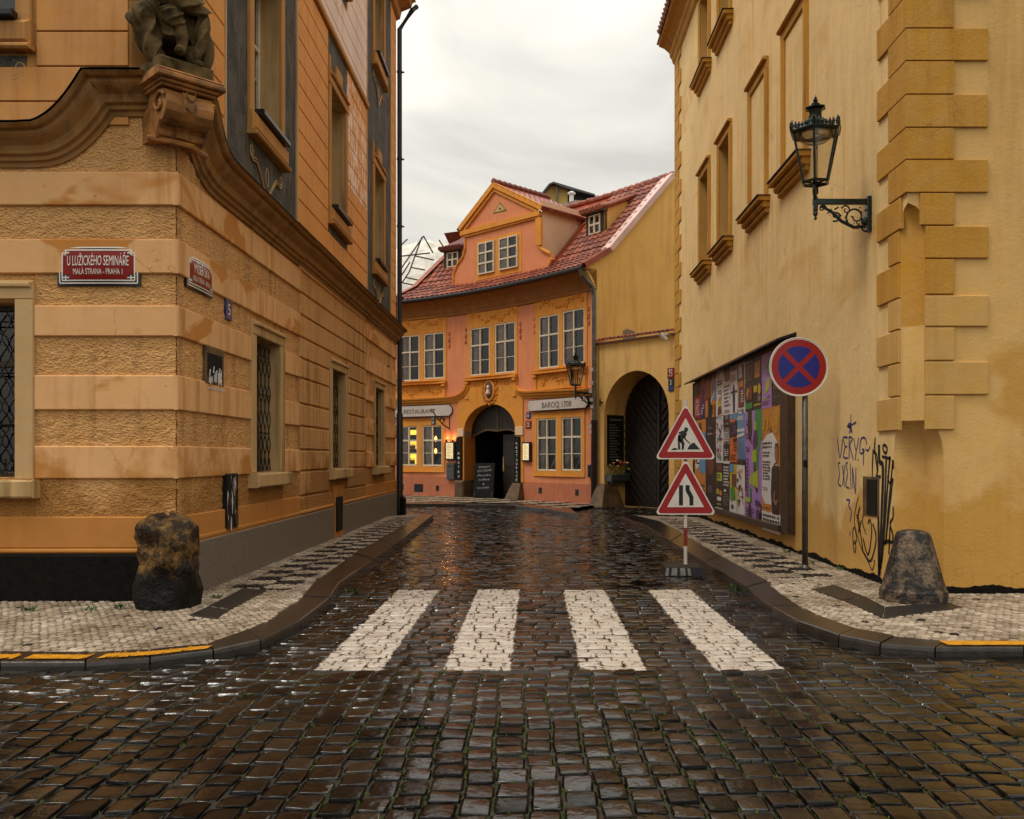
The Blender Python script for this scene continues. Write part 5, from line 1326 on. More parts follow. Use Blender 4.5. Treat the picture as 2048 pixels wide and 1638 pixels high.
small_dormer(sd0, td0, .42, .86)
sl_, tl_ = roof_at(906, 540); small_dormer(sl_, tl_, .40, .80)
# verges and the yellow gable wall
m_ = MB(); m_.sheet([[RP(S_END - .22, t, .10), RP(S_END + .1, t, .11), RP(S_END + .1, t, -.05)] for t in (0, .5, 1.0)]); obj('verge_flashing', m_, 'flash_red', roof)
m_ = MB(); m_.sheet([[RP(S_END - .30, t, .10), RP(S_END + .1, t, .11), RP(S_END + .1, t, -.05)] for t in (1.0, 1.8, TR)]); obj('verge_flashing', m_, 'flash_pink', roof)
m_ = MB(); m_.sheet([[RP(SV + .36 * t - .05, t, .16), RP(SV + .36 * t + .16, t, .16)] for t in (0, .5, 1.0, 2, TR)]); m_.sheet([[RP(SV + .36 * t - .05, t, .16), RP(SV + .36 * t - .05, t, -.2)] for t in (0, .5, 1.0, 2, TR)]); obj('verge_flashing', m_, 'flash_red', roof)
gx, gy, gtx, gty = fpos(S_END)
def GB(u, z, d): return (gx - gty * u + gtx * d, gy + gtx * u + gty * d, z)
m_ = MB(); m_.prism(GB, [(-.02, 0), (-.02, ZE - .62), (-.44, ZE - .02)] + [(t - .5, rz(t) - .03) for t in (.1, .5, 1.0, 2.0, TR)] + [(2 * TR - .5, ZE), (2 * TR - .5, 0)], -.25, .0)
obj('gable_wall', m_, 'gable_yellow', bh)
m_ = MB(); m_.prism(GB, [(1.05, 4.75), (1.02, 5.35), (1.2, 5.42), (1.5, 5.36), (1.62, 5.05), (1.55, 4.75)], 0, .006); obj('plaster_patch', m_, 'plaster_patch', bh)

# ------------------------------------------------------------------ gateway wall beside it
gw = thing('gateway_wall', 'low yellow wall with arched gateway and red tile coping beside the restaurant', 'wall', (GX0, GY0, 0))
zt0 = zG(1270, 677) - .03
a0, a1 = uG(1207), uG(1341); agz = zG(1275, 741); asp = zG(1275, 830)
T0, T1 = uG(1237), uG(1332)
ar = arch(a0 + .02, a1 - .06, asp, agz)
m_ = MB(); gu0, gu1 = .0, GLEN
m_.wall(GW, gu0 + .02, gu1, -.05, zt0, [(ar[0][0], ar[-1][0], -.05, agz)], .9, 0, 0)
mid = len(ar) // 2
m_.prism(GW, [(ar[0][0], agz)] + ar[:mid + 1], -.9, -.001); m_.prism(GW, ar[mid:] + [(ar[-1][0], agz)], -.9, -.001)
obj('wall', m_, 'gate_wall', gw)
m_ = MB(); W_ = ar[-1][0] - ar[0][0]; n = 14
for k in range(n):
    m_.slab(GW, ar[0][0] - .1 + (W_ + .2) * k / n + .004, ar[0][0] - .1 + (W_ + .2) * (k + 1) / n - .004, .03, agz + .05, -.97, -.905, .006)
cmu = (ar[0][0] + ar[-1][0]) / 2 + .1
gd = obj('gate', m_, 'door_wood', gw)
m_ = MB(); m_.slab(GW, cmu - .05, cmu + .05, .03, agz, -.905, -.86, .01)
obj('gate_batten', m_, 'door_wood', gd)
for k in range(-3, 12):
    for s_ in (-1, 1):
        zb0 = .1 + k * .26; pts = []
        a_, b_ = (cmu - .06, ar[0][0] - .05) if s_ < 0 else (cmu + .06, ar[-1][0] + .05)
        za, zb_ = zb0, zb0 + abs(b_ - a_) * 1.1
        if za < .05: f_ = (.05 - za) / (zb_ - za); a_ = a_ + (b_ - a_) * f_; za = .05
        if za > 3.3: continue
        m_ = MB(); m_.tube([GW(a_, za, -.885), GW(b_, zb_, -.885)], .024, 4); obj('gate_slat', m_, 'door_wood', gd)
m_ = MB(); m_.add([GW(u, z, d) for u, z, d in ((.02, .02, .35), (.62, .02, .40), (.66, .02, -.5), (.02, .02, -.5), (.05, .72, .08), (.42, .70, .10), (.42, .70, -.4), (.05, .72, -.4))], [(0, 1, 5, 4), (1, 2, 6, 5), (2, 3, 7, 6), (3, 0, 4, 7), (4, 5, 6, 7)]); obj('guard_stone', m_, 'dark_stone', gw)
m_ = MB(); m_.box(GW, 0, GLEN, zt0, zt0 + .04, -.5, .06); obj('coping', m_, 'flash_red', gw)
k = 0
while k * .155 < GLEN - .1:
    u = .1 + k * .155; o = Vector(GW(u, zt0 + .05, .15)); ey = Vector(GW(u, zt0 + .18, -.3)) - o; ex = Vector(GW(u + .1, zt0 + .05, .15)) - o
    inst('coping_tile', TM, gw, frame(o, ex, ey) @ Matrix.Diagonal((.55, 1, .8, 1))); k += 1
m_ = MB(); 
for px, py in ((1330, 806), (1205, 805)): u = uG(px); z = zG(px, py); m_.tube([GW(u, z, 0), GW(u, z, .12)], .025, 6); m_.tube([GW(u, z - .12, .1), GW(u, z + .1, .1)], .02, 6)
obj('gate_hook', m_, 'iron', gw)

# ------------------------------------------------------------------ things far behind
yt = thing('tower_house', 'yellow house top with dark sheet-metal roof rising behind the tiled ridge', 'building', (2, 48, 0))
def FP(px, py, y): return (xY(px, y), y, zY(py, y))
m_ = MB(); y = 48
def far_box(pts, y0, y1, mi=0): m_.add([FP(a, b_, y0) for a, b_ in pts] + [(FP(a, b_, y0)[0] + .3, y1, FP(a, b_, y0)[2]) for a, b_ in pts], [(i, (i + 1) % len(pts), len(pts) + (i + 1) % len(pts), len(pts) + i) for i in range(len(pts))] + [tuple(range(len(pts)))], mi)
far_box([(1086, 440), (1086, 384), (1100, 368), (1108, 365.5), (1135, 376), (1135, 440)], 48, 52); obj('wall', m_, 'far_yellow', yt)
m_ = MB(); far_box([(1083, 386), (1098, 367), (1107, 363), (1190, 388), (1190, 391), (1135, 377), (1107, 366.5), (1100, 369), (1086, 387)], 47.6, 52); obj('roof', m_, 'slate', yt)
m_ = MB(); far_box([(1135, 440), (1135, 375.5), (1190, 391), (1262, 391), (1262, 440)], 48.4, 54); obj('metal_dormer', m_, 'slate', yt)
m_ = MB(); m_.tube([FP(1114, 374, 47.8), FP(1114, 430, 47.8)], .06, 6); obj('downpipe', m_, 'zinc', yt)
for k in range(9): m_ = MB(); m_.tube([FP(1138 + k * 13, 378 + min(k, 4) * 3.4, 48.3), FP(1138 + k * 13, 410, 48.3)], .035, 5); obj('seam', m_, 'slate', yt)
ck = thing('chimney_block', 'stained grey chimney block standing between the house gable and the dormer', 'chimney', FP(1150, 430, 36))
m_ = MB(); far_box([(1122, 440), (1122, 408), (1152, 400), (1178, 404), (1178, 440)], 38, 39.5); obj('stack', m_, 'far_grey', ck)
m_ = MB(); c_ = FP(1143, 400, 38.4); m_.lathe((c_[0], c_[1], c_[2] - .1), [(.09, 0), (.09, .3), (.16, .34), (.16, .40), (.05, .46)], 10); obj('flue', m_, 'plastic_white', ck)
tn = thing('scaffold_tent', 'white tarpaulin roof over dark scaffold poles behind the tiled verge', 'tent', FP(850, 600, 44))
m_ = MB(); rr_ = random.Random(9); n = 12
prof_ = [(760, 500), (797, 487), (815, 483), (845, 474), (860, 480), (880, 481), (900, 488), (925, 480)]
rows = []
for k in range(10):
    y = 44 + k * .35; t = k / 9
    rows.append([(xY(a, 44) , y, zY(606 - (606 - b_ + 26) * (1 - (1 - t) ** 2), 44) + rr_.uniform(-.08, .08)) for a, b_ in prof_])
m_.sheet(rows); obj('tarpaulin', m_, 'tarp', tn)
for p_ in (((847, 472), (797, 545)), ((847, 472), (866, 506)), ((844, 474), (818, 545)), ((818, 545), (800, 572)), ((797, 513), (860, 506)), ((830, 512), (868, 520)), ((822, 535), (850, 540)), ((812, 555), (845, 562)), ((806, 566), (838, 572)), ((815, 478), (797, 495)), ((797, 560), (820, 524)), ((878, 480), (886, 492))):
    a_, b_ = p_; m_ = MB(); m_.tube([FP(*a_, 43.2), FP(*b_, 43.2)], .035, 5); obj('scaffold_pole', m_, 'scaffold', tn)
# ------------------------------------------------------------------ street-name plates
def street_plate(M, u0, u1, z0, z1, lines, label, bulge=.028):
    uc, zc_ = (u0 + u1) / 2, (z0 + z1) / 2; hw, hh = (u1 - u0) / 2, (z1 - z0) / 2
    def MM(u, z, d): return M(u, z, d + .032 + bulge * max(0, 1 - ((u - uc) / hw) ** 2) * max(0, 1 - ((z - zc_) / hh) ** 2))
    o = thing('street_sign', label, 'sign', M(uc, z0, .03))
    def pl(name, a, b_, mat, d, n=14):
        m_ = MB(); m_.sheet([[MM(uc + a * (2 * i / n - 1), zc_ + b_ * (2 * j / n - 1), d) for i in range(n + 1)] for j in range(n + 1)])
        if d == 0: 
            m_.box(M, uc - a, uc + a, zc_ - b_, zc_ + b_, .002, .031)
        return obj(name, m_, mat, o)
    pl('plate', hw, hh, 'enamel_black', 0)
    m_ = MB()
    def bar(a0, b0, a1, b1, w, d=.004):
        for k in range(8):
            t0, t1 = k / 8, (k + 1) / 8
            x0, y0, x1, y1 = a0 + (a1 - a0) * t0, b0 + (b1 - b0) * t0, a0 + (a1 - a0) * t1, b0 + (b1 - b0) * t1
            nx_, ny_ = (0, w) if abs(a1 - a0) > abs(b1 - b0) else (w, 0)
            m_.add([MM(uc + x0 - nx_, zc_ + y0 - ny_, d), MM(uc + x1 - nx_, zc_ + y1 - ny_, d), MM(uc + x1 + nx_, zc_ + y1 + ny_, d), MM(uc + x0 + nx_, zc_ + y0 + ny_, d)], [(0, 1, 2, 3)])
    bw = .006
    for k, ins in enumerate((.026, .052)):
        a, b_ = hw - ins, hh - ins; c = .0 if k == 0 else .0
        for s_ in (-1, 1): bar(-a, s_ * b_, a, s_ * b_, bw); bar(s_ * a, -b_, s_ * a, b_, bw)
    for sx_ in (-1, 1):
        for sz in (-1, 1):
            a, b_ = hw - .052, hh - .052
            bar(sx_ * (a - .07), sz * (b_ - .028), sx_ * a, sz * (b_ - .028), bw); bar(sx_ * (a - .035), sz * (b_ - .05), sx_ * (a - .035), sz * b_, bw)
    obj('white_border', m_, 'enamel_white', o, recalc=False)
    # red field with notched corners
    a, b_ = hw - .062, hh - .062; c = .04
    m_ = MB(); n = 12
    for i in range(n):
        for j in range(n):
            x0, x1 = -a + 2 * a * i / n, -a + 2 * a * (i + 1) / n; y0, y1 = -b_ + 2 * b_ * j / n, -b_ + 2 * b_ * (j + 1) / n
            if i in (0, n - 1) and j in (0, 1, n - 1, n - 2): continue
            m_.add([MM(uc + x, zc_ + y, .003) for x, y in ((x0, y0), (x1, y0), (x1, y1), (x0, y1))], [(0, 1, 2, 3)])
    obj('red_field', m_, 'enamel_red', o, recalc=False)
    m_ = MB()
    for body, dz, h, w in lines: text(m_, MM, body, uc, zc_ + dz, h, w, .0075)
    obj('lettering', m_, 'enamel_white', o, recalc=False)
k_ = YL / F
street_plate(LF, xY(118, YL), xY(283.5, YL), zY(573, YL), zY(491.5, YL), [('U LUŽICKÉHO SEMINÁŘE', .045, .098, .60), ('MALÁ STRANA - PRAHA 1', -.062, .055, .48)], 'red enamel street plate reading U Lužického semináře, on the front wall')
street_plate(LS, yL(366.5), yL(419.5), zL(393, 589) + .02, zL(393, 524) + .03, [('MÍŠEŇSKÁ', .045, .098, .44), ('MALÁ STRANA - PRAHA 1', -.062, .055, .50)], 'red enamel street plate reading Míšeňská, on the side wall')
def small_plate(name, M, u0, u1, z0, z1, mat, label, lines=(), d=.03, ink='enamel_white', cat='sign', flip=1):
    o = thing(name, label, cat, M((u0 + u1) / 2, z0, 0)); m_ = MB(); m_.slab(M, u0, u1, z0, z1, .001, d, .004); obj('plate', m_, mat, o)
    if lines:
        m_ = MB()
        for body, fz, h, w in lines: text(m_, M, body, (u0 + u1) / 2, z0 + (z1 - z0) * fz, h, w, d + .003, flip=flip)
        obj('lettering', m_, ink, o, recalc=False)
    return o
u = yL(453); small_plate('number_plate', LS, u - .10, u + .10, zL(453, 640), zL(453, 598), 'enamel_blue', 'small dark blue number plate above the side wall window', [('5', .5, .13, .08)])
o = thing('notice_panel', 'tall narrow metal panel covered in scraped stickers, low on the side wall', 'panel', LS(yL(454), zL(454, 1052), 0))
a, b_ = yL(443), yL(466.5); z0, z1 = zL(454, 1053), zL(454, 947)
m_ = MB(); m_.slab(LS, a, b_, z0, z1, .0, .06, .01); obj('panel', m_, 'blackboard', o)
rs_ = random.Random(6)
for k in range(48):
    m_ = MB(); u = rs_.uniform(a + .02, b_ - .03); z = rs_.uniform(z0 + .03, z1 - .12); n = 7; w_ = rs_.uniform(.015, .06); h_ = rs_.uniform(.04, .17)
    m_.add([LS(min(b_ - .01, max(a + .01, u + w_ * math.cos(t) * rs_.uniform(.5, 1.2))), min(z1 - .01, z + h_ * math.sin(t) * rs_.uniform(.5, 1.2)), .0605 + k * .0002) for t in np.linspace(0, 6.28, n + 1)[:-1]], [tuple(range(n))])
    obj('sticker_scrap', m_, rs_.choice(['paper_white', 'rubber', 'paper_white', 'rust_brown', 'galvanised', 'enamel_blue' if k == 5 else 'rubber']), o, recalc=False)
o = thing('wall_vent', 'tiny dark vent slot high on the side wall by the downpipe', 'vent', LS(yL(775), zL(775, 745), 0)); m_ = MB(); m_.slab(LS, yL(774), yL(776.5), zL(775, 748), zL(775, 732), -.01, .034, .004); obj('cover', m_, 'enamel_black', o)

# ------------------------------------------------------------------ corner boulder
o = MB(); cx_, cy_ = -3.45, 8.70; rs_ = random.Random(12)
from mathutils import noise as mn
rows = []
for j in range(26):
    t = j / 25; z = -.03 + .98 * t; r = .262 * (1.0 if t < .45 else 1 - .18 * ((t - .45) / .55) ** 2)
    if t > .82: r *= math.sqrt(max(0.02, 1 - ((t - .82) / .185) ** 2)) * .99
    row = []
    for i in range(41):
        a = 2 * math.pi * i / 40; c_, s_ = math.cos(a), math.sin(a)
        q = (abs(c_) ** 3.2 + abs(s_) ** 3.2) ** (-1 / 3.2)
        nn = mn.fractal(Vector((c_ * 1.4, s_ * 1.4, z * 2.6)) + Vector((3, 1, 0)), .9, 2.0, 5) * (.03 + .075 * t) + .02 * math.sin(z * 26 + c_ * 2.5) * max(0, 1 - abs(t - .62) * 4)
        rr_ = r * q + nn; row.append((cx_ + rr_ * c_, cy_ + rr_ * s_ * .95, z + (.03 * math.sin(a * 2 + 1) + .015 * math.sin(a * 5)) * max(0, t - .75) * 4))
    rows.append(row)
o.sheet(rows); top = rows[-1][:-1]; o.add(top, [tuple(range(len(top)))])
m, nt, b = node_mat('boulder'); p = pos(nt)
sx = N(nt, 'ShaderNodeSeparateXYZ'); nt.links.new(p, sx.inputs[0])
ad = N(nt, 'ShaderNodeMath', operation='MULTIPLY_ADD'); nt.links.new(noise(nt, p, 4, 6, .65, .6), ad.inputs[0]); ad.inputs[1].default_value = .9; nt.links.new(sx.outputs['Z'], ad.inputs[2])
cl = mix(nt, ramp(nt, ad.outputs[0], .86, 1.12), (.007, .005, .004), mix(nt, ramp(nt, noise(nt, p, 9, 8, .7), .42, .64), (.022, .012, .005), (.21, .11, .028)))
nt.links.new(cl, b.inputs['Base Color']); b.inputs['Roughness'].default_value = .5
nb = bump(nt, b, noise(nt, p, 14, 8, .7, .5), .9, .05); b.inputs['Specular IOR Level'].default_value = .2; bump(nt, b, noise(nt, p, 70, 5), .5, .01, nb)
obj('corner_boulder', o, 'boulder', origin=(cx_, cy_, 0), smooth=True, label='mossy yellow and black weathered boulder guarding the left building corner', category='boulder')

# ------------------------------------------------------------------ octagonal guard stone
m, nt, b = node_mat('weathered_stone'); p = pos(nt)
cl = mix(nt, ramp(nt, noise(nt, p, 7, 9, .72, .4), .46, .62), (.010, .007, .005), (.24, .16, .095))
cl = mix(nt, ramp(nt, noise(nt, p, 45, 6, .7), .35, .62), mix(nt, .75, cl, (.012, .009, .007)), cl)
nt.links.new(cl, b.inputs['Base Color']); b.inputs['Roughness'].default_value = .6; nb = bump(nt, b, noise(nt, p, 22, 7, .7), .8, .03)
mb = MB(); mb.lathe((3.70, 9.05, 0), [(.30, .08), (.315, .10), (.315, .20), (.30, .22), (.295, .235), (.275, .32), (.20, .60), (.165, .735), (.15, .765), (.10, .785)], 8, rot=R(22.5))
mb.v = [(x + mn.noise(Vector((x * 9, y * 9, z * 9))) * .010, y + mn.noise(Vector((x * 8, y * 9, z * 7 + 5))) * .010, z + mn.noise(Vector((x * 8, y * 8, 3))) * .012) for x, y, z in mb.v]
obj('guard_stone', mb, 'weathered_stone', origin=(3.70, 9.05, 0), label='grey octagonal tapering guard stone at the foot of the right corner', category='guard stone')

# ------------------------------------------------------------------ no-stopping sign on its post
py_ = 11.6; pxx = xY(1610, py_); sc_ = F / py_
ns = thing('no_stopping_sign', 'round blue and red no-stopping sign on a grey steel post', 'road sign', (pxx, py_, PZ))
sx_, sz_ = xY(1600, py_ - .1), zY(733, py_ - .1); RS_ = 59.5 / F * (py_ - .1)
def SG(u, z, d): return (sx_ + u, py_ - .05 - d, sz_ + z)
mb = MB(); mb.tube([(pxx, py_, PZ - .02), (pxx, py_, sz_ + .1)], .037, 14); obj('post', mb, 'galvanised', ns, smooth=True)
mb = MB(); mb.lathe((pxx, py_, PZ), [(.06, 0), (.06, .015), (.045, .04), (.038, .05)], 14); obj('post_collar', mb, 'galvanised', ns)
mb = MB(); mb.slab(lambda u, z, d: (pxx + u, py_ - d, z), -.03, .02, 1.37, 1.46, .034, .041, .002); obj('sticker', mb, 'rubber', ns)
def disc(r, d0, d1, n=48): return [(r * math.cos(t), r * math.sin(t)) for t in np.linspace(0, 2 * math.pi, n + 1)[:-1]]
mb = MB(); mb.prism(SG, disc(RS_, 0, 0), -.004, .0); mb.tube([SG(u, z, 0) for u, z in disc(RS_ - .005, 0, 0) + [(RS_ - .005, 0)]], .008, 5); obj('disc', mb, 'sign_white', ns)
mb = MB(); mb.prism(SG, disc(RS_ * .925, 0, 0), .0, .0015); obj('red_ring', mb, 'sign_red', ns)
rb_ = RS_ * .70
for k in range(4):
    g = .155 * RS_ / 2 * 1.0; a0 = k * math.pi / 2 + math.pi / 4; da = math.asin(.085 * RS_ / rb_) ; pts = []
    al = np.linspace(a0 + da, a0 + math.pi / 2 - da, 14); am = a0 + math.pi / 4
    pts = [(rb_ * math.cos(t), rb_ * math.sin(t)) for t in al] + [(.12 * RS_ * math.cos(am), .12 * RS_ * math.sin(am))]
    m_ = MB(); m_.prism(SG, pts, .0, .003); obj('blue_segment', m_, 'sign_blue', ns)
mb = MB(); mb.box(SG, -.04, .06, -.3, -.26, -.06, -.005); mb.box(SG, -.04, .06, .2, .24, -.06, -.005); obj('bracket', mb, 'galvanised', ns)

# ------------------------------------------------------------------ roadworks signs on a rubber foot
ry = 11.9; rx = xY(1371, ry)
rw = thing('roadworks_sign', 'two red-bordered warning triangles stacked on a striped pole with rubber foot', 'road sign', (rx, ry, 0))
rzb = .12
for k in range(9):
    z0 = rzb + k * .235; m_ = MB(); m_.tube([(rx, ry, z0), (rx, ry, z0 + .2348)], .024, 10); obj('pole_stripe', m_, 'stripe_white' if k % 2 == 0 else 'stripe_red', rw)
def tri(hw, h, r, n=5):
    P = [Vector((-hw, 0)), Vector((hw, 0)), Vector((0, h))]; out = []
    for i in range(3):
        a, b_, c = P[i - 1], P[i], P[(i + 1) % 3]; d1 = (a - b_).normalized(); d2 = (c - b_).normalized(); ang = d1.angle(d2) / 2
        ctr = b_ + (d1 + d2).normalized() * r / math.sin(ang); s0 = b_ + d1 * r / math.tan(ang) - ctr; s1 = b_ + d2 * r / math.tan(ang) - ctr
        for k in range(n + 1):
            q = s0.lerp(s1, k / n).normalized() * r + ctr; out.append((q.x, q.y))
    return out
def inset(pts, k, hw, h): c = Vector((0, h / 3)); return [tuple(c + (Vector(p) - c) * k) for p in pts]
def triangle_sign(zb_, name):
    hw = 61.5 / F * ry; h = 112.5 / F * ry
    def TS(u, z, d): return (rx + u - .005, ry - .035 - d, zb_ + z)
    m_ = MB(); t_ = tri(hw, h, .035); m_.prism(TS, t_, -.004, 0); f = obj(name, m_, 'sign_white', rw)
    m_ = MB(); t2 = inset(t_, .93, hw, h); t3 = inset(tri(hw, h, .008), .60, hw, h); m_.prism(TS, t2, 0, .0015); obj('red_border', m_, 'sign_red', f)
    m_ = MB(); m_.prism(TS, t3, 0, .003); obj('white_field', m_, 'sign_white', f)
    m_ = MB(); m_.box(TS, -.05, .05, h * .3, h * .34, -.03, -.005); obj('clamp', m_, 'galvanised', f)
    return TS, f, hw, h
def px_poly(m_, TS, pts, zb_, d0=0, d1=.0045):
    m_.prism(TS, [((a - 1371) / F * ry, (zY(b_, ry) - zb_)) for a, b_ in pts], d0, d1)
zu = zY(918.5, ry); TS, f, hw, h = triangle_sign(zu, 'roadworks_triangle')
Q = lambda pts: [(a / 3.15 + 1280, b_ / 3.15 + 660) for a, b_ in pts]       # from a 3.15x reading of the photo
m_ = MB()
px_poly(m_, TS, Q([(290 + 13 * math.cos(t), 628 + 15 * math.sin(t)) for t in np.linspace(0, 6.28, 13)[:-1]]), zu)
px_poly(m_, TS, Q([(242, 645), (268, 634), (286, 636), (296, 652), (290, 668), (270, 690), (236, 690), (240, 664), (258, 654), (244, 656)]), zu)
px_poly(m_, TS, Q([(236, 688), (270, 688), (280, 715), (276, 752), (262, 755), (262, 720), (250, 706), (254, 752), (240, 755), (238, 715)]), zu)
px_poly(m_, TS, Q([(240, 660), (250, 660), (252, 690), (262, 700), (258, 706), (244, 696)]), zu)
px_poly(m_, TS, Q([(272, 668), (281, 664), (288, 686), (318, 716), (314, 720), (282, 692)]), zu)
px_poly(m_, TS, Q([(297, 752), (310, 728), (330, 712), (342, 710), (356, 728), (376, 750), (376, 753), (297, 753)]), zu)
px_poly(m_, TS, Q([(195, 754), (215, 742), (232, 746), (238, 755), (196, 757)]), zu)
obj('digging_figure', m_, 'enamel_black', f, recalc=False)
zl_ = zY(1029, ry); TS, f, hw, h = triangle_sign(zl_, 'narrow_road_triangle')
m_ = MB(); px_poly(m_, TS, Q([(245, 977), (270, 977), (270, 1104), (245, 1104)]), zl_); px_poly(m_, TS, Q([(286, 977), (312, 977), (312, 1004), (336, 1048), (336, 1104), (310, 1104), (310, 1056), (286, 1010)]), zl_)
obj('road_symbol', m_, 'enamel_black', f)
m_ = MB(); x0, x1 = xY(1322, ry), xY(1408, ry); y0, y1 = ry - .26, ry + .30
m_.add([(x0, y0, 0), (x1, y0, 0), (x1 + .02, y1, 0), (x0, y1, 0), (x0 + .03, y0 + .08, .10), (x1 - .06, y0 + .08, .10), (x1 - .05, y1 - .07, .12), (x0 + .05, y1 - .07, .12)], [(0, 1, 5, 4), (1, 2, 6, 5), (2, 3, 7, 6), (3, 0, 4, 7), (4, 5, 6, 7), (0, 1, 2, 3)]); ft = obj('rubber_foot', m_, 'rubber', rw)
for a_, b_ in ((.03, .10), (.17, .30), (.38, .50), (.56, .63)):
    m_ = MB(); m_.add([(x0 + (x1 - x0) * q + .03 * t * (1 - q * 2), y0 + .08 * t - .004, .004 + .098 * t) for q, t in ((a_, .04), (b_, .04), (b_, .92), (a_, .92))], [(0, 1, 2, 3)]); obj('reflective_patch', m_, 'galvanised', ft, recalc=False)

# ------------------------------------------------------------------ poster board
bu0, bu1 = yR(1591), yR(1395); bz0, bz1 = .36, 3.24
nb_ = thing('poster_board', 'long dark framed board covered in pasted event posters on the yellow wall', 'notice board', RS((bu0 + bu1) / 2, bz0, 0))
m_ = MB(); m_.box(RS, bu0 + .1, bu1 - .05, bz0 + .1, bz1 - .05, .01, .10); obj('backing', m_, 'rust_brown', nb_)
for nm, a, b_, c, d in (('frame_post', bu0, bu0 + .40, bz0, bz1), ('frame_post', bu1 - .08, bu1, bz0, bz1)):
    m_ = MB(); m_.slab(RS, a, b_, c, d, .0, .115, .012); obj(nm, m_, 'rust_brown', nb_)
m_ = MB(); m_.slab(RS, bu0 + .42, bu1 - .08, bz0, bz0 + .10, .0, .15, .012); obj('frame_rail', m_, 'rust_brown', nb_)
m_ = MB(); m_.add([RS(u, z, d) for u in (bu0 - .05, bu1 + .12) for z, d in ((bz1 + .10, .0), (bz1 + .0, .30), (bz1 - .03, .30), (bz1 + .05, .0))], [(0, 4, 5, 1), (1, 5, 6, 2), (2, 6, 7, 3), (0, 1, 2, 3), (4, 5, 6, 7)]); obj('rain_hood', m_, 'lead', nb_)
PC = {'wh': (.82, .78, .78), 'bk': (.014, .012, .013), 'or': (.66, .24, .03), 'rd': (.40, .02, .03), 'nv': (.02, .03, .12), 'br': (.16, .05, .02), 'bl': (.14, .34, .58), 'pu': (.46, .24, .64), 'gr': (.03, .30, .08), 'ye': (.62, .48, .02), 'li': (.46, .58, .03), 'gy': (.22, .20, .20), 'sk': (.34, .15, .09), 'pk': (.50, .26, .30), 'bo': (.80, .16, .01), 'dp': (.09, .03, .14)}
for k, c in PC.items(): plain('print_' + k, c, .42, var=.14, vs=14)
PK = list(PC)
def PZ7(x, y): px, py = x / 4.096 + 1380, y / 4.096 + 680; return yR(px), zR(px, py)
rp = random.Random(31)
npost = 0
def poster(x0, x1, y0, y1, base, items, txt=()):
    """a pasted sheet; items are printed shapes in 0..1 of the sheet (from the left, from the top)"""
    global npost
    npost += 1
    ua = PZ7(x0, 0)[0]; ub = PZ7(x1, 0)[0]; xm = (x0 + x1) / 2; zt_, zb_ = PZ7(xm, y0)[1], PZ7(xm, y1)[1]
    d = .101 + .0015 * (npost % 4)
    def PM(fu, fz, dd): 
        w = .0035 * math.sin(fu * 9 + npost) * math.sin(fz * 7 + npost * 2)
        return RS(ua + (ub - ua) * fu, zt_ + (zb_ - zt_) * fz, d + dd + w)
    m_ = MB(); mats = ['print_' + base]
    m_.sheet([[PM(i / 6, j / 8, 0) for i in range(7)] for j in range(9)], 0)
    def mi(c):
        c = 'print_' + c
        if c not in mats: mats.append(c)
        return mats.index(c)
    lift = .004
    for it in items:
        lift += .0006
        if it[0] == 'p': m_.add([PM(a, b_, lift) for a, b_ in it[2]], [tuple(range(len(it[2])))], mi(it[1]))
        elif it[0] == 'e':
            _, c, a, b_, ra, rb2 = it; m_.add([PM(a + ra * math.cos(t), b_ + rb2 * math.sin(t), lift) for t in np.linspace(0, 6.283, 15)[:-1]], [tuple(range(14))], mi(c))
        elif it[0] == 't':                             # lines of small print
            _, c, a, b_, a1, b1, n = it
            for k in range(n):
                z0 = b_ + (b1 - b_) * k / n; z1 = z0 + (b1 - b_) / n * .55; q = a
                while q < a1 - .02:
                    w = rp.uniform(.04, .13); w = min(w, a1 - q); 
                    if not (q > a + (a1 - a) * .7 and rp.random() < .3): m_.add([PM(q, z0, lift), PM(q + w, z0, lift), PM(q + w, z1, lift), PM(q, z1, lift)], [(0, 1, 2, 3)], mi(c))
                    q += w + .03
        else:
            c, a, b_, a1, b1 = it; m_.add([PM(a, b_, lift), PM(a1, b_, lift), PM(a1, b1, lift), PM(a, b1, lift)], [(0, 1, 2, 3)], mi(c))
    for body, c, a, b_, w, h in txt: text(m_, lambda u, z, dd: PM(u, 1 - z, dd), body, a, 1 - b_, h, w, lift + .002, mi(c))
    obj('poster', m_, mats, nb_, recalc=False)
poster(75, 122, 325, 640, 'br', [('rd', 0, .45, 1, 1), ('bk', .1, .02, .9, .4), ('pk', .2, .5, .85, .62), ('t', 'wh', .2, .66, .9, .95, 5)])
poster(122, 168, 305, 637, 'rd', [('p', 'nv', [(.15, 1), (.15, .62), (.35, .48), (.38, .2), (.62, .2), (.65, .48), (.9, .62), (.9, 1)]), ('t', 'wh', .22, .68, .85, .94, 4), ('or', .2, .03, .8, .12)])
poster(168, 210, 288, 632, 'br', [('p', 'pk', [(.45, 0), (.6, 0), (.4, .5), (.3, .5)]), ('or', .0, .6, .5, 1), ('bk', .5, .55, 1, 1)])
poster(210, 255, 268, 630, 'or', [('bl', .45, .15, 1, .62), ('p', 'wh', [(.0, .62), (.7, .42), (.75, .46), (.05, .68)]), ('t', 'bk', .1, .72, .6, .95, 4)])
poster(255, 318, 242, 620, 'wh', [('t', 'bk', .15, .24, .85, .36, 2), ('e', 'ye', .5, .72, .22, .12), ('p', 'br', [(.3, .8), (.7, .8), (.8, .97), (.2, .97)]), ('t', 'gy', .3, .45, .75, .55, 2), ('e', 'pk', .5, .64, .12, .06)])
poster(318, 378, 220, 612, 'wh', [('br', .0, .02, .9, .30), ('wh', .05, .1, .6, .34), ('t', 'gy', .1, .38, .9, .86, 6), ('t', 'gy', .1, .9, .9, .97, 2)])
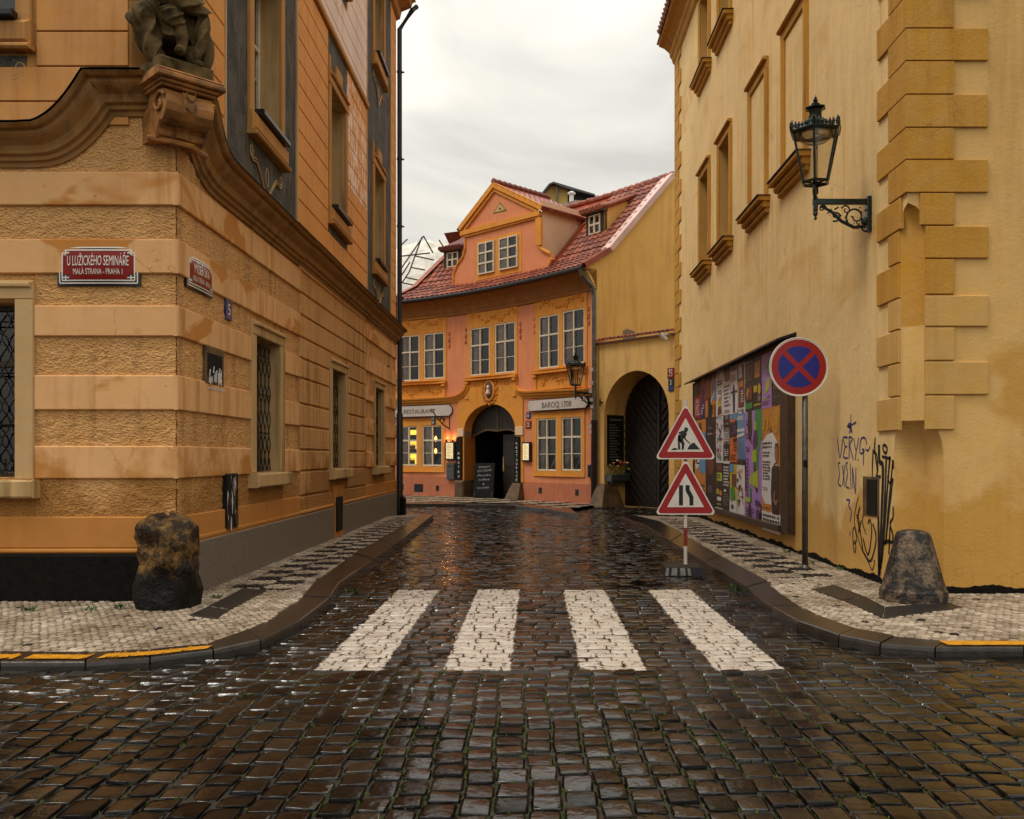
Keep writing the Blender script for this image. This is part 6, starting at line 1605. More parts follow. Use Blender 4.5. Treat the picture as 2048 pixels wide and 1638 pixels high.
poster(380, 435, 205, 602, 'wh', [('gy', .05, .03, .95, .12), ('p', 'nv', [(.35, .98), (.3, .52), (.42, .40), (.55, .40), (.68, .52), (.65, .98)]), ('bk', .0, .53, 1, .57), ('t', 'gy', .1, .2, .8, .34, 3)])
poster(435, 500, 185, 602, 'wh', [('br', .12, .30, .88, .88), ('or', .25, .36, .75, .48), ('t', 'wh', .3, .55, .8, .8, 5), ('t', 'gy', .15, .92, .85, .97, 1)])
poster(500, 567, 155, 585, 'bk', [('gy', .08, .04, .92, .10), ('br', .08, .52, .92, .78), ('t', 'gy', .1, .14, .85, .44, 5), ('gr', .05, .84, .95, .95), ('e', 'or', .4, .64, .2, .08)])
poster(567, 640, 130, 573, 'bk', [('or', .22, .10, .80, .40), ('t', 'ye', .3, .15, .74, .34, 4), ('ye', .1, .54, .48, .66), ('e', 'ye', .75, .62, .18, .10), ('t', 'ye', .1, .88, .9, .95, 1), ('gy', .6, .74, .9, .84)])
poster(640, 725, 105, 557, 'pu', [('p', 'li', [(.3, .72), (.6, .45), (.85, .5), (.75, .66), (.35, .75)]), ('p', 'gr', [(.5, .2), (.9, .1), (.95, .4), (.6, .42)]), ('li', .12, .80, .5, .84), ('t', 'dp', .1, .87, .9, .96, 3), ('t', 'dp', .6, .78, .9, .84, 2)])
poster(725, 790, 80, 543, 'bk', [('t', 'gy', .3, .82, .9, .86, 1), ('gy', .1, .3, .9, .34), ('br', .2, .4, .8, .7)])
poster(75, 168, 655, 1310, 'or', [('bl', .45, .16, 1, .66), ('p', 'wh', [(.05, .56), (.85, .40), (.95, .45), (.15, .63)]), ('t', 'bk', .2, .53, .8, .57, 1), ('bl', .5, .5, .95, .66), ('t', 'br', .1, .80, .9, .96, 3)], [('MUSI', 'bk', .36, .08, .6, .09)])
poster(168, 252, 640, 1392, 'bk', [('e', 'br', .5, .50, .38, .12), ('t', 'gy', .25, .1, .8, .13, 1), ('t', 'pk', .2, .16, .9, .20, 1), ('t', 'gy', .3, .74, .75, .82, 3)])
poster(255, 317, 625, 1007, 'wh', [('p', rp.choice(['rd', 'ye', 'nv', 'gr', 'bk', 'pk']), [(a, b_), (a + rp.uniform(.05, .3), b_ + rp.uniform(-.03, .06)), (a + rp.uniform(0, .2), b_ + rp.uniform(.06, .12))]) for a, b_ in [(rp.uniform(.05, .7), rp.uniform(.08, .85)) for _ in range(34)]] + [('t', 'bk', .1, .02, .9, .07, 1)])
poster(317, 371, 612, 1012, 'gy', [('bk', .05, .6, .95, .9), ('t', 'bk', .1, .1, .9, .3, 2), ('t', 'wh', .1, .36, .9, .56, 5), ('t', 'wh', .15, .7, .8, .86, 4), ('wh', .0, .95, 1, 1)])
poster(371, 434, 603, 795, 'bl', [('bk', .0, .32, 1, 1), ('bo', .1, .24, .75, .36), ('dp', .2, .5, .9, .85)])
poster(371, 434, 797, 1000, 'bo', [('bk', .48, .04, .95, .2), ('t', 'br', .5, .26, .95, .6, 3), ('t', 'br', .1, .7, .9, .95, 3)])
poster(435, 498, 600, 1020, 'bl', [('t', 'wh', .1, .05, .9, .2, 1), ('wh', .0, .3, 1, .36), ('bk', .0, .9, 1, 1)] + [('bk', .12 + k * .18, .5 + (k % 2) * .06, .15 + k * .18, .9) for k in range(5)] + [('p', 'wh', [(.0, .42), (1, .38), (1, .44), (0, .48)])])
poster(255, 313, 1010, 1392, 'bk', [('br', .1, .02, .9, .16), ('li', .12, .2, .88, .38), ('t', 'bk', .2, .24, .8, .34, 2), ('ye', .1, .55, .45, .66), ('or', .5, .58, .9, .68), ('wh', .2, .72, .8, .80), ('t', 'li', .2, .86, .8, .92, 1), ('wh', 0, .95, 1, 1)])
poster(313, 371, 1012, 1400, 'bk', [('t', 'wh', .1, .06, .9, .5, 7), ('wh', .15, .55, .5, .6), ('t', 'gy', .1, .64, .9, .9, 5)])
poster(371, 431, 1018, 1412, 'ye', [('bl', .0, .0, .6, .16), ('br', .3, .2, .9, .46), ('p', 'gr', [(.1, .5), (.6, .45), (.8, .7), (.2, .8)]), ('wh', .0, .75, 1, 1), ('e', 'nv', .4, .88, .2, .06)])
poster(431, 498, 1022, 1432, 'wh', [('p', rp.choice(['rd', 'ye', 'nv', 'bk', 'or']), [(a, b_), (a + rp.uniform(.1, .3), b_ + rp.uniform(-.05, .05)), (a + rp.uniform(0, .25), b_ + rp.uniform(.05, .1))]) for a, b_ in [(rp.uniform(.05, .7), rp.uniform(.04, .9)) for _ in range(26)]])
poster(498, 641, 575, 1512, 'pu', [('p', 'gr', [(.62, .0), (1, 0), (1, .22), (.85, .36), (.78, .56), (.62, .5)]), ('p', 'li', [(.56, .1), (.68, .1), (.72, .2), (.58, .2)]), ('p', 'dp', [(.46, .28), (.6, .17), (.74, .18), (.76, .30), (.56, .36)]), ('p', 'li', [(.44, .36), (.7, .34), (.68, .45), (.46, .46)]), ('p', 'li', [(.40, .56), (.78, .52), (.82, .68), (.28, .64)]), ('e', 'dp', .55, .59, .1, .05), ('p', 'gr', [(.30, .68), (.4, .68), (.42, .80), (.34, .8)]), ('t', 'dp', .10, .08, .32, .14, 2), ('t', 'dp', .10, .20, .32, .26, 2), ('t', 'dp', .10, .32, .32, .37, 2)] + [('dp', .12, .42 + k * .035, .22, .44 + k * .035) for k in range(10)] + [('li', .08, .77, .38, .81), ('dp', .66, .78, .9, .83), ('t', 'dp', .1, .86, .6, .97, 4), ('dp', .72, .86, .9, .97)])
poster(641, 793, 548, 1420, 'or', [('p', 'wh', [(.05, .32), (.3, .26), (.6, .24), (.9, .34), (.85, .5), (.62, .58), (.55, .92), (.2, .92), (.0, .84)]), ('e', 'ye', .80, .14, .17, .115), ('e', 'or', .80, .14, .14, .095), ('t', 'ye', .72, .09, .88, .18, 4), ('p', 'bk', [(.58, .58), (.76, .52), (.98, .56), (.98, 1), (.6, 1), (.54, .8)]), ('p', 'wh', [(.78, .54), (.88, .54), (.86, .76), (.80, .78)]), ('e', 'sk', .84, .44, .10, .085), ('p', 'bk', [(.74, .40), (.78, .345), (.90, .345), (.95, .40), (.84, .37)]), ('p', 'sk', [(.7, .80), (.85, .76), (.92, .86), (.8, .92), (.68, .88)]), ('t', 'bk', .08, .33, .62, .40, 2), ('t', 'bk', .08, .42, .56, .48, 2), ('t', 'bk', .08, .51, .5, .70, 7), ('t', 'gy', .08, .76, .34, .80, 2), ('t', 'bk', .1, .95, .5, .97, 1)], [('33.', 'ye', .30, .15, .44, .11)])
poster(641, 796, 1412, 1575, 'wh', [('t', 'bk', .06, .15, .95, .8, 3)])
# ------------------------------------------------------------------ wall lanterns
def lantern(base, out, label, name='wall_lantern'):
    """base: wall point at arm height; out: unit vector away from the wall"""
    B0 = Vector(base); O = Vector((out[0], out[1], 0)).normalized(); S_ = Vector((-O.y, O.x, 0))
    def W(a, z, b_): v = B0 + O * a + S_ * b_; return (v.x, v.y, v.z + z)
    t = thing(name, label, 'street lamp', tuple(B0), 'wall lanterns of the old street'); A = .63
    m_ = MB(); m_.slab(lambda u, z, d: W(d, z, u), -.045, .045, -.34, .06, .0, .05, .01); m_.lathe(W(.06, -.22, 0), [(.001, -.05), (.045, -.03), (.05, .0), (.045, .03), (.001, .05)], 10); obj('wall_plate', m_, 'lamp_green', t)
    m_ = MB(); m_.slab(lambda u, z, d: W(u, z, d), .04, A + .03, -.03, .035, -.022, .022, .008); m_.tube([W(A, .05, 0), W(A, -.10, 0)], .028, 8); m_.lathe(W(A, -.17, 0), [(.004, -.04), (.022, -.02), (.010, 0), (.03, .03), (.024, .06), (.03, .08)], 8); obj('arm', m_, 'lamp_green', t)
    m_ = MB()
    def spiral(ca, cz_, r0, turns, ph, sg, n=22, w=.014):
        m_.tube([W(ca + r0 * (1 - .8 * k / n) * math.cos(ph + sg * k / n * turns * 6.28), cz_ + r0 * (1 - .8 * k / n) * math.sin(ph + sg * k / n * turns * 6.28), 0) for k in range(n + 1)], [w * (1 - .4 * k / n) for k in range(n + 1)], 5)
    m_.tube([W(A - .06, -.05, 0), W(A - .17, -.10, 0), W(A - .30, -.22, 0), W(.19, -.29, 0), W(.06, -.28, 0)], [.013, .017, .02, .02, .02], 6)
    spiral(.17, -.17, .13, 1.3, 4.5, 1); spiral(.40, -.16, .065, 1.1, 5.2, -1, w=.012); spiral(.55, -.075, .045, 1.1, 3.4, -1, w=.011); spiral(.28, -.09, .05, 1.1, 1, 1, w=.010); spiral(.07, -.30, .05, 1.2, 1.5, 1, w=.013)
    rr_ = random.Random(5)
    for k in range(22):
        a = rr_.uniform(.06, .5); z = -.05 - rr_.random() * (.22 * (1 - a / .62) + .05); p0 = Vector(W(a, z, 0)); m_.tube([p0, p0 + O * rr_.uniform(-.03, .03) + Vector((0, 0, rr_.uniform(-.03, .03)))], [.014, .004], 4)
    obj('scrollwork', m_, 'lamp_green', t)
    m_ = MB()
    for s_ in (-1, 1): m_.tube([W(A, .02, 0), W(A + s_ * .02, .06, s_ * .035), W(A + s_ * .035, .12, s_ * .06), W(A + s_ * .03, .225, s_ * .055)], .02, 7)
    obj('yoke', m_, 'lamp_green', t)
    zb_, zt_ = .22, .78; rb2, rt = .150, .272; ph = R(10)
    hx = lambda r, z, k: W(A + r * math.cos(ph + k * math.pi / 3), z, r * math.sin(ph + k * math.pi / 3))
    m_ = MB()
    for k in range(6):
        m_.tube([hx(rb2, zb_, k), hx(rt, zt_, k)], .013, 6); m_.tube([hx(rb2, zb_, k), hx(rb2, zb_, k + 1)], .018, 6); m_.tube([hx(rt, zt_, k), hx(rt, zt_, k + 1)], .018, 6); m_.tube([hx(rb2, zb_, k), W(A, zb_ - .005, 0)], .010, 5)
    fr_ = obj('lantern_frame', m_, 'lamp_green', t)
    for k in range(6):
        g_ = MB(); g_.add([hx(rb2 * .98, zb_, k), hx(rb2 * .98, zb_, k + 1), hx(rt * .98, zt_, k + 1), hx(rt * .98, zt_, k)], [(0, 1, 2, 3)]); obj('pane', g_, 'lamp_glass', fr_, recalc=False)
    m_ = MB(); pr_ = [(rt + .03, zt_), (rt + .035, zt_ + .03), (rt - .02, zt_ + .06), (.20, zt_ + .12), (.145, zt_ + .19), (.105, zt_ + .225), (.085, zt_ + .26), (.075, zt_ + .36), (.085, zt_ + .42), (.125, zt_ + .45), (.12, zt_ + .47), (.05, zt_ + .49)]
    pr_ = [(r, zt_ + (z - zt_) * .64) for r, z in pr_]
    rows = [[hx(r, z, k) for k in range(7)] for r, z in pr_]; m_.sheet(rows); m_.add(rows[-1][:6], [tuple(range(6))]); m_.add(rows[0][:6], [tuple(range(6))]); rf = obj('lantern_roof', m_, 'lamp_green', t)
    m_ = MB(); m_.lathe(W(A, zt_ + .305, 0), [(r, z * .62) for r, z in ((.02, 0), (.045, .03), (.05, .06), (.025, .09), (.018, .10), (.032, .125), (.012, .15), (.02, .165), (.006, .20), (.002, .23))], 10); obj('finial', m_, 'lamp_green', rf)
    m_ = MB()
    for k in range(6):
        for q in range(7):
            f_ = (q + .5) / 7; a = Vector(hx(rt + .03, zt_ + .03, k)).lerp(Vector(hx(rt + .03, zt_ + .03, k + 1)), f_); hh = .05 + .035 * abs(math.cos(f_ * math.pi)); m_.tube([a, a + Vector((0, 0, hh * .5)) , a + Vector((0, 0, hh))], [.012, .020, .006], 5)
        m_.tube([hx(rt, zt_ + .05, k), hx(rt + .03, zt_ + .10, k), hx(rt + .01, zt_ + .14, k)], [.016, .018, .006], 5)
        for q in range(3): a = Vector(hx(rt - .06 - q * .045, zt_ + .06 + q * .026, k + .5 * (q % 2))); m_.tube([a, a + Vector((0, 0, .03))], [.025, .008], 5)
    obj('crown_ornament', m_, 'lamp_green', rf, kind='stuff')
    m_ = MB(); m_.lathe(W(A, zt_ - .02, 0), [(.20, 0), (.19, -.03), (.12, -.08), (.06, -.10)], 14); obj('reflector', m_, 'lamp_glass', t, smooth=True)
    m_ = MB(); m_.lathe(W(A, zb_ + .02, 0), [(.02, 0), (.02, .25), (.03, .27), (.03, .34), (.01, .36)], 8); obj('bulb_holder', m_, 'sandstone', t)
    return t
yl = yR(1741); lantern(RS(yl, zY(404, yl), 0), (-1, 0), 'black lantern on a scrolled iron bracket, high on the right yellow wall')
sl = sB(1184); bx_ = BF(sl, zB(1184, 787), 0); bx2 = BF(sl, 0, 1)
lantern(bx_, (bx2[0] - bx_[0], bx2[1] - bx_[1]), 'black lantern on scrolled bracket beside the Baroq 1708 sign board')

# ------------------------------------------------------------------ signs and fittings on the restaurant
def sign_board(x0, x1, y0, y1, body, label, tw, hgt):
    s0, s1 = sB(x0), sB(x1); z0 = (zB(x0, y1[0]) + zB(x1, y1[1])) / 2; z1 = (zB(x0, y0[0]) + zB(x1, y0[1])) / 2; h = z1 - z0; n = 6
    t = thing('sign_board', label, 'sign', BF((s0 + s1) / 2, z0, .04)); SBm = flatmap((s0 + s1) / 2, .07)
    def out(e):
        r = h * .32; pts = []
        for cx_, cz_, a0 in ((s1 - r * .6, z0 + h / 2, -90),):
            pts += [(s0 + r, z0 + e), (s1 - r, z0 + e), (s1 - r * .9, z0 + r * .3 + e * .5)] + [(s1 - r * .9 + (r * .9 - e) * math.cos(R(a)), z0 + h / 2 + (h * .36 - e * .5) * math.sin(R(a))) for a in range(-80, 81, 20)] + [(s1 - r * .9, z1 - r * .3 - e * .5), (s1 - r, z1 - e), (s0 + r, z1 - e), (s0 + r * .9, z1 - r * .3 - e * .5)] + [(s0 + r * .9 + (r * .9 - e) * math.cos(R(a)), z0 + h / 2 + (h * .36 - e * .5) * math.sin(R(a))) for a in range(100, 261, 20)] + [(s0 + r * .9, z0 + r * .3 + e * .5)]
        return pts
    m_ = MB(); m_.prism(SBm, out(0), .0, .06); obj('dark_edge', m_, 'lead', t); m_ = MB(); m_.prism(SBm, out(.02), .0601, .066); obj('panel', m_, 'sign_board', t)
    m_ = MB(); text(m_, SBm, body, sB(tw), (z0 + z1) / 2 - .01, hgt, sB(tw + (875 - 812) / 2 * (1.0 if body[0] == 'R' else .93)) - sB(tw - (875 - 812) / 2 * (1.0 if body[0] == 'R' else .93)), .072); obj('lettering', m_, 'sign_ink', t, recalc=False)
sign_board(770, 906, (813, 809), (836, 832), 'RESTAURANT', 'pale sign board reading Restaurant over the lower left windows', 844, .155)
sign_board(1059, 1181, (799, 794), (823, 817), 'BAROQ 1708', 'pale sign board reading Baroq 1708 over the lower right windows', 1119.5, .18)
def box_thing(name, x0, y0, x1, y1, d, mat, label, cat, parts=(), d0=.0):
    s0, s1, z0, z1 = rect(x0, y0, x1, y1); t = thing(name, label, cat, BF((s0 + s1) / 2, z0, 0)); m_ = MB(); m_.slab(BF, s0, s1, z0, z1, d0, d, .01); obj('case' if cat != 'sign' else 'board', m_, mat, t)
    return t, s0, s1, z0, z1
for x0, y0, x1, y1, lb_ in ((894, 883, 912, 920, 'glowing framed menu box left of the arched doorway'), (1048, 884, 1064, 923, 'glowing framed menu box right of the arched doorway')):
    t, s0, s1, z0, z1 = box_thing('menu_box', x0, y0, x1, y1, .10, 'enamel_black', lb_, 'menu box'); t['group'] = 'menu boxes beside the door'
    m_ = MB(); m_.slab(BF, s0 + .05, s1 - .05, z0 + .05, z1 - .05, .101, .104, .001); obj('lit_page', m_, 'menu_light', t)
    m_ = MB()
    for k in range(9): m_.box(BF, s0 + .10, s1 - .10 - .05 * (k % 3), z0 + .10 + k * .055, z0 + .115 + k * .055, .104, .1055)
    obj('printed_lines', m_, 'sandstone', t)
t, s0, s1, z0, z1 = box_thing('letter_box', 897, 926, 912, 959, .12, 'slate', 'plain dark grey metal box below the left menu box', 'box'); m_ = MB(); m_.slab(BF, s0 + .04, s1 - .04, z1 - .12, z1 - .10, .121, .13, .002); obj('slot', m_, 'enamel_black', t)
for x0, y0, x1, y1, body, lb_ in ((915, 874, 926.5, 960, '·BISTRO', 'narrow black board with white upright word Bistro left of door'), (1032, 873, 1042.5, 966, '·RESTAURACE', 'narrow black board with white upright word Restaurace right of door')):
    t, s0, s1, z0, z1 = box_thing('upright_board', x0, y0, x1, y1, .085, 'blackboard', lb_, 'sign', d0=.036); m_ = MB(); n = len(body); f0 = .22 if body[1] == 'B' else .02
    for k, ch in enumerate(body): text(m_, BF, ch, (s0 + s1) / 2, z1 - (z1 - z0) * (f0 + (1 - f0) * (k + .5) / (n + .3)), .085 if ch != '·' else .03, .075 if ch != '·' else .03, .089)
    obj('lettering', m_, 'enamel_white', t, recalc=False)
# number plates by the door and at the gate
t, *_ = box_thing('number_plate', 1053.8, 824.5, 1062, 836.5, .03, 'enamel_blue', 'tiny blue house number plate right of the restaurant arch', 'sign'); q = rect(1053.8, 824.5, 1062, 836.5); m_ = MB(); text(m_, BF, '6', (q[0] + q[1]) / 2, (q[2] + q[3]) / 2, .12, .07, .034); obj('lettering', m_, 'enamel_white', t, recalc=False)
t, *_ = box_thing('number_plate', 1052, 842, 1063, 856.5, .03, 'enamel_red', 'small red house number plate right of the restaurant arch', 'sign'); q = rect(1052, 842, 1063, 856.5); m_ = MB(); text(m_, BF, '78', (q[0] + q[1]) / 2, (q[2] + q[3]) / 2 + .03, .1, .12, .034); m_.box(BF, q[0] + .06, q[1] - .06, q[2] + .05, q[2] + .07, .03, .034); obj('lettering', m_, 'enamel_white', t, recalc=False)
def gate_plate(px0, py0, px1, py1, mat, label, lines):
    u0, u1 = uG(px0), uG(px1); xm = (px0 + px1) / 2; z0, z1 = zG(xm, py1), zG(xm, py0); small_plate('number_plate', GW, u0, u1, z0, z1, mat, label, lines)
gate_plate(1336, 736, 1349.5, 756, 'enamel_red', 'small red number plate 92 on the gateway wall', [('92', .65, .13, .13), ('PRAHA 1', .25, .04, .14)])
gate_plate(1337.5, 757, 1348.5, 772, 'enamel_black', 'small dark number plate 2 under the red one at the gate', [('2', .5, .13, .07)])
gate_plate(1337.5, 772.3, 1348, 782, 'enamel_blue', 'small blue strip plate under the dark number plate at gate', [])
# hanging wrought sign
hs = sB(895); zc_ = zB(890, 843); t = thing('hanging_sign', 'small wrought iron hanging sign with curled bracket left of door', 'sign', BF(hs, zc_ - .3, 0))
m_ = MB(); m_.tube([BF(hs + .12, zc_ - .28, .0), BF(hs + .06, zc_ - .12, .3), BF(hs, zc_ + .12, .55), BF(hs - .06, zc_ + .34, .7)], .022, 6)
m_.tube([BF(hs + .02 + .11 * math.cos(k * .5) * (1 - k * .03), zc_ + .02 + .14 * math.sin(k * .5) * (1 - k * .03), .30) for k in range(18)], .018, 6); m_.tube([BF(hs - .1 + .06 * math.cos(k * .5), zc_ + .36 + .06 * math.sin(k * .5), .7) for k in range(10)], .016, 6); m_.tube([BF(hs + .1, zc_ - .28, 0), BF(hs + .1, zc_ + .15, 0)], .02, 6); obj('bracket', m_, 'iron', t)
q = rect(884.5, 835, 893, 851); m_ = MB(); m_.slab(BF, q[0] + .1, q[1] + .1, q[2], q[3], .66, .70, .02); obj('panel', m_, 'enamel_black', t); m_ = MB(); text(m_, BF, '17', (q[0] + q[1]) / 2 + .1, (q[2] + q[3]) / 2 + .06, .09, .10, .705); text(m_, BF, '08', (q[0] + q[1]) / 2 + .1, (q[2] + q[3]) / 2 - .06, .09, .10, .705); obj('lettering', m_, 'enamel_white', t, recalc=False)
# small spot lamps over the left menu box
for k, x in enumerate((896, 909)):
    s = sB(x); z = zB(x, 880); t = thing('spot_lamp', ('left' if k == 0 else 'right') + ' one of two tiny warm spot lamps above the left menu box', 'lamp', BF(s, z, .08), 'spot lamps over the menu box'); m_ = MB(); m_.lathe(BF(s, z, .09), [(.02, -.05), (.035, -.03), (.035, .02), (.02, .03)], 8); obj('housing', m_, 'iron', t); m_ = MB(); m_.lathe(BF(s, z + .031, .09), [(.018, 0), (.018, .006), (.004, .01)], 8); obj('bulb', m_, 'warm_bulb', t)
    ld = bpy.data.lights.new('spot_lamp_light', 'POINT'); ld.energy = 2.2; ld.color = (1, .45, .15); ld.shadow_soft_size = .02; lo = bpy.data.objects.new('spot_lamp_light', ld); col.objects.link(lo); lo.parent = t; lo.location = Vector(BF(s, z + .08, .10)) - t.location
# chalkboard in the doorway and a folding stand behind it
t = thing('chalkboard', 'black chalkboard easel with white handwriting standing in the arched doorway', 'chalkboard', BF(sB(960), PZ, -.1)); q = rect(944.5, 926, 985, 992); m_ = MB()
CBf = flatmap(sB(964))
def CBm(u, z, d): return CBf(u, z, d - .02 - .07 * (z - PZ))
m_.slab(CBm, q[0], q[1], .11, q[3], -.03, .0, .008); obj('board', m_, 'blackboard', t)
m_ = MB(); m_.slab(CBm, q[0] + .02, q[0] + .09, PZ + .0, .3, -.04, .005, .008); m_.slab(CBm, q[1] - .09, q[1] - .02, PZ, .3, -.04, .005, .008); obj('leg', m_, 'door_wood', t); m_ = MB()
for k, (body, w) in enumerate((('Dezert', .6), ('ICE CREAM', .75), ('Pancake', .7), ('coffee', .6), ('&', .12), ('hot snacks', .65))): text(m_, CBm, body, (q[0] + q[1]) / 2 + random.uniform(-.03, .03), q[3] - .14 - k * .145, .075, (q[1] - q[0]) * w * .9, .004, slant=.01)
obj('handwriting', m_, 'chalk', t, recalc=False)
# wooden bar stool glimpsed in the hall
t = thing('bar_stool', 'wooden stool seat on splayed legs glimpsed inside the dark doorway', 'stool', BF(sB(1000), PZ, -.9)); s = sB(998); m_ = MB(); m_.slab(BF, s - .2, s + .55, .80, .86, -1.2, -.85, .01); obj('seat', m_, 'sandstone', t)
for du, dd in ((-.12, -.9), (.45, -.9), (-.12, -1.15), (.45, -1.15)): m_ = MB(); m_.tube([BF(s + du, .8, dd), BF(s + du * 1.25, PZ - .1, dd)], .02, 6); obj('leg', m_, 'sandstone', t)
# menu board, planter and flowers in the gate recess
ru = ar[0][0]
def GR_(u, z, d): return (GX0 + GTX * (ru + d) + GTY * -u, GY0 + GTY * (ru + d) + GTX * u, z)     # on the left reveal: u runs into the passage
t = thing('menu_board', 'tall black chalk menu board fixed inside the yellow gate arch', 'sign', GR_(.45, 1.3, .03)); m_ = MB(); m_.slab(GR_, .12, .82, 1.25, 2.75, .002, .035, .006); obj('board', m_, 'blackboard', t); m_ = MB(); text(m_, GR_, 'Restaurace', .47, 2.62, .07, .5, .04)
for k in range(14): m_.box(GR_, .2, .2 + .5 * (.5 + .5 * ((k * 7) % 5) / 5), 2.45 - k * .08, 2.462 - k * .08, .035, .038)
obj('handwriting', m_, 'chalk', t, recalc=False)
t = thing('flower_box', 'green planter with pink and orange flowers below the gate menu board', 'planter', GR_(.45, .9, .1)); m_ = MB(); m_.slab(GR_, .05, .85, .78, .98, .0, .26, .015); m_.slab(GR_, .15, .75, .70, .779, .0, .2, .01); obj('trough', m_, 'slate', t); m_ = MB(); rs_ = random.Random(3)
for k in range(260):
    c = Vector(GR_(rs_.uniform(.02, .88), rs_.uniform(.95, 1.3), rs_.uniform(.02, .34))); a = Vector((rs_.uniform(-1, 1), rs_.uniform(-1, 1), rs_.uniform(-.5, 1))).normalized() * rs_.uniform(.03, .06); b_ = a.orthogonal().normalized() * .018; m_.add([tuple(c), tuple(c + a * .5 + b_), tuple(c + a), tuple(c + a * .5 - b_)], [(0, 1, 2, 3)])
obj('leaves', m_, 'leaf', t, recalc=False, kind='stuff')
for k in range(12):
    m_ = MB(); c = GR_(rs_.uniform(.05, .85), rs_.uniform(1.12, 1.4), rs_.uniform(.1, .36)); m_.lathe(c, [(.005, -.03), (.035, 0), (.045, .02), (.01, .035)], 7); obj('flower', m_, rs_.choice(['flower_pink', 'flower_orange', 'flower_orange', 'flower_white']), t)
# dark meter box by the downpipe
t, s0, s1, z0, z1 = box_thing('meter_box', 1179.5, 929, 1188, 955, .10, 'slate', 'small dark grey box beside the downpipe foot', 'box'); m_ = MB(); m_.slab(BF, s0 + .05, s1 - .03, z0 + .03, z1 - .03, .101, .108, .003); obj('lid', m_, 'rubber', t)
# camera under the coping
u = uG(1339.5); z = zG(1339.5, 674); t = thing('security_camera', 'small white security camera under the red tile coping', 'camera', GW(u, z, .1)); m_ = MB(); m_.tube([GW(u + .05, z + .06, 0), GW(u, z + .06, .18)], .025, 7); obj('mount', m_, 'plastic_white', t); m_ = MB(); m_.tube([GW(u + .05, z - .1, .20), GW(u - .05, z + .06, .34)], .065, 10); obj('housing', m_, 'plastic_white', t); m_ = MB(); m_.tube([GW(u - .05, z + .06, .34), GW(u - .057, z + .07, .352)], .045, 10); obj('lens', m_, 'enamel_black', t)

# ------------------------------------------------------------------ weeds
def weed(x, y, z, n, h, seed, label):
    r_ = random.Random(seed); m_ = MB()
    for k in range(n):
        a = r_.uniform(0, 6.28); L = h * r_.uniform(.4, 1); bx = Vector((x + r_.uniform(-.05, .05), y + r_.uniform(-.04, .04), z)); tip = bx + Vector((math.cos(a) * L * .7, math.sin(a) * L * .7, L)); mid_ = bx.lerp(tip, .55) + Vector((0, 0, L * .15)); sd = Vector((-math.sin(a), math.cos(a), 0)) * r_.uniform(.006, .014)
        m_.add([tuple(bx), tuple(mid_ + sd), tuple(tip), tuple(mid_ - sd)], [(0, 1, 2, 3)])
    obj('weed', m_, 'leaf', origin=(x, y, z), recalc=False, label=label, category='weed', group='weeds along the walls and kerbs')
rs_ = random.Random(77)
spots = [(55, 1222, 'against the black plinth, leftmost'), (180, 1221, 'against the black plinth near the boulder'), (240, 1217, 'against the black plinth beside the boulder'), (430, 1197, 'between boulder and dark paving slab'), (1700, 1140, 'at the wall foot below the graffiti'), (1622, 1128, 'beside the foot of the no-stopping post'), (1575, 1105, 'at the wall foot under the poster board'), (1500, 1075, 'at the wall under the middle of the poster board'), (1880, 1195, 'beside the octagonal guard stone'), (1960, 1180, 'at the foot of the right front wall')]
for k, (a, b_, w) in enumerate(spots):
    x, y = G(a, b_, PZ)
    if y > YL - .06 and x < XL: y = YL - .12
    x = min(x, XR - .06) if y > YR else x
    if x > XR + .4: y = min(y, YR - .05)
    weed(x, y, PZ - .005, 16, .055, k, 'small green weed ' + w)
for k, (a, b_, w) in enumerate([(705, 1183, 'in the gutter at the bend of the left kerb'), (1470, 1180, 'in the gutter below the right kerb'), (1300, 1075, 'in the gutter near the far end of right kerb')]):
    x, y = G(a, b_, 0); weed(x, y, -.02, 20, .09, 50 + k, 'small green weed ' + w)

# ------------------------------------------------------------------ corner statue
def remesh(parts, vox, sm=2):
    me = bpy.data.meshes.new('statue_src'); me.from_pydata(parts.v, [], parts.f)
    bm = bmesh.new(); bm.from_mesh(me); bmesh.ops.recalc_face_normals(bm, faces=bm.faces); bm.to_mesh(me); bm.free()
    o = bpy.data.objects.new('statue_src', me); col.objects.link(o)
    m1 = o.modifiers.new('r', 'REMESH'); m1.mode = 'VOXEL'; m1.voxel_size = vox
    m2 = o.modifiers.new('s', 'SMOOTH'); m2.factor = .5; m2.iterations = sm
    out = bpy.data.meshes.new_from_object(o.evaluated_get(bpy.context.evaluated_depsgraph_get())); bpy.data.objects.remove(o); bpy.data.meshes.remove(me); return out
st = MB(); zb = 5.30
def STm(t, z, n): return CO(t, zb + z, n - .02)
def ball(c, rx_, ry_, rz_, n=14):
    rows = []
    for j in range(n + 1):
        p_ = -math.pi / 2 + math.pi * j / n; rows.append([STm(c[0] + rx_ * math.cos(p_) * math.cos(a), c[2] + rz_ * math.sin(p_), c[1] + ry_ * math.cos(p_) * math.sin(a)) for a in np.linspace(0, 6.2832, n + 1)])
    st.sheet(rows)
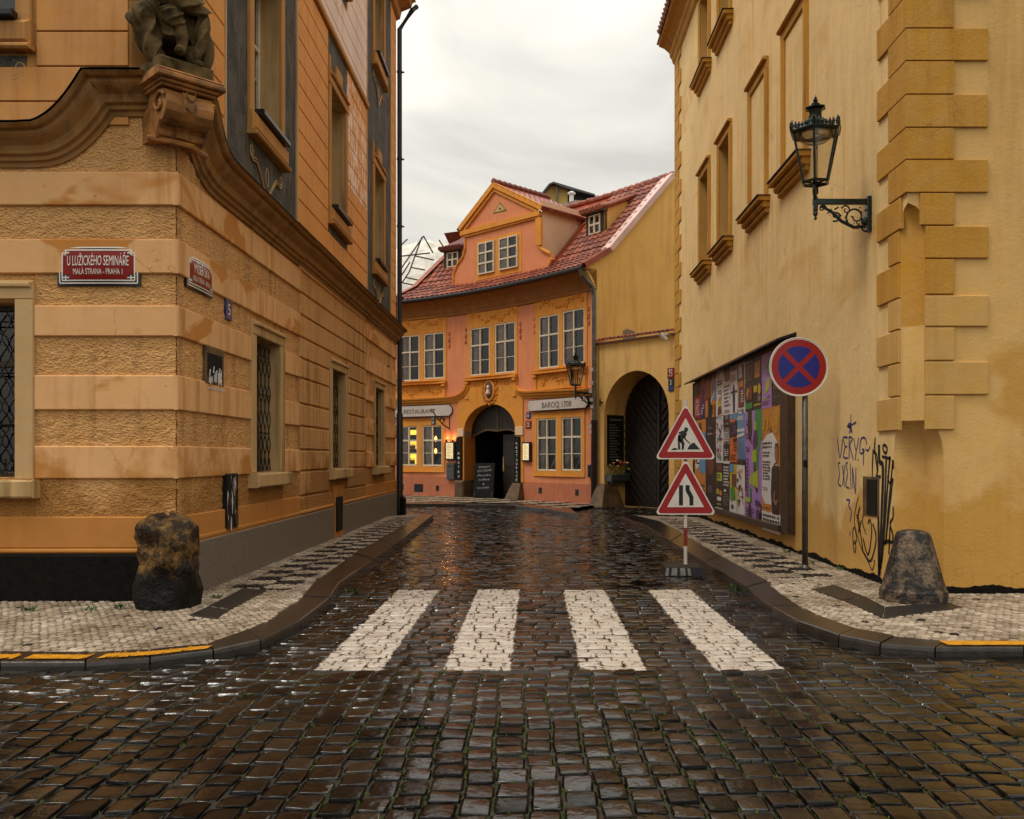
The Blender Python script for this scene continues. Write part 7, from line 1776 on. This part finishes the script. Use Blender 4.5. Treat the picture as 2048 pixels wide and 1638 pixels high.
# robe: folds run round a tapering body; hem lifted at the front over one foot
def tri_(x): return 1 - 2 * abs((x / math.pi) % 2 - 1)
def crisp(x): return 1 - 1.9 * abs(math.sin(x)) ** .75
rows = []
for j in range(48):
    z = .12 + 1.28 * j / 47; f_ = j / 47; row = []
    for i in range(121):
        a = 2 * math.pi * i / 120
        fold = .062 * (1 - f_ * .6) * crisp(a * 3.0 + z * 3.2 + .6 * math.sin(z * 5 + a)) + .026 * crisp(a * 5.0 - z * 6 + math.sin(a * 2))
        r1, r2 = .235 - .05 * f_ + .05 * math.sin(f_ * 3.1) + .08 * max(0, 1 - f_ * 4), .19 - .05 * f_ + .03 * math.sin(f_ * 3.1) + .05 * max(0, 1 - f_ * 4)
        hem = (.16 * max(0, math.cos(a - 1.75)) ** 2 + .03 * math.sin(a * 6)) * max(0, 1 - f_ * 3.2)
        row.append(STm((r1 + fold) * math.cos(a) + .03 * math.sin(z * 3), z + hem, (r2 + fold) * math.sin(a) - .05))
    rows.append(row)
st.sheet(rows); st.add(rows[0][:-1], [tuple(range(120))]); st.add(rows[-1][:-1], [tuple(range(120))])
# wind-blown cloak: a heavy cloth with deep creases, bunched to the left and falling on the right
def cloth(c, rx_, ry_, rz_, k1, k2, amp, lean=0, n=30):
    rows = []
    for j in range(n + 1):
        p_ = -math.pi / 2 + math.pi * j / n; row = []
        for i in range(61):
            a = 2 * math.pi * i / 60; q = 1 + amp * crisp(a * k1 + p_ * k2) * math.cos(p_)
            row.append(STm(c[0] + rx_ * math.cos(p_) * math.cos(a) * q + lean * math.sin(p_), c[2] + rz_ * math.sin(p_), c[1] + ry_ * math.cos(p_) * math.sin(a) * q))
        rows.append(row)
    st.sheet(rows)
cloth((-.29, .04, .26), .11, .10, .26, 2.0, 2.6, .32, -.04); cloth((-.33, .03, .42), .13, .10, .15, 2.5, -2.0, .30, .05); cloth((-.24, .10, .08), .08, .08, .15, 2, 2, .3, -.03)
cloth((.25, .08, .34), .085, .10, .34, 2.0, 2.2, .34, -.03); cloth((.18, .20, .28), .06, .05, .24, 1.5, 2.8, .34, .05); cloth((.0, .18, .60), .24, .09, .10, 3.0, 2.2, .32); cloth((-.12, .20, .42), .12, .07, .10, 2.5, 3, .3)
cloth((.05, .10, .90), .20, .14, .30, 3.0, 3.0, .22); cloth((-.2, -.02, .85), .10, .12, .4, 2, 3, .3)
# legs, feet, arms, head
st.tube([STm(-.02, .40, .12), STm(-.02, .24, .20), STm(-.03, .13, .22)], [.075, .062, .045], 10); st.tube([STm(-.03, .12, .20), STm(-.09, .075, .30), STm(-.12, .07, .35)], [.05, .045, .03], 10)
st.tube([STm(.10, .2, .1), STm(.11, .04, .14)], [.07, .05], 10); st.tube([STm(.11, .03, .12), STm(.13, .025, .24), STm(.14, .02, .28)], [.05, .04, .025], 10)
for sg in (-1, 1): st.tube([STm(sg * .18, 1.36, -.05), STm(sg * .28, 1.12, .02), STm(sg * .14, 1.02, .18)], [.075, .062, .04], 10)
for sg in (-1, 1):
    for k in range(5): st.tube([STm(sg * .14, 1.02, .18), STm(sg * .10 + (k - 2) * .012, 1.03 + (k - 2) * .014, .22), STm(sg * .07, 1.03 + (k - 2) * .015, .235)], [.018, .013, .010], 6)
ball((0, -.05, 1.40), .20, .12, .10); st.tube([STm(0, 1.42, -.04), STm(0, 1.56, -.02)], [.065, .055], 10); ball((0, .0, 1.66), .085, .10, .125); ball((0, -.03, 1.70), .10, .105, .11)
st.tube([STm(0, 1.68, .09), STm(0, 1.63, .118), STm(0, 1.61, .10)], [.012, .018, .01], 6)
for sg in (-1, 1): ball((sg * .034, .085, 1.672), .018, .014, .012, 8); ball((sg * .088, -.01, 1.65), .014, .025, .032, 8)
ball((0, .085, 1.575), .03, .02, .012, 8)
me = remesh(st, .008, 0); me.materials.append(MATS['statue_stone']); me.polygons.foreach_set('use_smooth', [True] * len(me.polygons)); me.name = 'statue'
c0 = CO(0, 5.30, .0); me.transform(Matrix.Translation(-Vector(c0)))
so = bpy.data.objects.new('statue', me); col.objects.link(so); so.location = c0; so['label'] = 'dark stone statue of a robed figure standing on the corner console'; so['category'] = 'statue'
